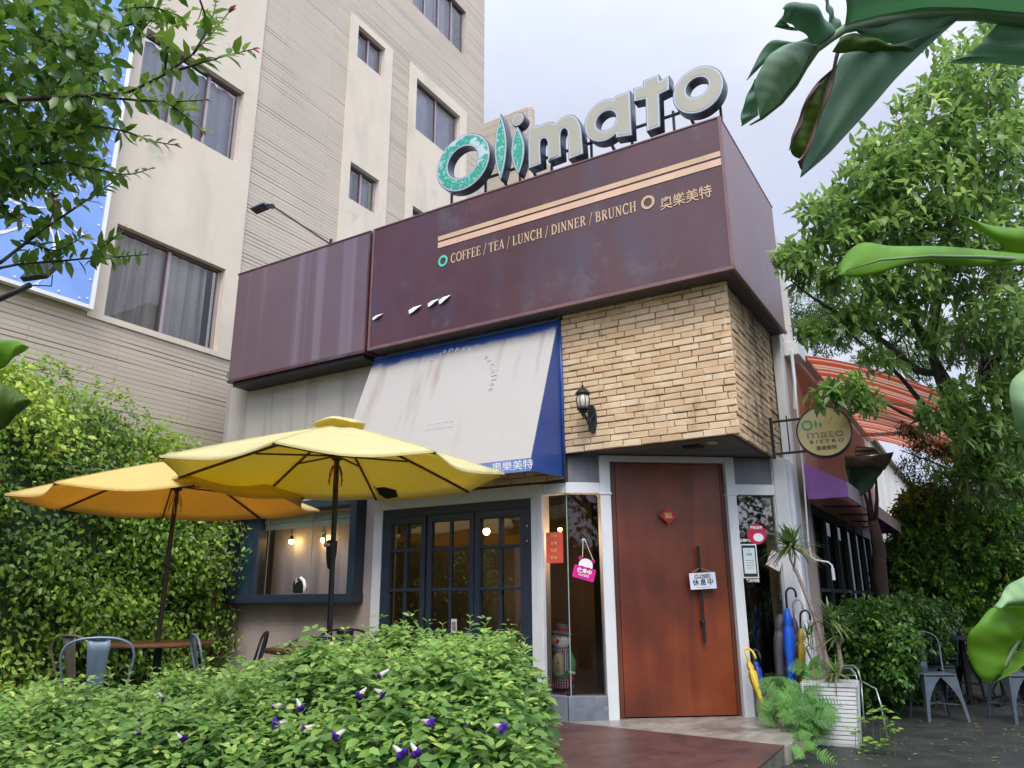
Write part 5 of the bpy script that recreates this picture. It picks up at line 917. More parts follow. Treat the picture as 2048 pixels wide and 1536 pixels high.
mb = MB(); mb.tube([(X0_-.08, Y0_-.01, Z0_+.4), (X0_-.125, Y0_-.04, Z0_+.33), (X0_-.115, Y0_-.075, Z0_+.36)], [.03, .032, .026], 10); mb.build('sleeve', REDF, sn, smooth=True); mb = MB(); mb.ball((X0_-.11, Y0_-.085, Z0_+.385), .025, 10); [mb.tube([(X0_-.11, Y0_-.085, Z0_+.4), (X0_-.11+.03*math.cos(a), Y0_-.09, Z0_+.43+.03*math.sin(a))], .005, 5) for a in np.linspace(.3, 2.8, 6)]; mb.build('straw_bundle', CREAM, sn)
mb = MB(); mb.tube([(X0_+.08, Y0_, Z0_+.4), (X0_+.12, Y0_-.02, Z0_+.31), (X0_+.115, Y0_-.05, Z0_+.22)], [.032, .036, .03], 10); mb.build('sleeve', GREEN, sn, smooth=True); mb = MB(); mb.tube([(X0_+.115, Y0_-.05, Z0_+.235), (X0_+.112, Y0_-.055, Z0_+.215)], .035, 12); mb.build('cuff', FELT, sn); mb = MB(); mb.ball((X0_+.105, Y0_-.06, Z0_+.17), (.035, .03, .042), 12); mb.build('mitten', REDF, sn, smooth=True)
for dx in (-.045, .045): mb = MB(); mb.tube([(X0_+dx, Y0_, Z0_+.12), (X0_+dx, Y0_-.01, Z0_+.04)], [.04, .036], 12); mb.ball((X0_+dx, Y0_-.03, Z0_+.028), (.04, .06, .028), 12); mb.build('boot', PL2, sn, smooth=True)

sn.rotation_euler = (0, 0, R(18))
# ================================================================== WHITE SLATTED PLANTER
PX, PY = -1.40, 7.5
def planter():
    t = thing('slatted_planter', 'white square planter of horizontal slats holding the spiky dragon trees', 'planter', (PX, PY+.2, 0))
    d_ = R(8); X = np.array([math.cos(d_), math.sin(d_), 0]); Y = np.array([-math.sin(d_), math.cos(d_), 0]); o = np.array([PX, PY+.23, 0]); w0, w1_, H = .185, .225, .50; n = 13
    mb = MB()
    for k in range(n):
        z0 = .02+(H-.04)*k/n; z1 = .02+(H-.04)*(k+1)/n-.006; wa = w0+(w1_-w0)*z0/H; wb = w0+(w1_-w0)*z1/H
        V = [o+X*sx*w+Y*sy*w+np.array([0, 0, z]) for w, z in ((wa, z0), (wb, z1)) for sx, sy in ((-1, -1), (1, -1), (1, 1), (-1, 1))]
        mb.add(V, [(0, 1, 5, 4), (1, 2, 6, 5), (2, 3, 7, 6), (3, 0, 4, 7), (0, 3, 2, 1), (4, 5, 6, 7)])
    mb.build('slats', M['whitemetal'], t, bevel=.002)
    mb = MB()
    for z0, z1, k in ((.0, .02, .0), (H-.02, H+.005, .008)): w = w0+(w1_-w0)*z0/H+k; mb.prism([o+X*sx*w+Y*sy*w+np.array([0, 0, z0]) for sx, sy in ((-1, -1), (1, -1), (1, 1), (-1, 1))], (0, 0, z1-z0))
    for sx, sy in ((-1, -1), (1, -1), (1, 1), (-1, 1)): mb.bar(o+(X*sx+Y*sy)*(w0+.002), o+(X*sx+Y*sy)*(w1_+.003)+np.array([0, 0, H]), .02, .02)
    mb.build('frame', mat('planter_frame', (.5, .52, .52), .4), t); mb = MB(); w = .2; mb.prism([o+X*sx*w+Y*sy*w+np.array([0, 0, H-.03]) for sx, sy in ((-1, -1), (1, -1), (1, 1), (-1, 1))], (0, 0, .034)); mb.build('soil', mat('soil', (.03, .02, .012), .95, var=.5, vs=30, bump=.8, bs=80), t)
    return t, o, X, Y, H
pt, po, pX, pY, pH = planter()

# metal folding rack behind the planter
rk = thing('metal_rack', 'pale green tubular metal rack behind the white planter, one leg reaching the ground', 'rack', (-1.2, 8.3, 0))
P = lambda x, y, d: at(x, y, 'y', d); RM = mat('rack_metal', (.36, .46, .42), .3, metal=.5)
mb = MB(); mb.tube([P(1686, 1332, 8.3), P(1706, 1331, 8.3), P(1716, 1340, 8.25), P(1722, 1362, 8.2)], .007, 8); mb.tube([P(1684, 1337, 8.2), P(1700, 1337, 8.2), P(1710, 1346, 8.1), P(1716, 1366, 8.05)], .007, 8); mb.tube([P(1685, 1351, 8.25), P(1714, 1351, 8.2)], .005, 8); mb.build('upper_frame', RM, rk, smooth=True)
mb = MB(); mb.tube([P(1738, 1370, 7.9), P(1752, 1378, 7.75), P(1762, 1410, 7.7), P(1776, 1476, 7.7)*np.array([1, 1, 0])], .007, 8); mb.tube([P(1722, 1362, 8.2), P(1738, 1370, 7.9)], .007, 8); mb.tube([P(1722, 1362, 8.2), P(1730, 1470, 8.2)*np.array([1, 1, 0])], .007, 8); mb.build('leg', RM, rk, smooth=True)

# ================================================================== UMBRELLA STAND AND FOLDED UMBRELLAS
us = thing('umbrella_stand', 'low wire umbrella stand holding folded umbrellas right of the door', 'umbrella stand', (-1.72, 8.1, .1))
SXc, SYc = -1.86, 8.02
mb = MB()
for z in (.16, .32, .52): mb.tube([(SXc+a, SYc+b, z) for a, b in rrect2(.17, .09, .02)+[rrect2(.17, .09, .02)[0]]], .005, 6)
for a, b in rrect2(.17, .09, .02)[::3]: mb.tube([(SXc+a, SYc+b, .13), (SXc+a, SYc+b, .52)], .004, 6)
mb.box(SXc-.17, SXc+.17, SYc-.09, SYc+.09, .13, .15); mb.build('basket', M['black'], us)
def umbrella(label, base, top, col, hcol, hook, r=.045, scale=1, strap=None, taper=1):
    t = thing('folded_umbrella', label, 'umbrella', tuple(base)); b, tp = np.array(base, float), np.array(top, float); d = tp-b; L = np.linalg.norm(d); d /= L
    n = 14; mb = MB(); rnd = random.Random(len(label)); x = np.cross(d, [0, 1, 0]); x /= np.linalg.norm(x); y = np.cross(d, x); prof = [(0, .006), (.06, .012), (.2, .019), (.35, .026), (.5, .029), (.62, .036), (.74, .040), (.8, .036), (.84, .023), (.88, .036), (.93, .028), (.97, .02), (1, .010)]; vs = []
    for s, rr_ in prof:
        for k in range(n): q = 2*math.pi*k/n+s*1.1; w = rr_*r/.045*(.8+.45*(k % 2)+rnd.uniform(-.16, .16)); vs.append(b+d*L*.82*s+(x*math.cos(q)+y*math.sin(q))*w)
    mb.add(vs, [(i*n+k, i*n+(k+1) % n, (i+1)*n+(k+1) % n, (i+1)*n+k) for i in range(len(prof)-1) for k in range(n)]+[tuple(range(n))[::-1], tuple((len(prof)-1)*n+k for k in range(n))]); mb.build('canopy', mat('umbrella_cloth', col, .5, var=.2, vs=8), t, smooth=True)
    mb = MB(); s0 = b+d*L*.8; hv = np.array(hook, float); hv /= np.linalg.norm(hv); pts = [s0, b+d*L*.93]+[b+d*L*.93+hv*.045*(1-math.cos(a))+d*.05*math.sin(a)*1.1 for a in np.linspace(.2, math.pi, 8)]+[b+d*L*.93+hv*.09-d*.035]
    mb.tube(pts, .0105, 8); mb.build('handle', mat('handle', hcol, .3), t, smooth=True); mb = MB(); mb.tube([b+d*L*.5, b+d*L*.83], .006, 6); mb.build('shaft', M['steel'], t); return t
ux = lambda px, py, y: at(px, py, 'y', y)
umbrella('bright blue folded umbrella with black hook handle, standing highest in the wire stand', ux(1578, 1335, 7.95)*np.array([1, 1, 0])+np.array([0, 0, .16]), ux(1571, 1170, 7.95), (.01, .11, .62), (.015, .015, .018), (1, .1, 0), .05)
umbrella('grey folded umbrella behind the blue one, hanging loose', ux(1552, 1340, 8.05)*np.array([1, 1, 0])+np.array([0, 0, .16]), ux(1561, 1185, 8.05), (.10, .095, .105), (.01, .01, .01), (-.2, .6, 0), .062)
umbrella('folded umbrella with a silver hook handle and purple grey cloth, right of the blue one', ux(1592, 1340, 8.08)*np.array([1, 1, 0])+np.array([0, 0, .16]), ux(1585, 1195, 8.08), (.10, .07, .12), (.4, .42, .43), (1, .0, 0), .045)
umbrella('mustard yellow folded umbrella with a black hook handle at the right of the stand', ux(1598, 1345, 8.02)*np.array([1, 1, 0])+np.array([0, 0, .16]), ux(1600, 1218, 8.02), (.50, .32, .03), (.02, .015, .015), (1, 0, 0), .036)
umbrella('bright yellow child umbrella leaning low against the white door post', ux(1535, 1418, 7.62)*np.array([1, 1, 0])+np.array([0, 0, .14]), ux(1488, 1296, 7.85), (.62, .44, .03), (.72, .5, .04), (.9, -.1, -.2), .038)
umbrella('small royal blue folded umbrella tucked behind the leaning yellow one', ux(1530, 1385, 7.85)*np.array([1, 1, 0])+np.array([0, 0, .3]), ux(1505, 1305, 7.95), (.02, .05, .35), (.05, .06, .07), (.3, .6, 0), .035)
bc = thing('cardboard_box', 'small tan box standing on the porch behind the fern fronds', 'box', (-2.0, 7.95, .13)); q = ux(1530, 1380, 8.1); mb = MB(); mb.box(q[0]-.06, q[0]+.16, 7.98, 8.1, .13, .42); mb.build('carton', mat('carton', (.3, .24, .16), .8), bc, bevel=.003)

# ================================================================== FOLIAGE
def norm(a): return a/(np.linalg.norm(a, axis=-1, keepdims=True)+1e-9)
T_FINE = (np.array([[0, 0, 0], [.3, 0, .02], [.65, 0, .0], [1, 0, -.10], [.22, .38, .07], [.6, .40, .05], [.22, -.38, .07], [.6, -.40, .05]]), [(0, 1, 4), (1, 2, 5, 4), (2, 3, 5), (0, 6, 1), (1, 6, 7, 2), (2, 7, 3)])
T_SIMPLE = (np.array([[0, 0, 0], [1, 0, -.08], [.42, .5, .06], [.42, -.5, .06]]), [(0, 1, 2), (0, 3, 1)])
T_LONG = (np.array([[0, 0, 0], [.35, 0, .04], [.7, 0, .0], [1, 0, -.12], [.3, .5, .05], [.72, .34, .01], [.3, -.5, .05], [.72, -.34, .01]]), [(0, 1, 4), (1, 2, 5, 4), (2, 3, 5), (0, 6, 1), (1, 6, 7, 2), (2, 7, 3)])
def leaves(name, P, D, U, Ln, Wd, tint, mat, parent, tmpl=T_FINE, smooth=True):
    """many leaves in one mesh: base point, direction, up, length, width ratio"""
    V0, F0 = tmpl; P = np.asarray(P, float); n = len(P); D = norm(np.asarray(D, float)); U = np.asarray(U, float); S = norm(np.cross(U, D)+1e-6); U = np.cross(D, S)
    Ln = np.broadcast_to(Ln, n)[:, None, None]; Wd = np.broadcast_to(Wd, n)[:, None, None]
    V = P[:, None]+Ln*(V0[None, :, 0:1]*D[:, None]+V0[None, :, 1:2]*Wd*S[:, None]+V0[None, :, 2:3]*U[:, None])
    if parent is not None:
        Mi = np.linalg.inv(ROOTM[root_of(parent).name]); V = V @ Mi[:3, :3].T+Mi[:3, 3]
    k = len(V0); V = V.reshape(-1, 3); cnt = np.array([len(f) for f in F0]); flat = np.concatenate([np.array(f) for f in F0]); loops = (flat[None]+(np.arange(n)*k)[:, None]).ravel(); tot = np.tile(cnt, n); start = np.concatenate([[0], np.cumsum(tot)[:-1]])
    me = bpy.data.meshes.new(name); me.vertices.add(len(V)); me.vertices.foreach_set('co', V.ravel().astype(np.float32)); me.loops.add(len(loops)); me.loops.foreach_set('vertex_index', loops.astype(np.int32)); me.polygons.add(len(tot)); me.polygons.foreach_set('loop_start', start.astype(np.int32)); me.polygons.foreach_set('loop_total', tot.astype(np.int32))
    if smooth: me.polygons.foreach_set('use_smooth', np.ones(len(tot), bool))
    a = me.attributes.new('tint', 'FLOAT', 'POINT'); a.data.foreach_set('value', np.repeat(np.asarray(tint, np.float32), k)); me.materials.append(mat); me.update(calc_edges=True)
    o = bpy.data.objects.new(name, me); C.objects.link(o); o.parent = parent
    if parent is None: ROOTM[o.name] = np.eye(4)
    return o
def rdir(n): return norm(rng.normal(size=(n, 3)))
H_BUSH = leafmat('bush_leaf', (.045, .135, .028), (.24, .40, .075), (.46, .54, .13), .45, .28)
H_IVY = leafmat('ivy_leaf', (.025, .08, .01), (.26, .42, .04), (.46, .54, .07), .4, .28)
H_TREE = leafmat('tree_leaf', (.04, .105, .035), (.23, .38, .085), (.46, .56, .17), .36, .42)
H_NEAR = leafmat('near_leaf', (.04, .115, .015), (.16, .28, .03), (.30, .40, .06), .35, .35)
H_DARK = leafmat('dark_leaf', (.015, .055, .015), (.09, .20, .035), (.18, .33, .04), .4, .25)
H_MID = leafmat('hedge_leaf', (.018, .075, .014), (.15, .31, .04), (.32, .44, .06), .4, .3)
H_FERN = leafmat('fern_leaf', (.03, .12, .025), (.14, .34, .055), None, .5, .3)
H_SPIKE = leafmat('spiky_leaf', (.045, .10, .03), (.17, .26, .07), (.38, .30, .12), .45, .2)
H_SHOOT = leafmat('red_shoot', (.2, .06, .05), (.35, .12, .10), None, .5, .3)
STEM = mat('green_stem', (.16, .2, .06), .6); STEMR = mat('red_stem', (.10, .05, .035), .6)

# ---- tall climber hedge on the left, along the tower
hd = thing('tall_hedge', 'tall dense climber hedge with bright young shoots, its top and bulges coloured as lit, left of the plaster wall under the tower', 'hedge', (-8.6, 4.5, 0))
def htop(y): return np.interp(y, [-1, 1.5, 3.0, 3.65, 4.3, 4.75, 5.2, 5.6, 6.0, 6.35, 6.75], [3.9, 3.9, 3.75, 3.62, 3.85, 3.75, 3.62, 3.42, 3.35, 3.1, 2.75])
mb = MB(); ys = np.linspace(-.5, 6.68, 18); mb.strip([(-8.72, y, 0) for y in ys], [(-8.78, y, htop(y)-.7) for y in ys]); mb.strip([(-8.78, y, htop(y)-.7) for y in ys], [(-9.4, y, htop(y)-.8) for y in ys]); mb.add([(-8.75, 6.68, 0), (-9.4, 6.68, 0), (-9.4, 6.68, 2.3), (-8.78, 6.68, 2.3)], [(0, 1, 2, 3)]); mb.build('branches', M['hedge_core'], hd)  # dark backing sheets added to close gaps between leaves, not branches
nc = 1900; cy_ = rng.uniform(.8, 6.72, nc); cz_ = rng.uniform(0, 1, nc)**.85*htop(cy_); bump = .36*np.sin(cy_*2.3+cz_*1.7)*np.sin(cz_*2.9+cy_)+.1*np.sin(cy_*7+cz_*5); cx_ = -8.62+bump*.8+rng.normal(0, .05, nc)-.25*np.clip(cz_-2.6, 0, 2)-.35*(1-np.clip((htop(cy_)-cz_)/.5, 0, 1))
cc = np.stack([cx_, cy_, cz_], 1); keep = ~((cc[:, 1] > 6.3) & (cc[:, 0] > -8.42)); cc = cc[keep]; nc = len(cc)
nl = 27; idx = np.repeat(np.arange(nc), nl); off = rng.normal(size=(nc*nl, 3))*np.array([.10, .13, .12]); P = cc[idx]+off
D = norm(off*np.array([1.2, .8, .2])+np.array([.35, 0, -.75])*.5+rng.normal(0, .35, off.shape)); U = norm(np.array([.9, -.3, .8])+rng.normal(0, .45, off.shape))
young = np.clip(.30+.16*np.sin(cc[:, 1]*3.1+1)*np.sin(cc[:, 2]*2.3)+rng.normal(0, .13, nc)+.25*(cc[:, 2] > htop(cc[:, 1])-.9)+.2*(bump[keep] > .08), 0, 1); tint = np.clip(young[idx]+rng.normal(0, .17, len(idx)), 0, 1); tint[rng.random(len(idx)) < .02] = 1  # lighter on top and bulges: light put into leaf colour, not age
leaves('leaves', P, D, U, rng.uniform(.035, .10, len(P)), .58, tint, H_IVY, hd, T_SIMPLE)
# arching sprays on top
sp = []; spd = []
for k in range(90):
    y = rng.uniform(3.0, 6.5); b = np.array([-8.75, y, htop(y)-.1]); d = norm(np.array([rng.uniform(-.2, .6), rng.normal(0, .5), rng.uniform(.5, 1.1)])); L = rng.uniform(.2, .5)
    for i in range(12): s = i/11; p = b+d*L*s+np.array([0, 0, -.18*s*s]); sp.append(p); spd.append(norm(d*.5+np.array([rng.normal(0, .6), rng.normal(0, .6), -.3])))
sp = np.array(sp); spd = np.array(spd); leaves('shoots', sp, spd, np.tile([.3, -.3, 1], (len(sp), 1))+rng.normal(0, .3, sp.shape), rng.uniform(.04, .07, len(sp)), .6, rng.uniform(.55, 1, len(sp)), H_IVY, hd, T_SIMPLE)
# second plant of darker trailing stems beside the wall corner
vb = thing('wall_climber', 'loose trailing vine hanging beside the pale wall corner, right end of the tall hedge', 'vine', (-8.6, 6.6, 0)); mb = MB(); PP = []; DD = []
for k in range(16):
    x = rng.uniform(-8.75, -8.28); y = rng.uniform(6.35, 6.8); z0 = rng.uniform(.1, .8); z1 = rng.uniform(1.6, 3.0); pts = [(x+.06*math.sin(i*1.1+k), y+.03*math.cos(i), z0+(z1-z0)*i/8) for i in range(9)]; mb.tube(pts, .006, 5)
    for i in range(80): s = rng.uniform(0, 8); j = int(s) if s < 8 else 7; p = np.array(pts[j])*(1-(s-j))+np.array(pts[min(8, j+1)])*(s-j); PP.append(p+rng.normal(0, .05, 3)); DD.append((rng.normal(0, .6), rng.normal(0, .6)-.3, -.5))
mb.build('stem', STEMR, vb, smooth=True); PP = np.array(PP); leaves('leaves', PP, np.array(DD), np.tile([.5, -.6, .7], (len(PP), 1))+rng.normal(0, .3, PP.shape), rng.uniform(.045, .08, len(PP)), .6, np.clip(rng.normal(.45, .25, len(PP)), 0, 1), H_IVY, vb, T_SIMPLE)

# ---- flowering bush in the foreground (camera-facing band of a real clipped shrub)
BO = np.array([0., 0, 0]); bu = r0; bv = h_          # along the bush, and away from the camera
bush = thing('flowering_bush', 'broad leafy green bush with purple trumpet flowers in front of the terrace', 'bush', tuple(bv*3.6-bu*.8))
def btop(u, v):
    uu = np.asarray(u)*1.0; t = np.interp(uu/v*3.9, [-4.2, -2.6, -2.1, -1.75, -1.45, -1.15, -.95, -.75, -.45, -.1, .06, .14, .22], [.65, .67, .69, .72, .76, .83, .90, .935, .95, .955, .91, .8, .3])
    return t*np.interp(v, [2.2, 2.6, 3.0, 3.4, 3.9, 4.6, 4.9], [.55, .68, .82, .93, 1.0, 1.0, .8])
nc = 2900; cu = rng.uniform(-3.9, .3, nc); cv_ = rng.uniform(2.35, 4.7, nc); tp = btop(cu, cv_); keep = (cu/cv_*3.9 < .2); cu, cv_, tp = cu[keep], cv_[keep], tp[keep]; nc = len(cu)
side = np.clip((cu/cv_*3.9-.0)/.2, 0, 1); cz = tp-np.abs(rng.normal(0, .045, nc))-rng.random(nc)*side*.85*tp-np.where(cv_ < 2.8, rng.random(nc)*.35, 0); cz += .05*np.sin(cu*6+cv_*2)*np.sin(cv_*5+1)+.03*np.sin(cu*17)*np.cos(cv_*13)+np.where(rng.random(nc) < .07, rng.uniform(.02, .10, nc), 0)
cpos = bu*cu[:, None]+bv*cv_[:, None]+np.array([0, 0, 1])*cz[:, None]
nl = 16; idx = np.repeat(np.arange(nc), nl); k = np.tile(np.arange(nl), nc); ang = k*1.57+rng.uniform(0, 6.28, nc)[idx]; rad = rng.uniform(.008, .045, len(idx)); hgt = .075-(k//4)*.04+rng.normal(0, .008, len(idx))
hd_ = np.stack([np.cos(ang), np.sin(ang), np.zeros_like(ang)], 1); P = cpos[idx]+hd_*rad[:, None]*.5+np.array([0, 0, 1])*hgt[:, None]; tilt = np.where(k < 4, .35, -.15)+rng.normal(0, .25, len(k))
D = norm(hd_+np.array([0, 0, 1])*tilt[:, None]); U = norm(np.array([0, 0, 1.])+rng.normal(0, .3, P.shape)-bv*.25)
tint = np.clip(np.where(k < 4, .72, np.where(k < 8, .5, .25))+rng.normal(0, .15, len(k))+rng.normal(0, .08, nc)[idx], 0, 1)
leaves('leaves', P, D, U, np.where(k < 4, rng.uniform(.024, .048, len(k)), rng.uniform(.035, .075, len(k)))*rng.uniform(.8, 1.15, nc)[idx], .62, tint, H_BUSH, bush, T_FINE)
# inner leaves filling the body, tinted dark as shade in the gaps
ni = 14000; cu = rng.uniform(-3.9, .28, ni); cv_ = rng.uniform(2.35, 4.7, ni); ok = cu/cv_*3.9 < .17; cu, cv_ = cu[ok], cv_[ok]; z = btop(cu, cv_)*rng.uniform(.25, .97, len(cu)); P = bu*cu[:, None]+bv*cv_[:, None]+np.array([0, 0, 1])*z[:, None]
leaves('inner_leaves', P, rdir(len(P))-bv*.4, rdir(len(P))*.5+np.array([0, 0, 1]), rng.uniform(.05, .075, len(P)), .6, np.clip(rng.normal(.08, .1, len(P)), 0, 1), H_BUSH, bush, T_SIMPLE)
mb = MB()
for k in range(120):
    u_, v_ = rng.uniform(-3.2, .1), rng.uniform(2.6, 4.4); b = bu*u_+bv*v_; t_ = btop(u_, v_); mb.tube([b, b+np.array([rng.normal(0, .03), rng.normal(0, .03), t_*.5]), b+np.array([rng.normal(0, .06), rng.normal(0, .06), t_*.95])], [.008, .006, .003], 5)
stem_mb = mb
# upright shoots with paired leaves, where the photograph shows them standing clear
SH = [(745, 1330, 4.3, .09), (807, 1245, 4.35, .2), (885, 1250, 4.3, .10), (940, 1235, 4.3, .13), (970, 1250, 4.2, .09), (220, 1340, 3.8, .13), (258, 1335, 3.8, .13), (305, 1340, 3.9, .12), (335, 1345, 3.8, .14), (460, 1325, 4.0, .12), (385, 1350, 3.9, .1), (35, 1400, 3.5, .2), (70, 1370, 3.4, .16), (655, 1270, 4.3, .11), (1050, 1280, 3.9, .1), (600, 1300, 4.2, .1), (690, 1260, 4.4, .1), (140, 1365, 3.7, .1), (430, 1345, 3.6, .1), (500, 1330, 4.1, .1), (840, 1258, 4.5, .08), (1020, 1262, 4.2, .08)]
mb = stem_mb; PP = []; DD = []; LL = []
for px, py, d, L in SH:
    tp_ = dep(px, py, d); b = tp_-np.array([rng.normal(0, .02), rng.normal(0, .02), L+.12]); mb.tube([b, (b+tp_)/2+rng.normal(0, .006, 3), tp_], [.003, .0025, .0015], 5); m_ = max(3, int(L/.03)+2)
    for i in range(m_):
        s = i/(m_-1); p = b+(tp_-b)*(1-s*.75); a = i*1.57+rng.uniform(0, .4)
        for q in (0, math.pi): PP.append(p); DD.append((math.cos(a+q), math.sin(a+q), .75-.5*s)); LL.append(.036+.04*s)
mb.build('stems', STEM, bush, smooth=True); PP = np.array(PP); leaves('shoot_leaves', PP, np.array(DD), np.tile([0, 0, 1.], (len(PP), 1)), np.array(LL), .5, rng.uniform(.6, 1, len(PP)), H_BUSH, bush, T_FINE)
# purple trumpet flowers
FLW = mat('purple_petal', (.09, .02, .36), .5, var=.2, vs=30); FLW2 = mat('flower_tube', (.55, .5, .45), .6)
def flower(px, py, d, s, look):
    c = dep(px, py, d); ax = norm(-fw*look[2]+rt*look[0]+up*look[1]); mb = MB(); x = norm(np.cross(ax, [0, 0, 1.01])); y = np.cross(ax, x); vs = [c-ax*.002]; N = 25
    for k in range(N): a = 2*math.pi*k/N; r = s*(.78+.22*abs(math.cos(2.5*a))); vs.append(c+(x*math.cos(a)+y*math.sin(a))*r*.5+ax*.006); 
    for k in range(N): a = 2*math.pi*k/N; r = s*(.78+.22*abs(math.cos(2.5*a))); vs.append(c+(x*math.cos(a)+y*math.sin(a))*r+ax*(.004*math.sin(5*a))-ax*.004)
    mb.add(vs, [(0, 1+k, 1+(k+1) % N) for k in range(N)]+[(1+k, 1+N+k, 1+N+(k+1) % N, 1+(k+1) % N) for k in range(N)])
    f = mb.build('flower', FLW, bush, smooth=True); mb = MB(); mb.lathe([(.004, -.05), (.008, -.03), (.011, -.012), (.006, -.001)], c, 10, axis=ax); mb.build('flower_tube', FLW2, f, smooth=True)
for i, (px, py, s) in enumerate([(550, 1450, .045), (548, 1415, .03), (602, 1418, .03), (605, 1460, .03), (670, 1475, .032), (275, 1437, .03), (277, 1468, .03), (365, 1482, .04), (352, 1418, .025), (718, 1392, .03), (768, 1388, .032), (805, 1510, .04), (835, 1508, .034), (863, 1446, .035), (1007, 1456, .035), (758, 1353, .022), (324, 1400, .022)]):
    d_ = 3.05 if py > 1440 else 3.25 if py > 1400 else 3.6
    # pull each flower to just outside the leaf surface
    for dd in np.arange(2.5, 4.6, .05):
        q = dep(px, py, dd); 
        if q[2] < btop(q@bu, q@bv)+.03: d_ = dd-.06; break
    flower(px, py, d_, s*.64, (rng.choice([-1, 1])*rng.uniform(.3, 1.2), rng.uniform(-.8, .1), .7))

# ---- overhanging branches of a near tree, upper left
nt_ = thing('overhanging_tree', 'near tree whose leafy branches with reddish tips hang into the upper left corner', 'tree', (-3.4, -.2, 0))
BR = [([(0, 526), (62, 478), (113, 441), (164, 407), (205, 379), (240, 355)], 2.5, .006), ([(0, 200), (90, 196), (164, 191), (232, 188), (262, 183), (328, 150), (386, 109), (431, 58), (458, 24)], 2.3, .008), ([(360, 139), (400, 126), (461, 109), (508, 98)], 2.28, .004), ([(164, 191), (232, 197), (300, 202), (342, 204), (412, 200)], 2.3, .005), ([(328, 202), (350, 216), (376, 236), (405, 262)], 2.3, .0035), ([(150, 250), (202, 253), (253, 263), (308, 284), (350, 290)], 2.35, .005), ([(60, 300), (95, 286), (130, 273), (178, 266)], 2.4, .005), ([(60, 330), (120, 322), (191, 338), (255, 352), (300, 338)], 2.4, .005), ([(0, 536), (39, 528), (122, 522), (181, 516), (219, 515), (294, 509)], 2.6, .005), ([(181, 516), (195, 502), (223, 482), (248, 456)], 2.6, .003), ([(100, 445), (108, 420), (108, 396)], 2.5, .003), ([(40, 480), (110, 505), (160, 478), (168, 470)], 2.52, .003), ([(230, 60), (262, 48), (300, 40), (345, 40)], 2.4, .004), ([(240, 20), (300, 12), (360, 30), (372, 48)], 2.35, .004), ([(328, 150), (334, 110), (335, 60), (330, 20)], 2.3, .004), ([(260, 90), (285, 60), (310, 30)], 2.4, .004), ([(0, 60), (80, 70), (160, 110), (200, 160), (250, 180)], 2.6, .01), ([(0, 330), (60, 350), (90, 372), (110, 405)], 2.5, .005), ([(0, 400), (20, 430), (40, 440)], 2.4, .004), ([(386, 109), (410, 70), (428, 28), (432, 0)], 2.26, .0035), ([(400, 0), (408, 22), (416, 50)], 2.2, .003), ([(180, 90), (190, 130), (180, 175)], 2.45, .004), ([(130, 215), (180, 235), (215, 300)], 2.4, .004)]
mb = MB(); PP = []; DD = []; LL = []; TT = []; UU = []; tips = []
for pts, d, r in BR:
    Q = np.array([dep(x, y, d+.12*math.sin(i*1.3+x*.01)) for i, (x, y) in enumerate(pts)]); seg = np.linalg.norm(np.diff(Q, axis=0), axis=1); cl = np.concatenate([[0], np.cumsum(seg)]); L = cl[-1]; m_ = max(6, int(L/.03)); ss = np.linspace(0, L, m_); Z = np.stack([np.interp(ss, cl, Q[:, i]) for i in range(3)], 1)
    for _ in range(2): Z[1:-1] = (Z[:-2]+2*Z[1:-1]+Z[2:])/4
    mb.tube(Z, np.linspace(r, .0016, m_), 6); n_l = int(L/.021)
    for i in range(n_l):
        s = L*(.08+.9*(i+rng.random()*.5)/n_l); p = np.array([np.interp(s, ss, Z[:, j]) for j in range(3)]); j = min(m_-2, int(s/L*(m_-1))); t_ = norm(Z[j+1]-Z[j]); sgn = 1 if i % 2 else -1; sdv = norm(np.cross(t_, fw)); f = s/L
        PP.append(p); DD.append(norm(t_*.75+sdv*sgn*.8+rng.normal(0, .28, 3)+np.array([0, 0, -.18]))); LL.append((.066-.03*f**3)*rng.uniform(.65, 1.15)); TT.append(np.clip(.25+.5*f+rng.normal(0, .12), 0, 1)); UU.append(-fw*.5+np.array([0, 0, .9])+rng.normal(0, .35, 3))
    tips.append((Z[-1], norm(Z[-1]-Z[-2])))
trunk = [np.array([-3.4, -.2, 0]), np.array([-3.3, 0, 1.2]), np.array([-3.1, .3, 2.2]), dep(-150, 150, 2.5), dep(0, 60, 2.6)]
mb.build('branches', M['bark'], nt_, smooth=True); mb2 = MB(); mb2.tube(trunk, [.09, .075, .06, .04, .012], 10); mb2.tube([trunk[3], dep(-60, 200, 2.4), dep(0, 200, 2.3)], [.03, .02, .01], 8); mb2.tube([trunk[2], dep(-120, 420, 2.5), dep(0, 526, 2.5)], [.04, .02, .008], 8); mb2.tube([dep(-120, 420, 2.5), dep(-60, 540, 2.6), dep(0, 536, 2.6)], [.02, .012, .006], 8); mb2.build('trunk', M['bark'], nt_, smooth=True)
# denser twigs deeper in the crown
for (x0, x1, y0_, y1_, d0, d1, N) in ((-60, 190, -30, 370, 2.3, 3.3, 1700), (150, 330, -30, 60, 2.3, 2.9, 200), (120, 240, 40, 270, 2.3, 2.9, 230), (-40, 60, 330, 430, 2.4, 2.9, 60), (-40, 150, 250, 350, 2.4, 2.9, 150), (330, 400, -30, 30, 2.2, 2.5, 50)):
    for _ in range(N):
        x, y = rng.uniform(x0, x1), rng.uniform(y0_, y1_)
        if x > 100 and rng.random() < (x-100)/190*.65: continue
        PP.append(dep(x, y, rng.uniform(d0, d1))); DD.append(norm(rng.normal(0, .7, 3)+rt*.35+np.array([0, 0, -.35]))); LL.append(rng.uniform(.045, .075)); TT.append(np.clip(rng.normal(.25, .2), 0, .9)); UU.append(-fw*.4+np.array([0, 0, .9])+rng.normal(0, .5, 3))
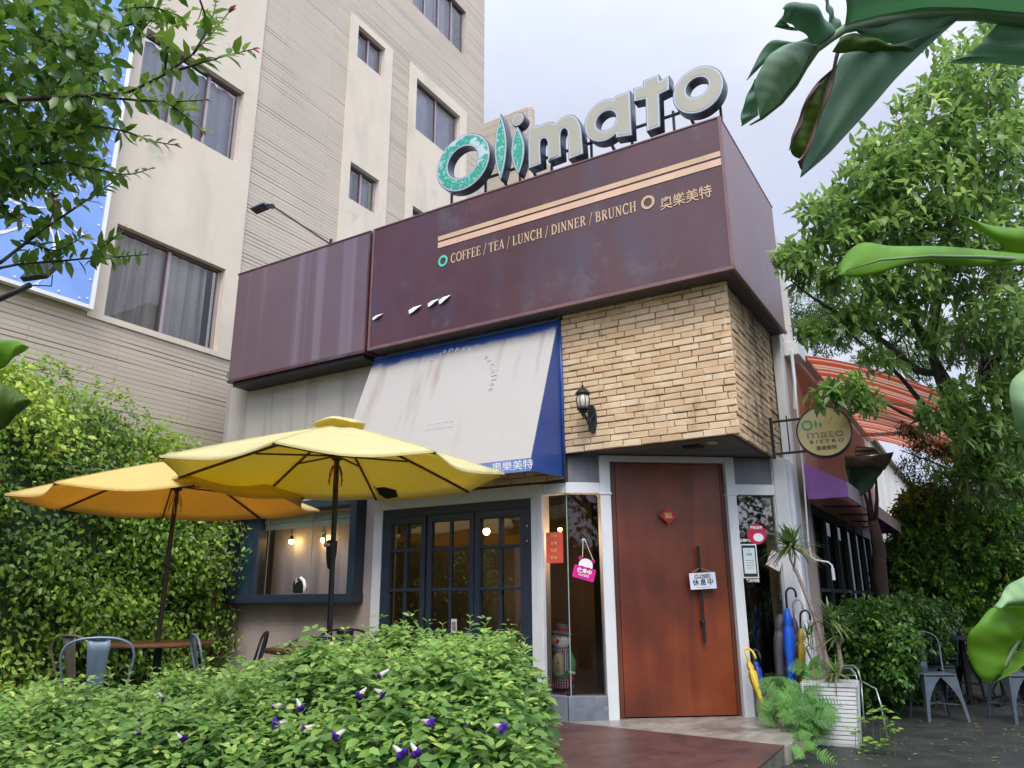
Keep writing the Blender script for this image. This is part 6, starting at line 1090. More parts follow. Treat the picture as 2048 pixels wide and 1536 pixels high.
leaves('leaves', np.array(PP), np.array(DD), np.array(UU), np.array(LL), .52*rng.uniform(.85, 1.15, len(PP)), np.array(TT), H_NEAR, nt_, T_FINE)
for p, t_ in tips:
    P3 = np.array([p-t_*.003*k for k in range(3)]); leaves('young_tip', P3, np.array([norm(t_+rng.normal(0, .3, 3)) for k in range(3)]), np.tile([0, 0, 1.], (3, 1)), rng.uniform(.02, .035, 3), .4, rng.random(3), H_SHOOT, nt_, T_FINE)

# ---- big leaves: sheets lofted between two measured edges
def bladermat(name, c1, c2, per=60, trans=.3, ct=None):
    m, t, b, L = base_mat(name); uv = nd(t, 'Attribute', attribute_name='rib'); mu = nd(t, 'Math', operation='MULTIPLY'); mu.inputs[1].default_value = per; L.new(uv.outputs['Fac'], mu.inputs[0]); sn_ = nd(t, 'Math', operation='SINE'); L.new(mu.outputs[0], sn_.inputs[0]); r = nd(t, 'MapRange'); r.inputs['From Min'].default_value = -1; L.new(sn_.outputs[0], r.inputs['Value'])
    tcn = nd(t, 'TexCoord'); n = nd(t, 'TexNoise'); n.inputs['Scale'].default_value = 5; n.inputs['Detail'].default_value = 5; L.new(tcn.outputs['Object'], n.inputs['Vector']); ad = nd(t, 'Math', operation='MULTIPLY_ADD'); ad.inputs[1].default_value = .07 if per > 80 else .18; L.new(r.outputs[0], ad.inputs[0]); q = nd(t, 'MapRange'); q.inputs['From Min'].default_value = .3; q.inputs['From Max'].default_value = .7; q.inputs['To Max'].default_value = .82; L.new(n.outputs['Fac'], q.inputs['Value']); L.new(q.outputs[0], ad.inputs[2])
    mx = nd(t, 'Mix', data_type='RGBA'); mx.inputs['A'].default_value = c4(c1); mx.inputs['B'].default_value = c4(c2); L.new(ad.outputs[0], mx.inputs['Factor']); L.new(mx.outputs['Result'], b.inputs['Base Color']); b.inputs['Roughness'].default_value = .5; b.inputs['Specular IOR Level'].default_value = .35
    bp = nd(t, 'Bump'); bp.inputs['Strength'].default_value = .25 if per < 80 else .06; bp.inputs['Distance'].default_value = .004; L.new(r.outputs[0], bp.inputs['Height']); L.new(bp.outputs[0], b.inputs['Normal'])
    tl = nd(t, 'BsdfTranslucent'); tl.inputs['Color'].default_value = c4(ct or [x*1.5 for x in c2]); ms = nd(t, 'MixShader'); ms.inputs[0].default_value = trans; L.new(b.outputs[0], ms.inputs[1]); L.new(tl.outputs[0], ms.inputs[2]); L.new(ms.outputs[0], t.nodes['Material Output'].inputs['Surface']); return m
BL_D = bladermat('banana_shade', (.15, .26, .19), (.22, .36, .25), 240, .5, (.28, .50, .30)); BL_L = bladermat('banana_pale', (.24, .38, .26), (.42, .55, .40), 55, .45, (.36, .55, .30)); BL_O = bladermat('banana_olive', (.06, .12, .02), (.14, .22, .03), 60, .4, (.2, .3, .03)); BL_B = bladermat('banana_bright', (.09, .25, .02), (.22, .45, .05), 45, .45, (.42, .62, .04)); BL_P = bladermat('banana_silver', (.26, .48, .2), (.42, .62, .34), 45, .3, (.4, .6, .2)); BL_R = mat('dry_edge', (.13, .065, .05), .6, var=.3, vs=20)
MIDR = mat('banana_midrib', (.14, .22, .10), .4, var=.15)
def resample(E, n):
    E = np.array(E, float); d = np.concatenate([[0], np.cumsum(np.linalg.norm(np.diff(E[:, :2], axis=0), axis=1))]); s = np.linspace(0, d[-1], n); Q = np.stack([np.interp(s, d, E[:, i]) for i in range(E.shape[1])], 1)
    for _ in range(2): Q[1:-1] = (Q[:-2]+2*Q[1:-1]+Q[2:])/4
    return Q
def blade(parent, name, A, B, dA, dB, mt, bulge=.04, n=26, m=9, wav=.006, closed=True):
    """A, B: pixel polylines of the two edges; dA, dB: depth (start, end) along each"""
    f = lambda E, d: resample([(x, y, d[0]+(d[1]-d[0])*i/(len(E)-1)) for i, (x, y) in enumerate(E)], n)
    EA, EB = f(A, dA), f(B, dB); A3 = np.array([dep(*q) for q in EA]); B3 = np.array([dep(*q) for q in EB]); mb = MB(); rows = []; tint = []
    for j in range(m):
        t = j/(m-1); row = A3*(1-t)+B3*t; w = math.sin(math.pi*t); row = row+(-fw)*bulge*w*np.sin(np.linspace(.25, math.pi-.25, n))[:, None]+(-fw)*(wav*np.sin(np.linspace(0, 15, n)+t*3))[:, None]; rows.append(row)
    for j in range(m-1): mb.strip(rows[j], rows[j+1])
    # mesh with rib coordinate
    V = []; Fc = []; 
    for j in range(m): V += list(rows[j])
    for j in range(m-1):
        for i in range(n-1): Fc.append((j*n+i, j*n+i+1, (j+1)*n+i+1, (j+1)*n+i))
    mb = MB(); mb.add(V, Fc); o = mb.build(name, mt, parent, smooth=True, solid=.0015); a = o.data.attributes.new('rib', 'FLOAT', 'POINT'); a.data.foreach_set('value', np.array([(i/(n-1)) for j in range(m) for i in range(n)], np.float32)); return o
bp_ = thing('banana_plant', 'large banana plant reaching in from the right, its torn leaves crossing the top right sky', 'banana plant', (2.3, 2.1, 0))
c8 = lambda L: [(1480+u/3.606, v/3.606) for u, v in L]
lf = MB(); rib = [dep(*q) for q in [(2330, 120, 2.3), (2200, 60, 2.2), (2048, 36, 2.1), (1951, 26, 2.05), (1840, 29, 2.0), (1757, 42, 1.95), (1688, 58, 1.92), (1660, 78, 1.9), (1632, 100, 1.9), (1610, 135, 1.92), (1591, 170, 1.95), (1563, 205, 1.97), (1525, 236, 2.0), (1500, 250, 2.02)]]
lf.tube(rib, [.03, .028, .024, .02, .017, .014, .012, .010, .009, .007, .006, .005, .004, .002], 8)
lf = lf.build('torn_leaf', MIDR, bp_, smooth=True); lf['label'] = 'largest dark torn leaf across the top right'
blade(lf, 'leaf_segment', c8([(545, 350), (440, 305), (330, 312), (200, 400), (105, 580), (112, 700), (140, 860)]), c8([(545, 350), (470, 500), (400, 610), (280, 750), (140, 862)]), (1.9, 2.0), (1.9, 2.0), BL_L, .05)
blade(lf, 'leaf_segment', c8([(105, 575), (35, 720), (0, 870), (10, 905)]), c8([(105, 577), (125, 730), (140, 830), (12, 907)]), (1.99, 2.02), (1.99, 2.02), BL_D, .01)
blade(lf, 'leaf_segment', c8([(620, 240), (480, 275), (420, 300), (215, 293), (165, 350), (50, 573)]), c8([(620, 270), (540, 340), (400, 350), (240, 380), (170, 460), (52, 575)]), (1.95, 2.05), (1.95, 2.05), BL_D, .01)
blade(lf, 'leaf_segment', c8([(700, 240), (600, 120), (500, 40), (400, 8), (330, 30), (303, 70)]), c8([(545, 350), (500, 290), (430, 212), (380, 180), (335, 178), (318, 100)]), (1.91, 1.86), (1.9, 1.86), BL_D, .05)
blade(lf, 'leaf_segment', c8([(320, 100), (280, 150), (243, 197)]), c8([(335, 178), (345, 205), (430, 216)]), (1.88, 1.9), (1.88, 1.9), BL_D, .0)
blade(lf, 'leaf_segment', c8([(600, -10), (635, 90), (640, 155), (690, 232)]), c8([(640, -10), (665, 90), (690, 120), (752, 210)]), (1.95, 1.92), (1.95, 1.92), BL_D, .01)
blade(lf, 'leaf_segment', c8([(745, -60), (1100, -60), (1500, -60), (2300, -60)]), c8([(750, 212), (1000, 150), (1300, 108), (2300, 110)]), (1.86, 2.0), (1.92, 2.1), BL_D, .05, n=30)
blade(lf, 'leaf_segment', c8([(750, 214), (1000, 152), (1300, 112), (1580, 118)]), c8([(850, 238), (1000, 300), (1240, 366), (1560, 140)]), (1.92, 2.03), (1.94, 2.03), BL_D, .02)
blade(lf, 'leaf_segment', c8([(720, 272), (845, 232), (1000, 295), (1250, 365)]), c8([(664, 375), (740, 377), (1000, 372), (1250, 367)]), (1.9, 1.97), (1.9, 1.97), BL_O, .02)
blade(lf, 'leaf_segment', c8([(1590, 125), (1400, 290), (1100, 590), (860, 870), (640, 1110), (440, 1277)]), c8([(1240, 366), (800, 368), (722, 385), (690, 500), (620, 700), (540, 910), (490, 1060), (440, 1277)]), (2.05, 2.0), (2.0, 2.0), BL_D, .07, n=34, m=12)
blade(lf, 'leaf_segment', c8([(700, 470), (640, 620), (590, 760), (540, 910), (490, 1050), (435, 1140)]), c8([(690, 478), (560, 590), (460, 740), (420, 900), (365, 1000), (355, 1080), (390, 1130), (435, 1141)]), (1.97, 1.98), (1.97, 1.98), BL_O, .012)
blade(lf, 'dry_edge', c8([(690, 380), (672, 430), (650, 560), (590, 740), (540, 900), (480, 1060), (440, 1150), (410, 1170)]), c8([(715, 385), (700, 470), (680, 580), (615, 760), (560, 900), (510, 1050), (470, 1140), (450, 1225)]), (1.94, 1.95), (1.94, 1.95), BL_R, .01)
blade(lf, 'dry_edge', c8([(690, 478), (560, 588), (458, 738), (415, 900), (362, 1000), (352, 1080)]), c8([(688, 500), (572, 605), (478, 750), (445, 900), (385, 1000), (362, 1080)]), (1.96, 1.96), (1.96, 1.96), BL_R, .004)
blade(lf, 'leaf_segment', c8([(1870, 150), (1750, 300), (1650, 390), (1520, 446)]), c8([(2400, 100), (2400, 300), (2200, 470), (1800, 462), (1520, 448)]), (2.1, 2.1), (2.2, 2.1), BL_D, .03)
m1 = MB(); m1.tube([dep(*q) for q in [(1673, 547, 1.95), (1760, 520, 1.9), (1860, 512, 1.9), (1960, 514, 1.95), (2060, 520, 2.0), (2250, 600, 2.2)]], [.001, .003, .004, .005, .007, .012], 8); m1 = m1.build('horizontal_leaf', MIDR, bp_, smooth=True)
blade(m1, 'leaf_blade', [(1673, 547), (1678, 523), (1700, 495), (1724, 481), (1772, 492), (1861, 492), (2047, 506), (2150, 525)], [(1674, 549), (1712, 555), (1758, 548), (1829, 524), (1946, 533), (2048, 530), (2150, 560)], (1.97, 2.05), (1.93, 2.0), BL_B, .03, n=34)
blade(m1, 'leaf_blade', [(1922, 432), (1960, 447), (2048, 460), (2150, 465)], [(1928, 438), (1985, 478), (2015, 505), (2150, 512)], (2.05, 2.1), (2.05, 2.1), BL_B, .02)
m2 = MB(); m2.tube([dep(*q) for q in [(1982, 1364, 1.5), (2010, 1330, 1.5), (2035, 1280, 1.52), (2062, 1240, 1.55), (2200, 1150, 1.8)]], [.002, .004, .006, .008, .014], 8); m2 = m2.build('low_leaf', MIDR, bp_, smooth=True)
blade(m2, 'leaf_blade', [(2080, 1195), (2048, 1212), (1986, 1215), (1945, 1252), (1932, 1264), (1943, 1326), (1951, 1347), (1961, 1360), (1982, 1366)], [(2090, 1220), (2070, 1240), (2046, 1275), (2030, 1300), (2008, 1335), (1984, 1366)], (1.5, 1.5), (1.55, 1.5), BL_B, .02, n=30)
blade(m2, 'leaf_blade', [(2090, 1222), (2048, 1275), (2012, 1332), (1984, 1366)], [(2110, 1240), (2075, 1300), (2040, 1332), (2007, 1356)], (1.55, 1.5), (1.5, 1.49), BL_B, .01)
blade(m2, 'leaf_blade', [(1986, 1214), (2000, 1190), (2048, 1148), (2110, 1100)], [(1992, 1216), (2040, 1207), (2070, 1200), (2110, 1190)], (1.48, 1.5), (1.48, 1.5), BL_P, .03)
m3 = MB(); m3.tube([dep(*q) for q in [(2200, 700, 1.9), (2120, 760, 1.7), (2070, 830, 1.6)]], .008, 8); m3 = m3.build('side_leaf', MIDR, bp_, smooth=True)
blade(m3, 'leaf_blade', [(2110, 700), (2048, 738), (2022, 764), (2017, 800), (2022, 832), (2048, 882), (2100, 950)], [(2160, 720), (2140, 760), (2130, 800), (2130, 840), (2130, 900), (2110, 950)], (1.6, 1.6), (1.65, 1.6), BL_P, .05)
tk = MB(); tk.tube([(2.3, 2.1, 0), (2.28, 2.1, .8), (2.2, 2.05, 1.6), (2.15, 2.0, 2.2)], [.14, .12, .10, .07], 16); tk.build('trunk', mat('banana_trunk', (.16, .2, .09), .6, streak=(.08, .06, .03), sscale=(9, 9, 1)), bp_, smooth=True)
mb = MB()
for s_, e_ in (((2.15, 2, 2.2), rib[0]), ((2.15, 2, 1.9), dep(2250, 600, 2.2)), ((2.2, 2.05, 1.6), dep(2200, 1150, 1.8)), ((2.15, 2, 1.9), dep(2200, 700, 1.9))): s_, e_ = np.array(s_), np.array(e_); mb.tube([s_, (s_+e_)/2+np.array([0, 0, .12]), e_], [.035, .03, .024], 8)
mb.build('leaf_stalk', MIDR, bp_, smooth=True)
lp_ = thing('broadleaf_plant', 'plant with two wide yellow green leaves poking in at the left edge above the hedge', 'plant', (-2.8, 1.2, 0))
blade(lp_, 'leaf', [(-60, 690), (0, 679), (40, 682), (56, 692)], [(-60, 760), (0, 738), (30, 716), (56, 694)], (1.7, 1.7), (1.7, 1.7), BL_B, .01); blade(lp_, 'leaf', [(-60, 780), (0, 762), (30, 780), (62, 800)], [(-60, 880), (0, 862), (45, 822), (62, 802)], (1.7, 1.7), (1.7, 1.7), BL_O, .02)
mb = MB(); mb.tube([dep(-60, 720, 1.7), dep(-200, 900, 1.8), dep(-220, 1500, 1.8)*np.array([1, 1, 0])], .012, 8); mb.tube([dep(-60, 830, 1.7), dep(-200, 900, 1.8)], .008, 8); mb.build('stem', STEM, lp_, smooth=True)

# ---- crowns made of many leaf sprays
def ground(px, d): q = dep(px, 1205, d); return np.array([q[0], q[1], 0])
def crown(parent, blobs, n_sp, per, leafL, mt, tmpl, bias=.3, wr=.34, dens=None, whorl=True, hang=-.35, surf=.55):
    """blobs: (px, py, depth, rx_px, ry_px, rdepth) ellipsoids measured in the photograph"""
    w = np.array([b[3]*b[4] for b in blobs], float); w /= w.sum(); PP = []; DD = []; UU = []; LL = []; TT = []
    bi = rng.choice(len(blobs), n_sp, p=w)
    for i in bi:
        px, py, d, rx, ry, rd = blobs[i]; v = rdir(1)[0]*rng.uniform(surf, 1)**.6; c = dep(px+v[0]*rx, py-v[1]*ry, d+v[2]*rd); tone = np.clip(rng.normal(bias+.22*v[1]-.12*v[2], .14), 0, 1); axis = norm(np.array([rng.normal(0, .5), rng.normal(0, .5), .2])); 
        for k in range(per):
            a = 2*math.pi*k/per+rng.uniform(-.3, .3); x = norm(np.cross(axis, [0, 0, 1.01])); y = np.cross(axis, x); dd = norm(x*math.cos(a)+y*math.sin(a)+np.array([0, 0, hang])+rng.normal(0, .18, 3)); sp_ = rng.uniform(0, .09) if whorl else rng.uniform(0, .14)
            PP.append(c+dd*.01+rng.normal(0, sp_*.35, 3)); DD.append(dd); UU.append(axis*.3+np.array([0, 0, 1])+rng.normal(0, .25, 3)); LL.append(leafL*rng.uniform(.6, 1.2)); TT.append(np.clip(tone+rng.normal(0, .1), 0, 1))
    return leaves('leaves', np.array(PP), np.array(DD), np.array(UU), np.array(LL), wr, np.array(TT), mt, parent, tmpl)
def limb(mb, pts, r0_, r1_, n=8):
    Q = resample(pts, 18); Z = np.array([dep(*q) for q in Q]); mb.tube(Z, np.linspace(r0_, r1_, 18), n)
bt = thing('spreading_tree', 'large spreading tree with drooping compound leaves filling the sky on the right', 'tree', tuple(ground(2130, 9.2)))
mb = MB(); g0 = ground(2130, 9.2); Z = [g0, g0+(0, 0, .6), dep(2110, 1080, 9), dep(2060, 990, 8.7), dep(1990, 930, 8.5), dep(1950, 900, 8.4)]; mb.tube(Z, [.17, .14, .12, .11, .1, .09], 14)
mb.build('trunk', M['bark'], bt, smooth=True); mb = MB()
limb(mb, [(1952, 910, 8.4), (1940, 850, 8.3), (1960, 770, 8.2), (2010, 690, 8.0), (2060, 600, 7.8)], .065, .03)
limb(mb, [(1950, 880, 8.4), (1920, 790, 8.2), (1880, 745, 8.0), (1840, 670, 7.8), (1800, 560, 7.6), (1780, 400, 7.4), (1800, 250, 7.4)], .055, .012)
limb(mb, [(1880, 745, 8.0), (1840, 750, 7.9), (1780, 690, 7.7), (1700, 640, 7.5), (1630, 600, 7.3), (1580, 560, 7.2)], .04, .006)
limb(mb, [(1950, 900, 8.4), (1890, 860, 8.3), (1830, 790, 8.2), (1800, 750, 8.1), (1740, 700, 8.0), (1690, 660, 7.8)], .04, .008)
limb(mb, [(1990, 840, 8.3), (1940, 870, 8.2), (1870, 760, 7.9), (1860, 690, 7.8), (1880, 600, 7.6), (1900, 500, 7.5), (1890, 350, 7.4)], .05, .01)
limb(mb, [(1940, 850, 8.3), (1870, 850, 8.1), (1810, 830, 8.0), (1760, 800, 7.8), (1710, 790, 7.6), (1660, 800, 7.5)], .03, .004)
limb(mb, [(1960, 770, 8.2), (1990, 600, 8), (2000, 400, 7.8), (1980, 200, 7.8)], .05, .01)
limb(mb, [(1830, 620, 7.7), (1760, 540, 7.5), (1680, 490, 7.3), (1600, 480, 7.2)], .02, .004)
for k in range(80):
    x, y = rng.uniform(1760, 2040), rng.uniform(360, 760); d = rng.uniform(7.2, 8.3); limb(mb, [(x, y, d), (x+rng.uniform(-40, 30), y-rng.uniform(20, 70), d), (x+rng.uniform(-90, 40), y-rng.uniform(30, 120), d)], .009, .002, 5)
mb.build('limbs', M['bark'], bt, smooth=True)
blobs = [(1960, 150, 7.9, 110, 90, .7), (1870, 230, 7.6, 90, 70, .5), (1990, 300, 7.7, 120, 110, .7), (1810, 300, 7.5, 110, 60, .5), (1760, 350, 7.4, 90, 50, .4), (1860, 370, 7.5, 140, 80, .6), (1700, 400, 7.3, 70, 35, .3), (1980, 470, 7.6, 120, 100, .7), (1640, 425, 7.2, 50, 28, .3), (1780, 450, 7.4, 120, 60, .5), (1680, 480, 7.3, 90, 40, .4), (1590, 515, 7.1, 55, 30, .3), (1640, 545, 7.2, 70, 32, .3), (1720, 560, 7.4, 90, 40, .4), (1850, 560, 7.6, 100, 60, .5), (2000, 620, 7.7, 110, 90, .6), (1760, 630, 7.5, 90, 40, .4), (1680, 640, 7.4, 50, 30, .3), (1900, 680, 7.8, 80, 50, .5), (1655, 790, 7.2, 40, 26, .2), (1700, 775, 7.3, 45, 28, .2), (1730, 805, 7.3, 40, 20, .2), (1840, 60, 8, 40, 30, .4), (2010, 60, 8, 60, 50, .6), (1620, 660, 7.3, 30, 22, .2), (1770, 720, 7.7, 50, 25, .3), (2010, 790, 8, 70, 60, .4), (1960, 860, 8, 80, 50, .4), (2030, 930, 8.1, 70, 60, .4), (1880, 830, 7.9, 50, 30, .3), (1960, 930, 8.3, 60, 40, .3), (2040, 720, 8, 60, 70, .4), (1930, 790, 7.8, 80, 35, .3), (2040, 850, 8, 60, 60, .4), (1980, 970, 8.4, 70, 35, .3), (1900, 940, 8.3, 50, 25, .2)]
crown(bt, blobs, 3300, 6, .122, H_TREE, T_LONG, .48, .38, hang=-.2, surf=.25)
bt2 = thing('feathery_tree', 'smaller tree with fine feathery leaves behind the striped awning, in front of the bright sky', 'tree', tuple(ground(2130, 12)))
mb = MB(); g0 = ground(2130, 12); mb.tube([g0, dep(2120, 1000, 12), dep(2060, 900, 12), dep(1960, 820, 11.8)], [.14, .12, .08, .05], 10); mb.build('trunk', M['bark'], bt2, smooth=True); mb = MB()
for a, b, c, d in ((2040, 960, 1800, 900), (2040, 930, 1860, 840), (2040, 980, 1840, 970), (1960, 850, 1760, 700), (1960, 850, 1700, 780), (2020, 800, 1620, 640)): limb(mb, [(a, b, 12), ((a+c)/2, (b+d)/2+15, 11.8), (c, d, 11.6)], .035, .006, 6)
mb.build('limbs', M['bark'], bt2, smooth=True)
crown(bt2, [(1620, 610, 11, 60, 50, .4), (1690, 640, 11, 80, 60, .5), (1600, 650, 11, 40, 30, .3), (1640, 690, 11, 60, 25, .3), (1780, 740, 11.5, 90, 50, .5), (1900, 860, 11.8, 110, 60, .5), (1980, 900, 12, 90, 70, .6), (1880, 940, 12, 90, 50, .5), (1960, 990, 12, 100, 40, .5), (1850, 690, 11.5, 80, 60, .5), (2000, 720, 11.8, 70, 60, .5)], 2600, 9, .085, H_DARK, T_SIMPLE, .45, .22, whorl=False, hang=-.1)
# background hedge and shrubs on the side terrace
def leafwall(parent, name, blobs, n_sp, per, L, mt, bias, core=True):
    crown(parent, blobs, n_sp, per, L, mt, T_SIMPLE, bias, .6, whorl=False, hang=-.4, surf=.7)
    if core:
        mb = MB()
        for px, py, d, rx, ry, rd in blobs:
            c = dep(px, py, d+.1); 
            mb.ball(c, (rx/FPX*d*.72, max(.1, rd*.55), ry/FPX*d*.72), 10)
        mb.build(name, M['hedge_core'], parent, smooth=True)  # dark balls added inside the foliage to close gaps, not branches
bh = thing('rear_hedge', 'dense bright leaved hedge closing off the back of the side terrace', 'hedge', tuple(ground(1930, 13)))
leafwall(bh, 'branches', [(1830, 1070, 13, 60, 90, .5), (1800, 1160, 13, 60, 80, .5), (1900, 1080, 13, 80, 110, .6), (1980, 1070, 13, 80, 120, .6), (2050, 1080, 13, 80, 120, .6), (1880, 1190, 13, 90, 80, .5), (1980, 1190, 13, 90, 80, .5), (2060, 1200, 13, 70, 80, .5), (1850, 1010, 12.9, 60, 50, .4), (1900, 1290, 13, 160, 60, .5), (2050, 1290, 13, 100, 60, .5), (2130, 1150, 13, 90, 160, .5)], 3600, 14, .085, H_MID, .6)
sh = thing('terrace_shrub', 'dense green shrub behind the dragon trees, beside the dark metal chairs', 'shrub', tuple(ground(1740, 9.6)))
leafwall(sh, 'branches', [(1700, 1255, 8.7, 60, 50, .3), (1760, 1245, 8.6, 60, 45, .3), (1820, 1230, 8.9, 60, 40, .3), (1850, 1262, 9, 50, 30, .25), (1755, 1300, 8.5, 60, 55, .3), (1700, 1330, 8.6, 40, 50, .3), (1790, 1330, 8.6, 45, 60, .3), (1760, 1380, 8.5, 40, 60, .3), (1810, 1290, 8.2, 35, 35, .2), (1795, 1350, 8.1, 30, 50, .2), (1870, 1235, 9.4, 50, 30, .25)], 1550, 14, .07, H_DARK, .5)
sh2 = thing('dark_shrub', 'shaded dark shrub filling the low gap between planter and side terrace chairs', 'shrub', tuple(ground(1790, 9.2)))
leafwall(sh2, 'branches', [(1790, 1390, 9.3, 60, 40, .3), (1760, 1430, 8.9, 40, 40, .25), (1830, 1400, 9.3, 40, 50, .3)], 300, 12, .06, H_DARK, .25)

# tall stalk plant with hanging leaf in front of the purple awning
tp2 = thing('stalk_palm', 'slim brown trunk plant with one broad drooping dark leaf beneath the round sign', 'palm', tuple(ground(1752, 9.0)))
mb = MB(); g0 = ground(1768, 9.0); mb.tube([g0, dep(1768, 1330, 9), dep(1766, 1205, 9.0), dep(1760, 1150, 9.0), dep(1757, 1090, 9.0), dep(1745, 1040, 9.0)], [.07, .065, .07, .078, .07, .055], 12); mb.build('trunk', mat('palm_trunk', (.07, .042, .03), .85, var=.4, vs=10, bump=.7, streak=(.05, .03, .025), sscale=(3, 3, 14)), tp2, smooth=True)
mb = MB()
for p in ([(1745, 1050, 9), (1742, 1010, 9), (1738, 975, 8.95), (1735, 960, 8.9)], [(1750, 1060, 9), (1754, 1000, 9), (1752, 960, 9), (1750, 920, 8.9)], [(1742, 1040, 9), (1735, 1005, 9), (1728, 985, 9)]): mb.tube([dep(*q) for q in p], [.03, .02, .014, .006][:len(p)], 8)
mb.build('stalk', mat('palm_stalk', (.05, .028, .025), .6), tp2, smooth=True)
c4_ = lambda L: [(1570+u/5.907, 800+v/5.907) for u, v in L]; LF = bladermat('palm_leaf', (.02, .045, .03), (.05, .10, .06), 40, .25, (.06, .1, .04)); LFD = bladermat('palm_leaf_dry', (.07, .045, .03), (.12, .08, .05), 40, .25, (.1, .07, .03))
blade(tp2, 'drooping_leaf', c4_([(700, 660), (712, 760), (735, 900), (760, 1000), (830, 1100), (905, 1132)]), c4_([(1180, 660), (1170, 780), (1150, 850), (1090, 930), (1030, 1040), (908, 1134)]), (8.8, 8.85), (8.8, 8.85), LF, -.10, m=11); blade(tp2, 'drooping_leaf', c4_([(700, 662), (900, 668), (1050, 655), (1170, 632), (1283, 612)]), c4_([(712, 800), (900, 790), (1050, 800), (1170, 840), (1240, 740)]), (8.75, 8.75), (8.78, 8.8), LFD, .03); blade(tp2, 'drooping_leaf', c4_([(830, 660), (822, 600), (840, 530)]), c4_([(1130, 640), (1050, 560), (900, 545)]), (8.85, 8.9), (8.85, 8.9), LFD, .02)

# ---- dragon trees and ferns around the planter
def spiky(parent, c, R_, n, up_=.25, droop=.5, name='spiky_leaves'):
    R_ *= 1.25; n = int(n*1.4)
    mb = MB(); tint = []; c = np.array(c, float)
    for k in range(n):
        a = rng.uniform(0, 6.28); e = rng.uniform(-.5, 1.3); d = np.array([math.cos(a)*math.cos(e), math.sin(a)*math.cos(e), math.sin(e)+up_*.3]); d /= np.linalg.norm(d); L = R_*rng.uniform(.7, 1.1); sd_ = norm(np.cross(d, [0, 0, 1.01])); A = []; B = []
        for i in range(6): s = i/5; p = c+d*L*s+np.array([0, 0, -droop*L*s*s*(.4+.5*rng.random()*0+.2)]); w = .0105*R_/.25*(1-s)**.6*(.6+s if s < .4 else 1); A.append(p+sd_*w); B.append(p-sd_*w)
        mb.strip(A, B); tv = 1 if (e < -.25 and rng.random() < .6) else np.clip(rng.normal(.45, .2), 0, .9); tint += [tv]*12
    return mb.build(name, H_SPIKE, parent, attr=tint)
dt_ = thing('dragon_tree', 'tall slanting dragon tree with a spiky leaf head in front of the white corner column', 'plant', tuple(po+np.array([-.08, 0, pH])))
mb = MB(); Y_ = 7.75; s0 = np.array([po[0]-.02, po[1], pH-.02]); mb.tube([s0, at(1655, 1325, 'y', Y_), at(1632, 1240, 'y', Y_), at(1610, 1185, 'y', Y_), at(1596, 1150, 'y', Y_), at(1588, 1136, 'y', Y_)], [.02, .02, .019, .017, .016, .018], 10); mb.tube([at(1588, 1136, 'y', Y_), at(1580, 1118, 'y', Y_), at(1576, 1095, 'y', Y_)], .009, 8); mb.tube([at(1588, 1136, 'y', Y_), at(1590, 1115, 'y', Y_), at(1586, 1093, 'y', Y_)], .009, 8); mb.build('trunk', M['bark_light'], dt_, smooth=True)
spiky(dt_, at(1577, 1092, 'y', Y_), .27, 55); spiky(dt_, at(1588, 1088, 'y', Y_), .25, 45)
dt2 = thing('dragon_tree', 'shorter dragon tree with two spiky yellow green heads above the middle of the planter', 'plant', tuple(po+np.array([.05, 0, pH])))
mb = MB(); s0 = np.array([po[0]+.02, po[1]+.03, pH-.02]); mb.tube([s0, at(1683, 1330, 'y', 7.8), at(1676, 1290, 'y', 7.8), at(1662, 1255, 'y', 7.8)], [.024, .021, .017, .012], 10); mb.tube([at(1678, 1300, 'y', 7.8), at(1682, 1278, 'y', 7.8), at(1680, 1250, 'y', 7.8)], .012, 8); mb.build('trunk', M['bark_light'], dt2, smooth=True); spiky(dt2, at(1660, 1238, 'y', 7.8), .24, 45); spiky(dt2, at(1680, 1268, 'y', 7.78), .24, 38)
dt3 = thing('dragon_tree', 'thin young dragon tree with sparse leaf tufts, left of the slanting trunk', 'plant', tuple(po+np.array([-.12, 0, pH])))
mb = MB(); mb.tube([np.array([po[0]-.12, po[1], pH-.02]), at(1625, 1325, 'y', 7.8), at(1612, 1295, 'y', 7.8), at(1620, 1290, 'y', 7.8), at(1624, 1262, 'y', 7.8)], [.013, .011, .009, .006, .004], 8); mb.tube([at(1622, 1278, 'y', 7.8), at(1612, 1272, 'y', 7.8)], .004, 6); mb.build('trunk', mat('young_bark', (.28, .17, .12), .7), dt3, smooth=True); spiky(dt3, at(1615, 1270, 'y', 7.78), .17, 22); spiky(dt3, at(1624, 1298, 'y', 7.78), .12, 16); spiky(dt3, at(1622, 1262, 'y', 7.8), .14, 14)
dt4 = thing('dragon_tree', 'smallest spiky plant, a low rosette at the front rim of the white planter', 'plant', tuple(po+np.array([0, -.12, pH]))); spiky(dt4, at(1671, 1345, 'y', 7.62), .17, 40, .4); mb = MB(); mb.tube([at(1671, 1366, 'y', 7.62), at(1671, 1345, 'y', 7.62)], .01, 8); mb.tube([at(1670, 1355, 'y', 7.58), at(1672, 1372, 'y', 7.5), at(1674, 1395, 'y', 7.5)], [.012, .007, .002], 6); mb.build('dry_leaf', M['bark_light'], dt4, smooth=True)
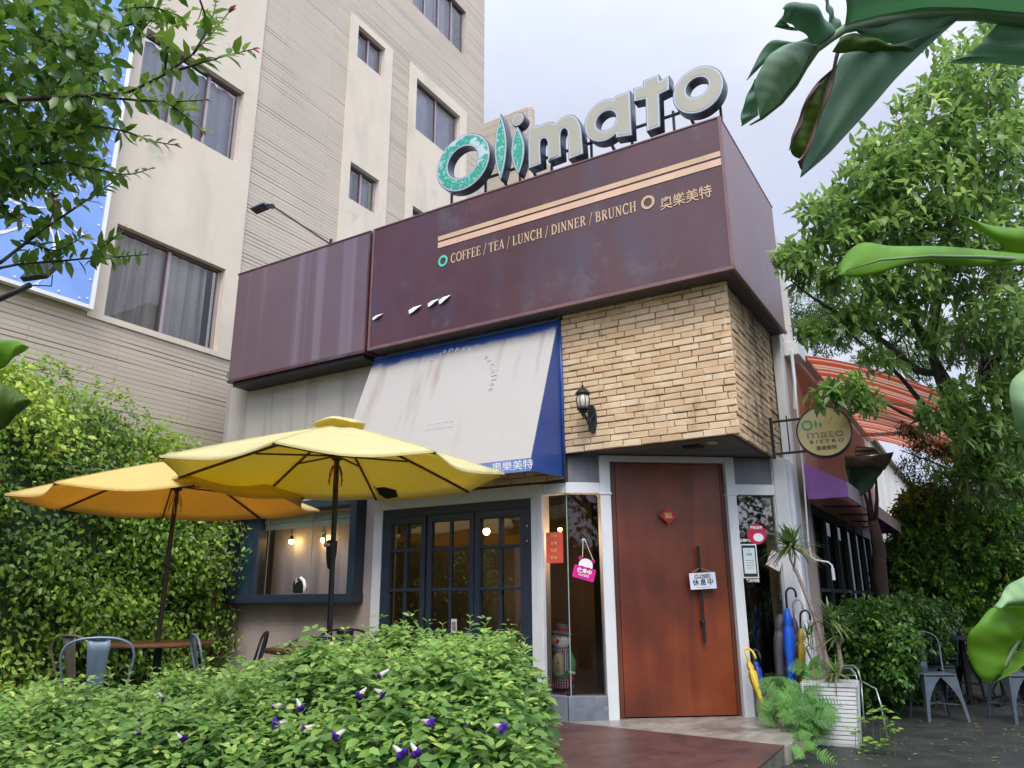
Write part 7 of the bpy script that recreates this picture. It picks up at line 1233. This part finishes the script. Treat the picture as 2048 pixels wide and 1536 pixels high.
def frond(PP, DD, UU, LL, TT, base, d, L, face, n=13, leaflen=.1, tone=.5):
    """frond lying in a plane that leans towards `face`; pinnae shorten to the tip"""
    d = norm(np.array(d, float)); sd_ = norm(np.cross(d, face)); pts = []
    for i in range(n+1): s = i/n; pts.append(np.array(base)+d*L*s-np.array([0, 0, .35*L*s*s])-face*.12*L*s*(1-s)*-1)
    for i in range(1, n+1):
        s = i/n; t_ = norm(pts[i]-pts[i-1]); ll = leaflen*(1.05-s*.85)*(.55+.9*min(1, s*3))
        for sg in (-1, 1): PP.append(pts[i]); DD.append(norm(sd_*sg+t_*.4+np.array([0, 0, -.15])+rng.normal(0, .05, 3))); UU.append(face+rng.normal(0, .12, 3)); LL.append(ll); TT.append(np.clip(tone+rng.normal(0, .08), 0, 1))
    return pts
def _frond():
    V = []; Fc = []
    for i in range(7):
        s = i/7; w = .26*(1-s)**.6
        for sg in (-1, 1):
            n0 = len(V); V += [[s, 0, 0], [s+.16, 0, 0], [s+.12+.08*(1-s), sg*w, -.02]]; Fc.append((n0, n0+1, n0+2) if sg > 0 else (n0+1, n0, n0+2))
    n0 = len(V); V += [[.9, .04, 0], [.9, -.04, 0], [1.05, 0, -.04]]; Fc.append((n0, n0+1, n0+2)); return np.array(V), Fc
T_FROND = _frond()
def fern(label, centres, n, L, seed, tone=.5, tips=None):
    t = thing('fern', label, 'fern', (centres[0][0], centres[0][1], 0)); PP, DD, UU, LL, TT = [], [], [], [], []; mb = MB()
    for k in range(n):
        c = np.array(centres[k % len(centres)], float)+rng.normal(0, .04, 3); a = rng.uniform(-.35, math.pi+.35); fc_ = norm(np.array([.25+rng.normal(0, .3), -.75, .65+rng.normal(0, .25)])); d_ = norm(r0*math.cos(a)+np.array([0, 0, .75])*math.sin(a)-h_*rng.uniform(0, .7)); pts = frond(PP, DD, UU, LL, TT, c, d_, L*rng.uniform(.6, 1.1), fc_, 9, .34*L, tone+rng.normal(0, .12)); mb.tube(pts[::3], .0022, 5)
    mb.build('stems', STEM, t); PP = np.array(PP); leaves('fronds', PP, np.array(DD), np.array(UU), np.array(LL), .9, np.array(TT), H_FERN, t, T_FROND); return t
fern('spreading fern whose fronds lie over the porch edge, left of the white planter', [at(1585, 1415, 'y', 7.45), at(1615, 1430, 'y', 7.4), at(1560, 1420, 'y', 7.5), at(1600, 1445, 'y', 7.35), at(1560, 1390, 'y', 7.6), at(1600, 1400, 'y', 7.5)], 44, .27, 1, .5)
fern('lower fern in front of the planter foot beside the porch step', [at(1640, 1440, 'y', 7.3), at(1610, 1455, 'y', 7.25), at(1625, 1440, 'y', 7.25)], 26, .24, 2, .4)
fern('pale fern tuft sprouting behind the rim of the planter', [at(1640, 1350, 'y', 7.85), at(1615, 1345, 'y', 7.9)], 10, .24, 3, .8)
fern('small bright fern growing from the ground against the porch side', [at(1608, 1500, 'y', 6.75)*np.array([1, 1, 1])], 8, .17, 4, .8)
wd = thing('leafy_weed', 'round leaved weed at the right foot of the planter around the rack leg', 'plant', (-1.05, 7.3, 0)); mb = MB(); PP = []; DD = []
for px, py in ((1745, 1425), (1770, 1420), (1780, 1455), (1750, 1490), (1765, 1485), (1720, 1440), (1712, 1460), (1735, 1480), (1725, 1492), (1760, 1440), (1775, 1440), (1790, 1460)):
    q = at(px, py, 'y', 7.3); q = q if q[2] > .03 else at(px, py, 'z', .03); b = np.array([q[0]-.03, q[1]+.05, 0]); mb.tube([b, (b+q)/2+(0, 0, .02), q], .0025, 5)
    for i in range(6): PP.append(q+rng.normal(0, .02, 3)); a = i*1.05; DD.append((math.cos(a), math.sin(a), .1))
mb.build('stem', STEM, wd); PP = np.array(PP); leaves('leaves', PP, np.array(DD), np.tile([0, -.3, 1.], (len(PP), 1)), rng.uniform(.05, .075, len(PP)), .8, rng.uniform(.5, .95, len(PP)), H_BUSH, wd, T_FINE)
# fallen leaves
n = 260; P = np.stack([rng.uniform(-1.6, 1.2, n), rng.uniform(5.2, 9.5, n), np.full(n, .006)], 1); a = rng.uniform(0, 6.28, n); fl_ = leaves('fallen_leaves', P, np.stack([np.cos(a), np.sin(a), np.zeros(n)], 1), np.tile([0, 0, 1.], (n, 1)), rng.uniform(.03, .06, n), .45, rng.uniform(.7, 1, n), H_SPIKE, None, T_FINE); tag(fl_, 'scattered small fallen leaves on the dark paving', 'leaf litter', kind='stuff')

shd = thing('reflection_hedge', 'long added hedge behind the camera, outside the view, put in to darken the glass reflections', 'hedge', (-2, -5.5, 0))  # unseen hedge, added to darken bright gaps in window reflections
n = 9000; P = np.stack([rng.uniform(-16, 12, n), -5.2+rng.normal(0, .12, n), rng.uniform(0, 3.2, n)], 1); mb = MB(); mb.box(-16, 12, -6.2, -5.3, 0, 3.0); mb.build('branches', M['hedge_core'], shd); leaves('leaves', P, rdir(n)+np.array([0, .3, -.3]), rdir(n)*.5+np.array([0, .7, .7]), rng.uniform(.12, .2, n), .6, np.clip(rng.normal(.3, .2, n), 0, 1), H_DARK, shd, T_SIMPLE)  # dark core box added behind the leaves, not branches
n = 7000; shr = thing('side_shade_hedge', 'tall added hedge beyond the right edge of the view, put in for shade and dark reflection', 'hedge', (5.6, 10, 0)); P = np.stack([5.2+rng.normal(0, .12, n), rng.uniform(2.5, 20, n), rng.uniform(0, 2.7, n)], 1); mb = MB(); mb.box(5.3, 6.2, 2.5, 20, 0, 2.5); mb.build('branches', M['hedge_core'], shr); leaves('leaves', P, rdir(n)+np.array([-.3, 0, -.3]), rdir(n)*.5+np.array([-.7, 0, .7]), rng.uniform(.12, .2, n), .6, np.clip(rng.normal(.35, .2, n), 0, 1), H_DARK, shr, T_SIMPLE)  # unseen hedge with a dark core box, added to darken side panes and terrace
# ---- trees across the street behind the camera (seen only as dark reflections in the glass)
def street_tree(x, y, h, r, label):
    t = thing('street_tree', label, 'tree', (x, y, 0), group='trees across the street'); mb = MB(); mb.tube([(x, y, 0), (x+.1, y, h*.3), (x, y, h*.65)], [.2, .16, .08], 10)
    for k in range(7): a = k*.9; mb.tube([(x, y, h*.35+.1*k), (x+r*.5*math.cos(a), y+r*.5*math.sin(a), h*.6), (x+r*.8*math.cos(a), y+r*.8*math.sin(a), h*.8)], [.07, .04, .015], 6)
    mb.build('trunk', M['bark'], t, smooth=True); n = 5200; v = rdir(n)*rng.uniform(.45, 1, (n, 1))**.5; P = np.array([x, y, h*.58])+v*np.array([r, r, h*.42]); P += .25*np.sin(P*2.1)
    leaves('crown', P, rdir(n)+np.array([0, 0, -.3]), rdir(n)*.6+np.array([0, 0, 1]), rng.uniform(.14, .26, n), .6, np.clip(rng.normal(.35, .2, n), 0, 1), H_DARK, t, T_SIMPLE); return t
st0 = street_tree(-7.5, -6.5, 7.5, 3.0, 'broad street tree behind the photographer'); st0['group'] = 'trees across the street'
for x, y, rz, s in ((-2, -7.5, 1.3, 1.05), (4, -6.5, 2.6, .95), (-13, -4, 4, 1.1), (9.5, -3, 5, 1.1), (10.5, 4, .4, .95)):
    c = copy_tree(st0); c.location = (x, y, 0); c.rotation_euler = (0, 0, rz); c.scale = (s, s, s)
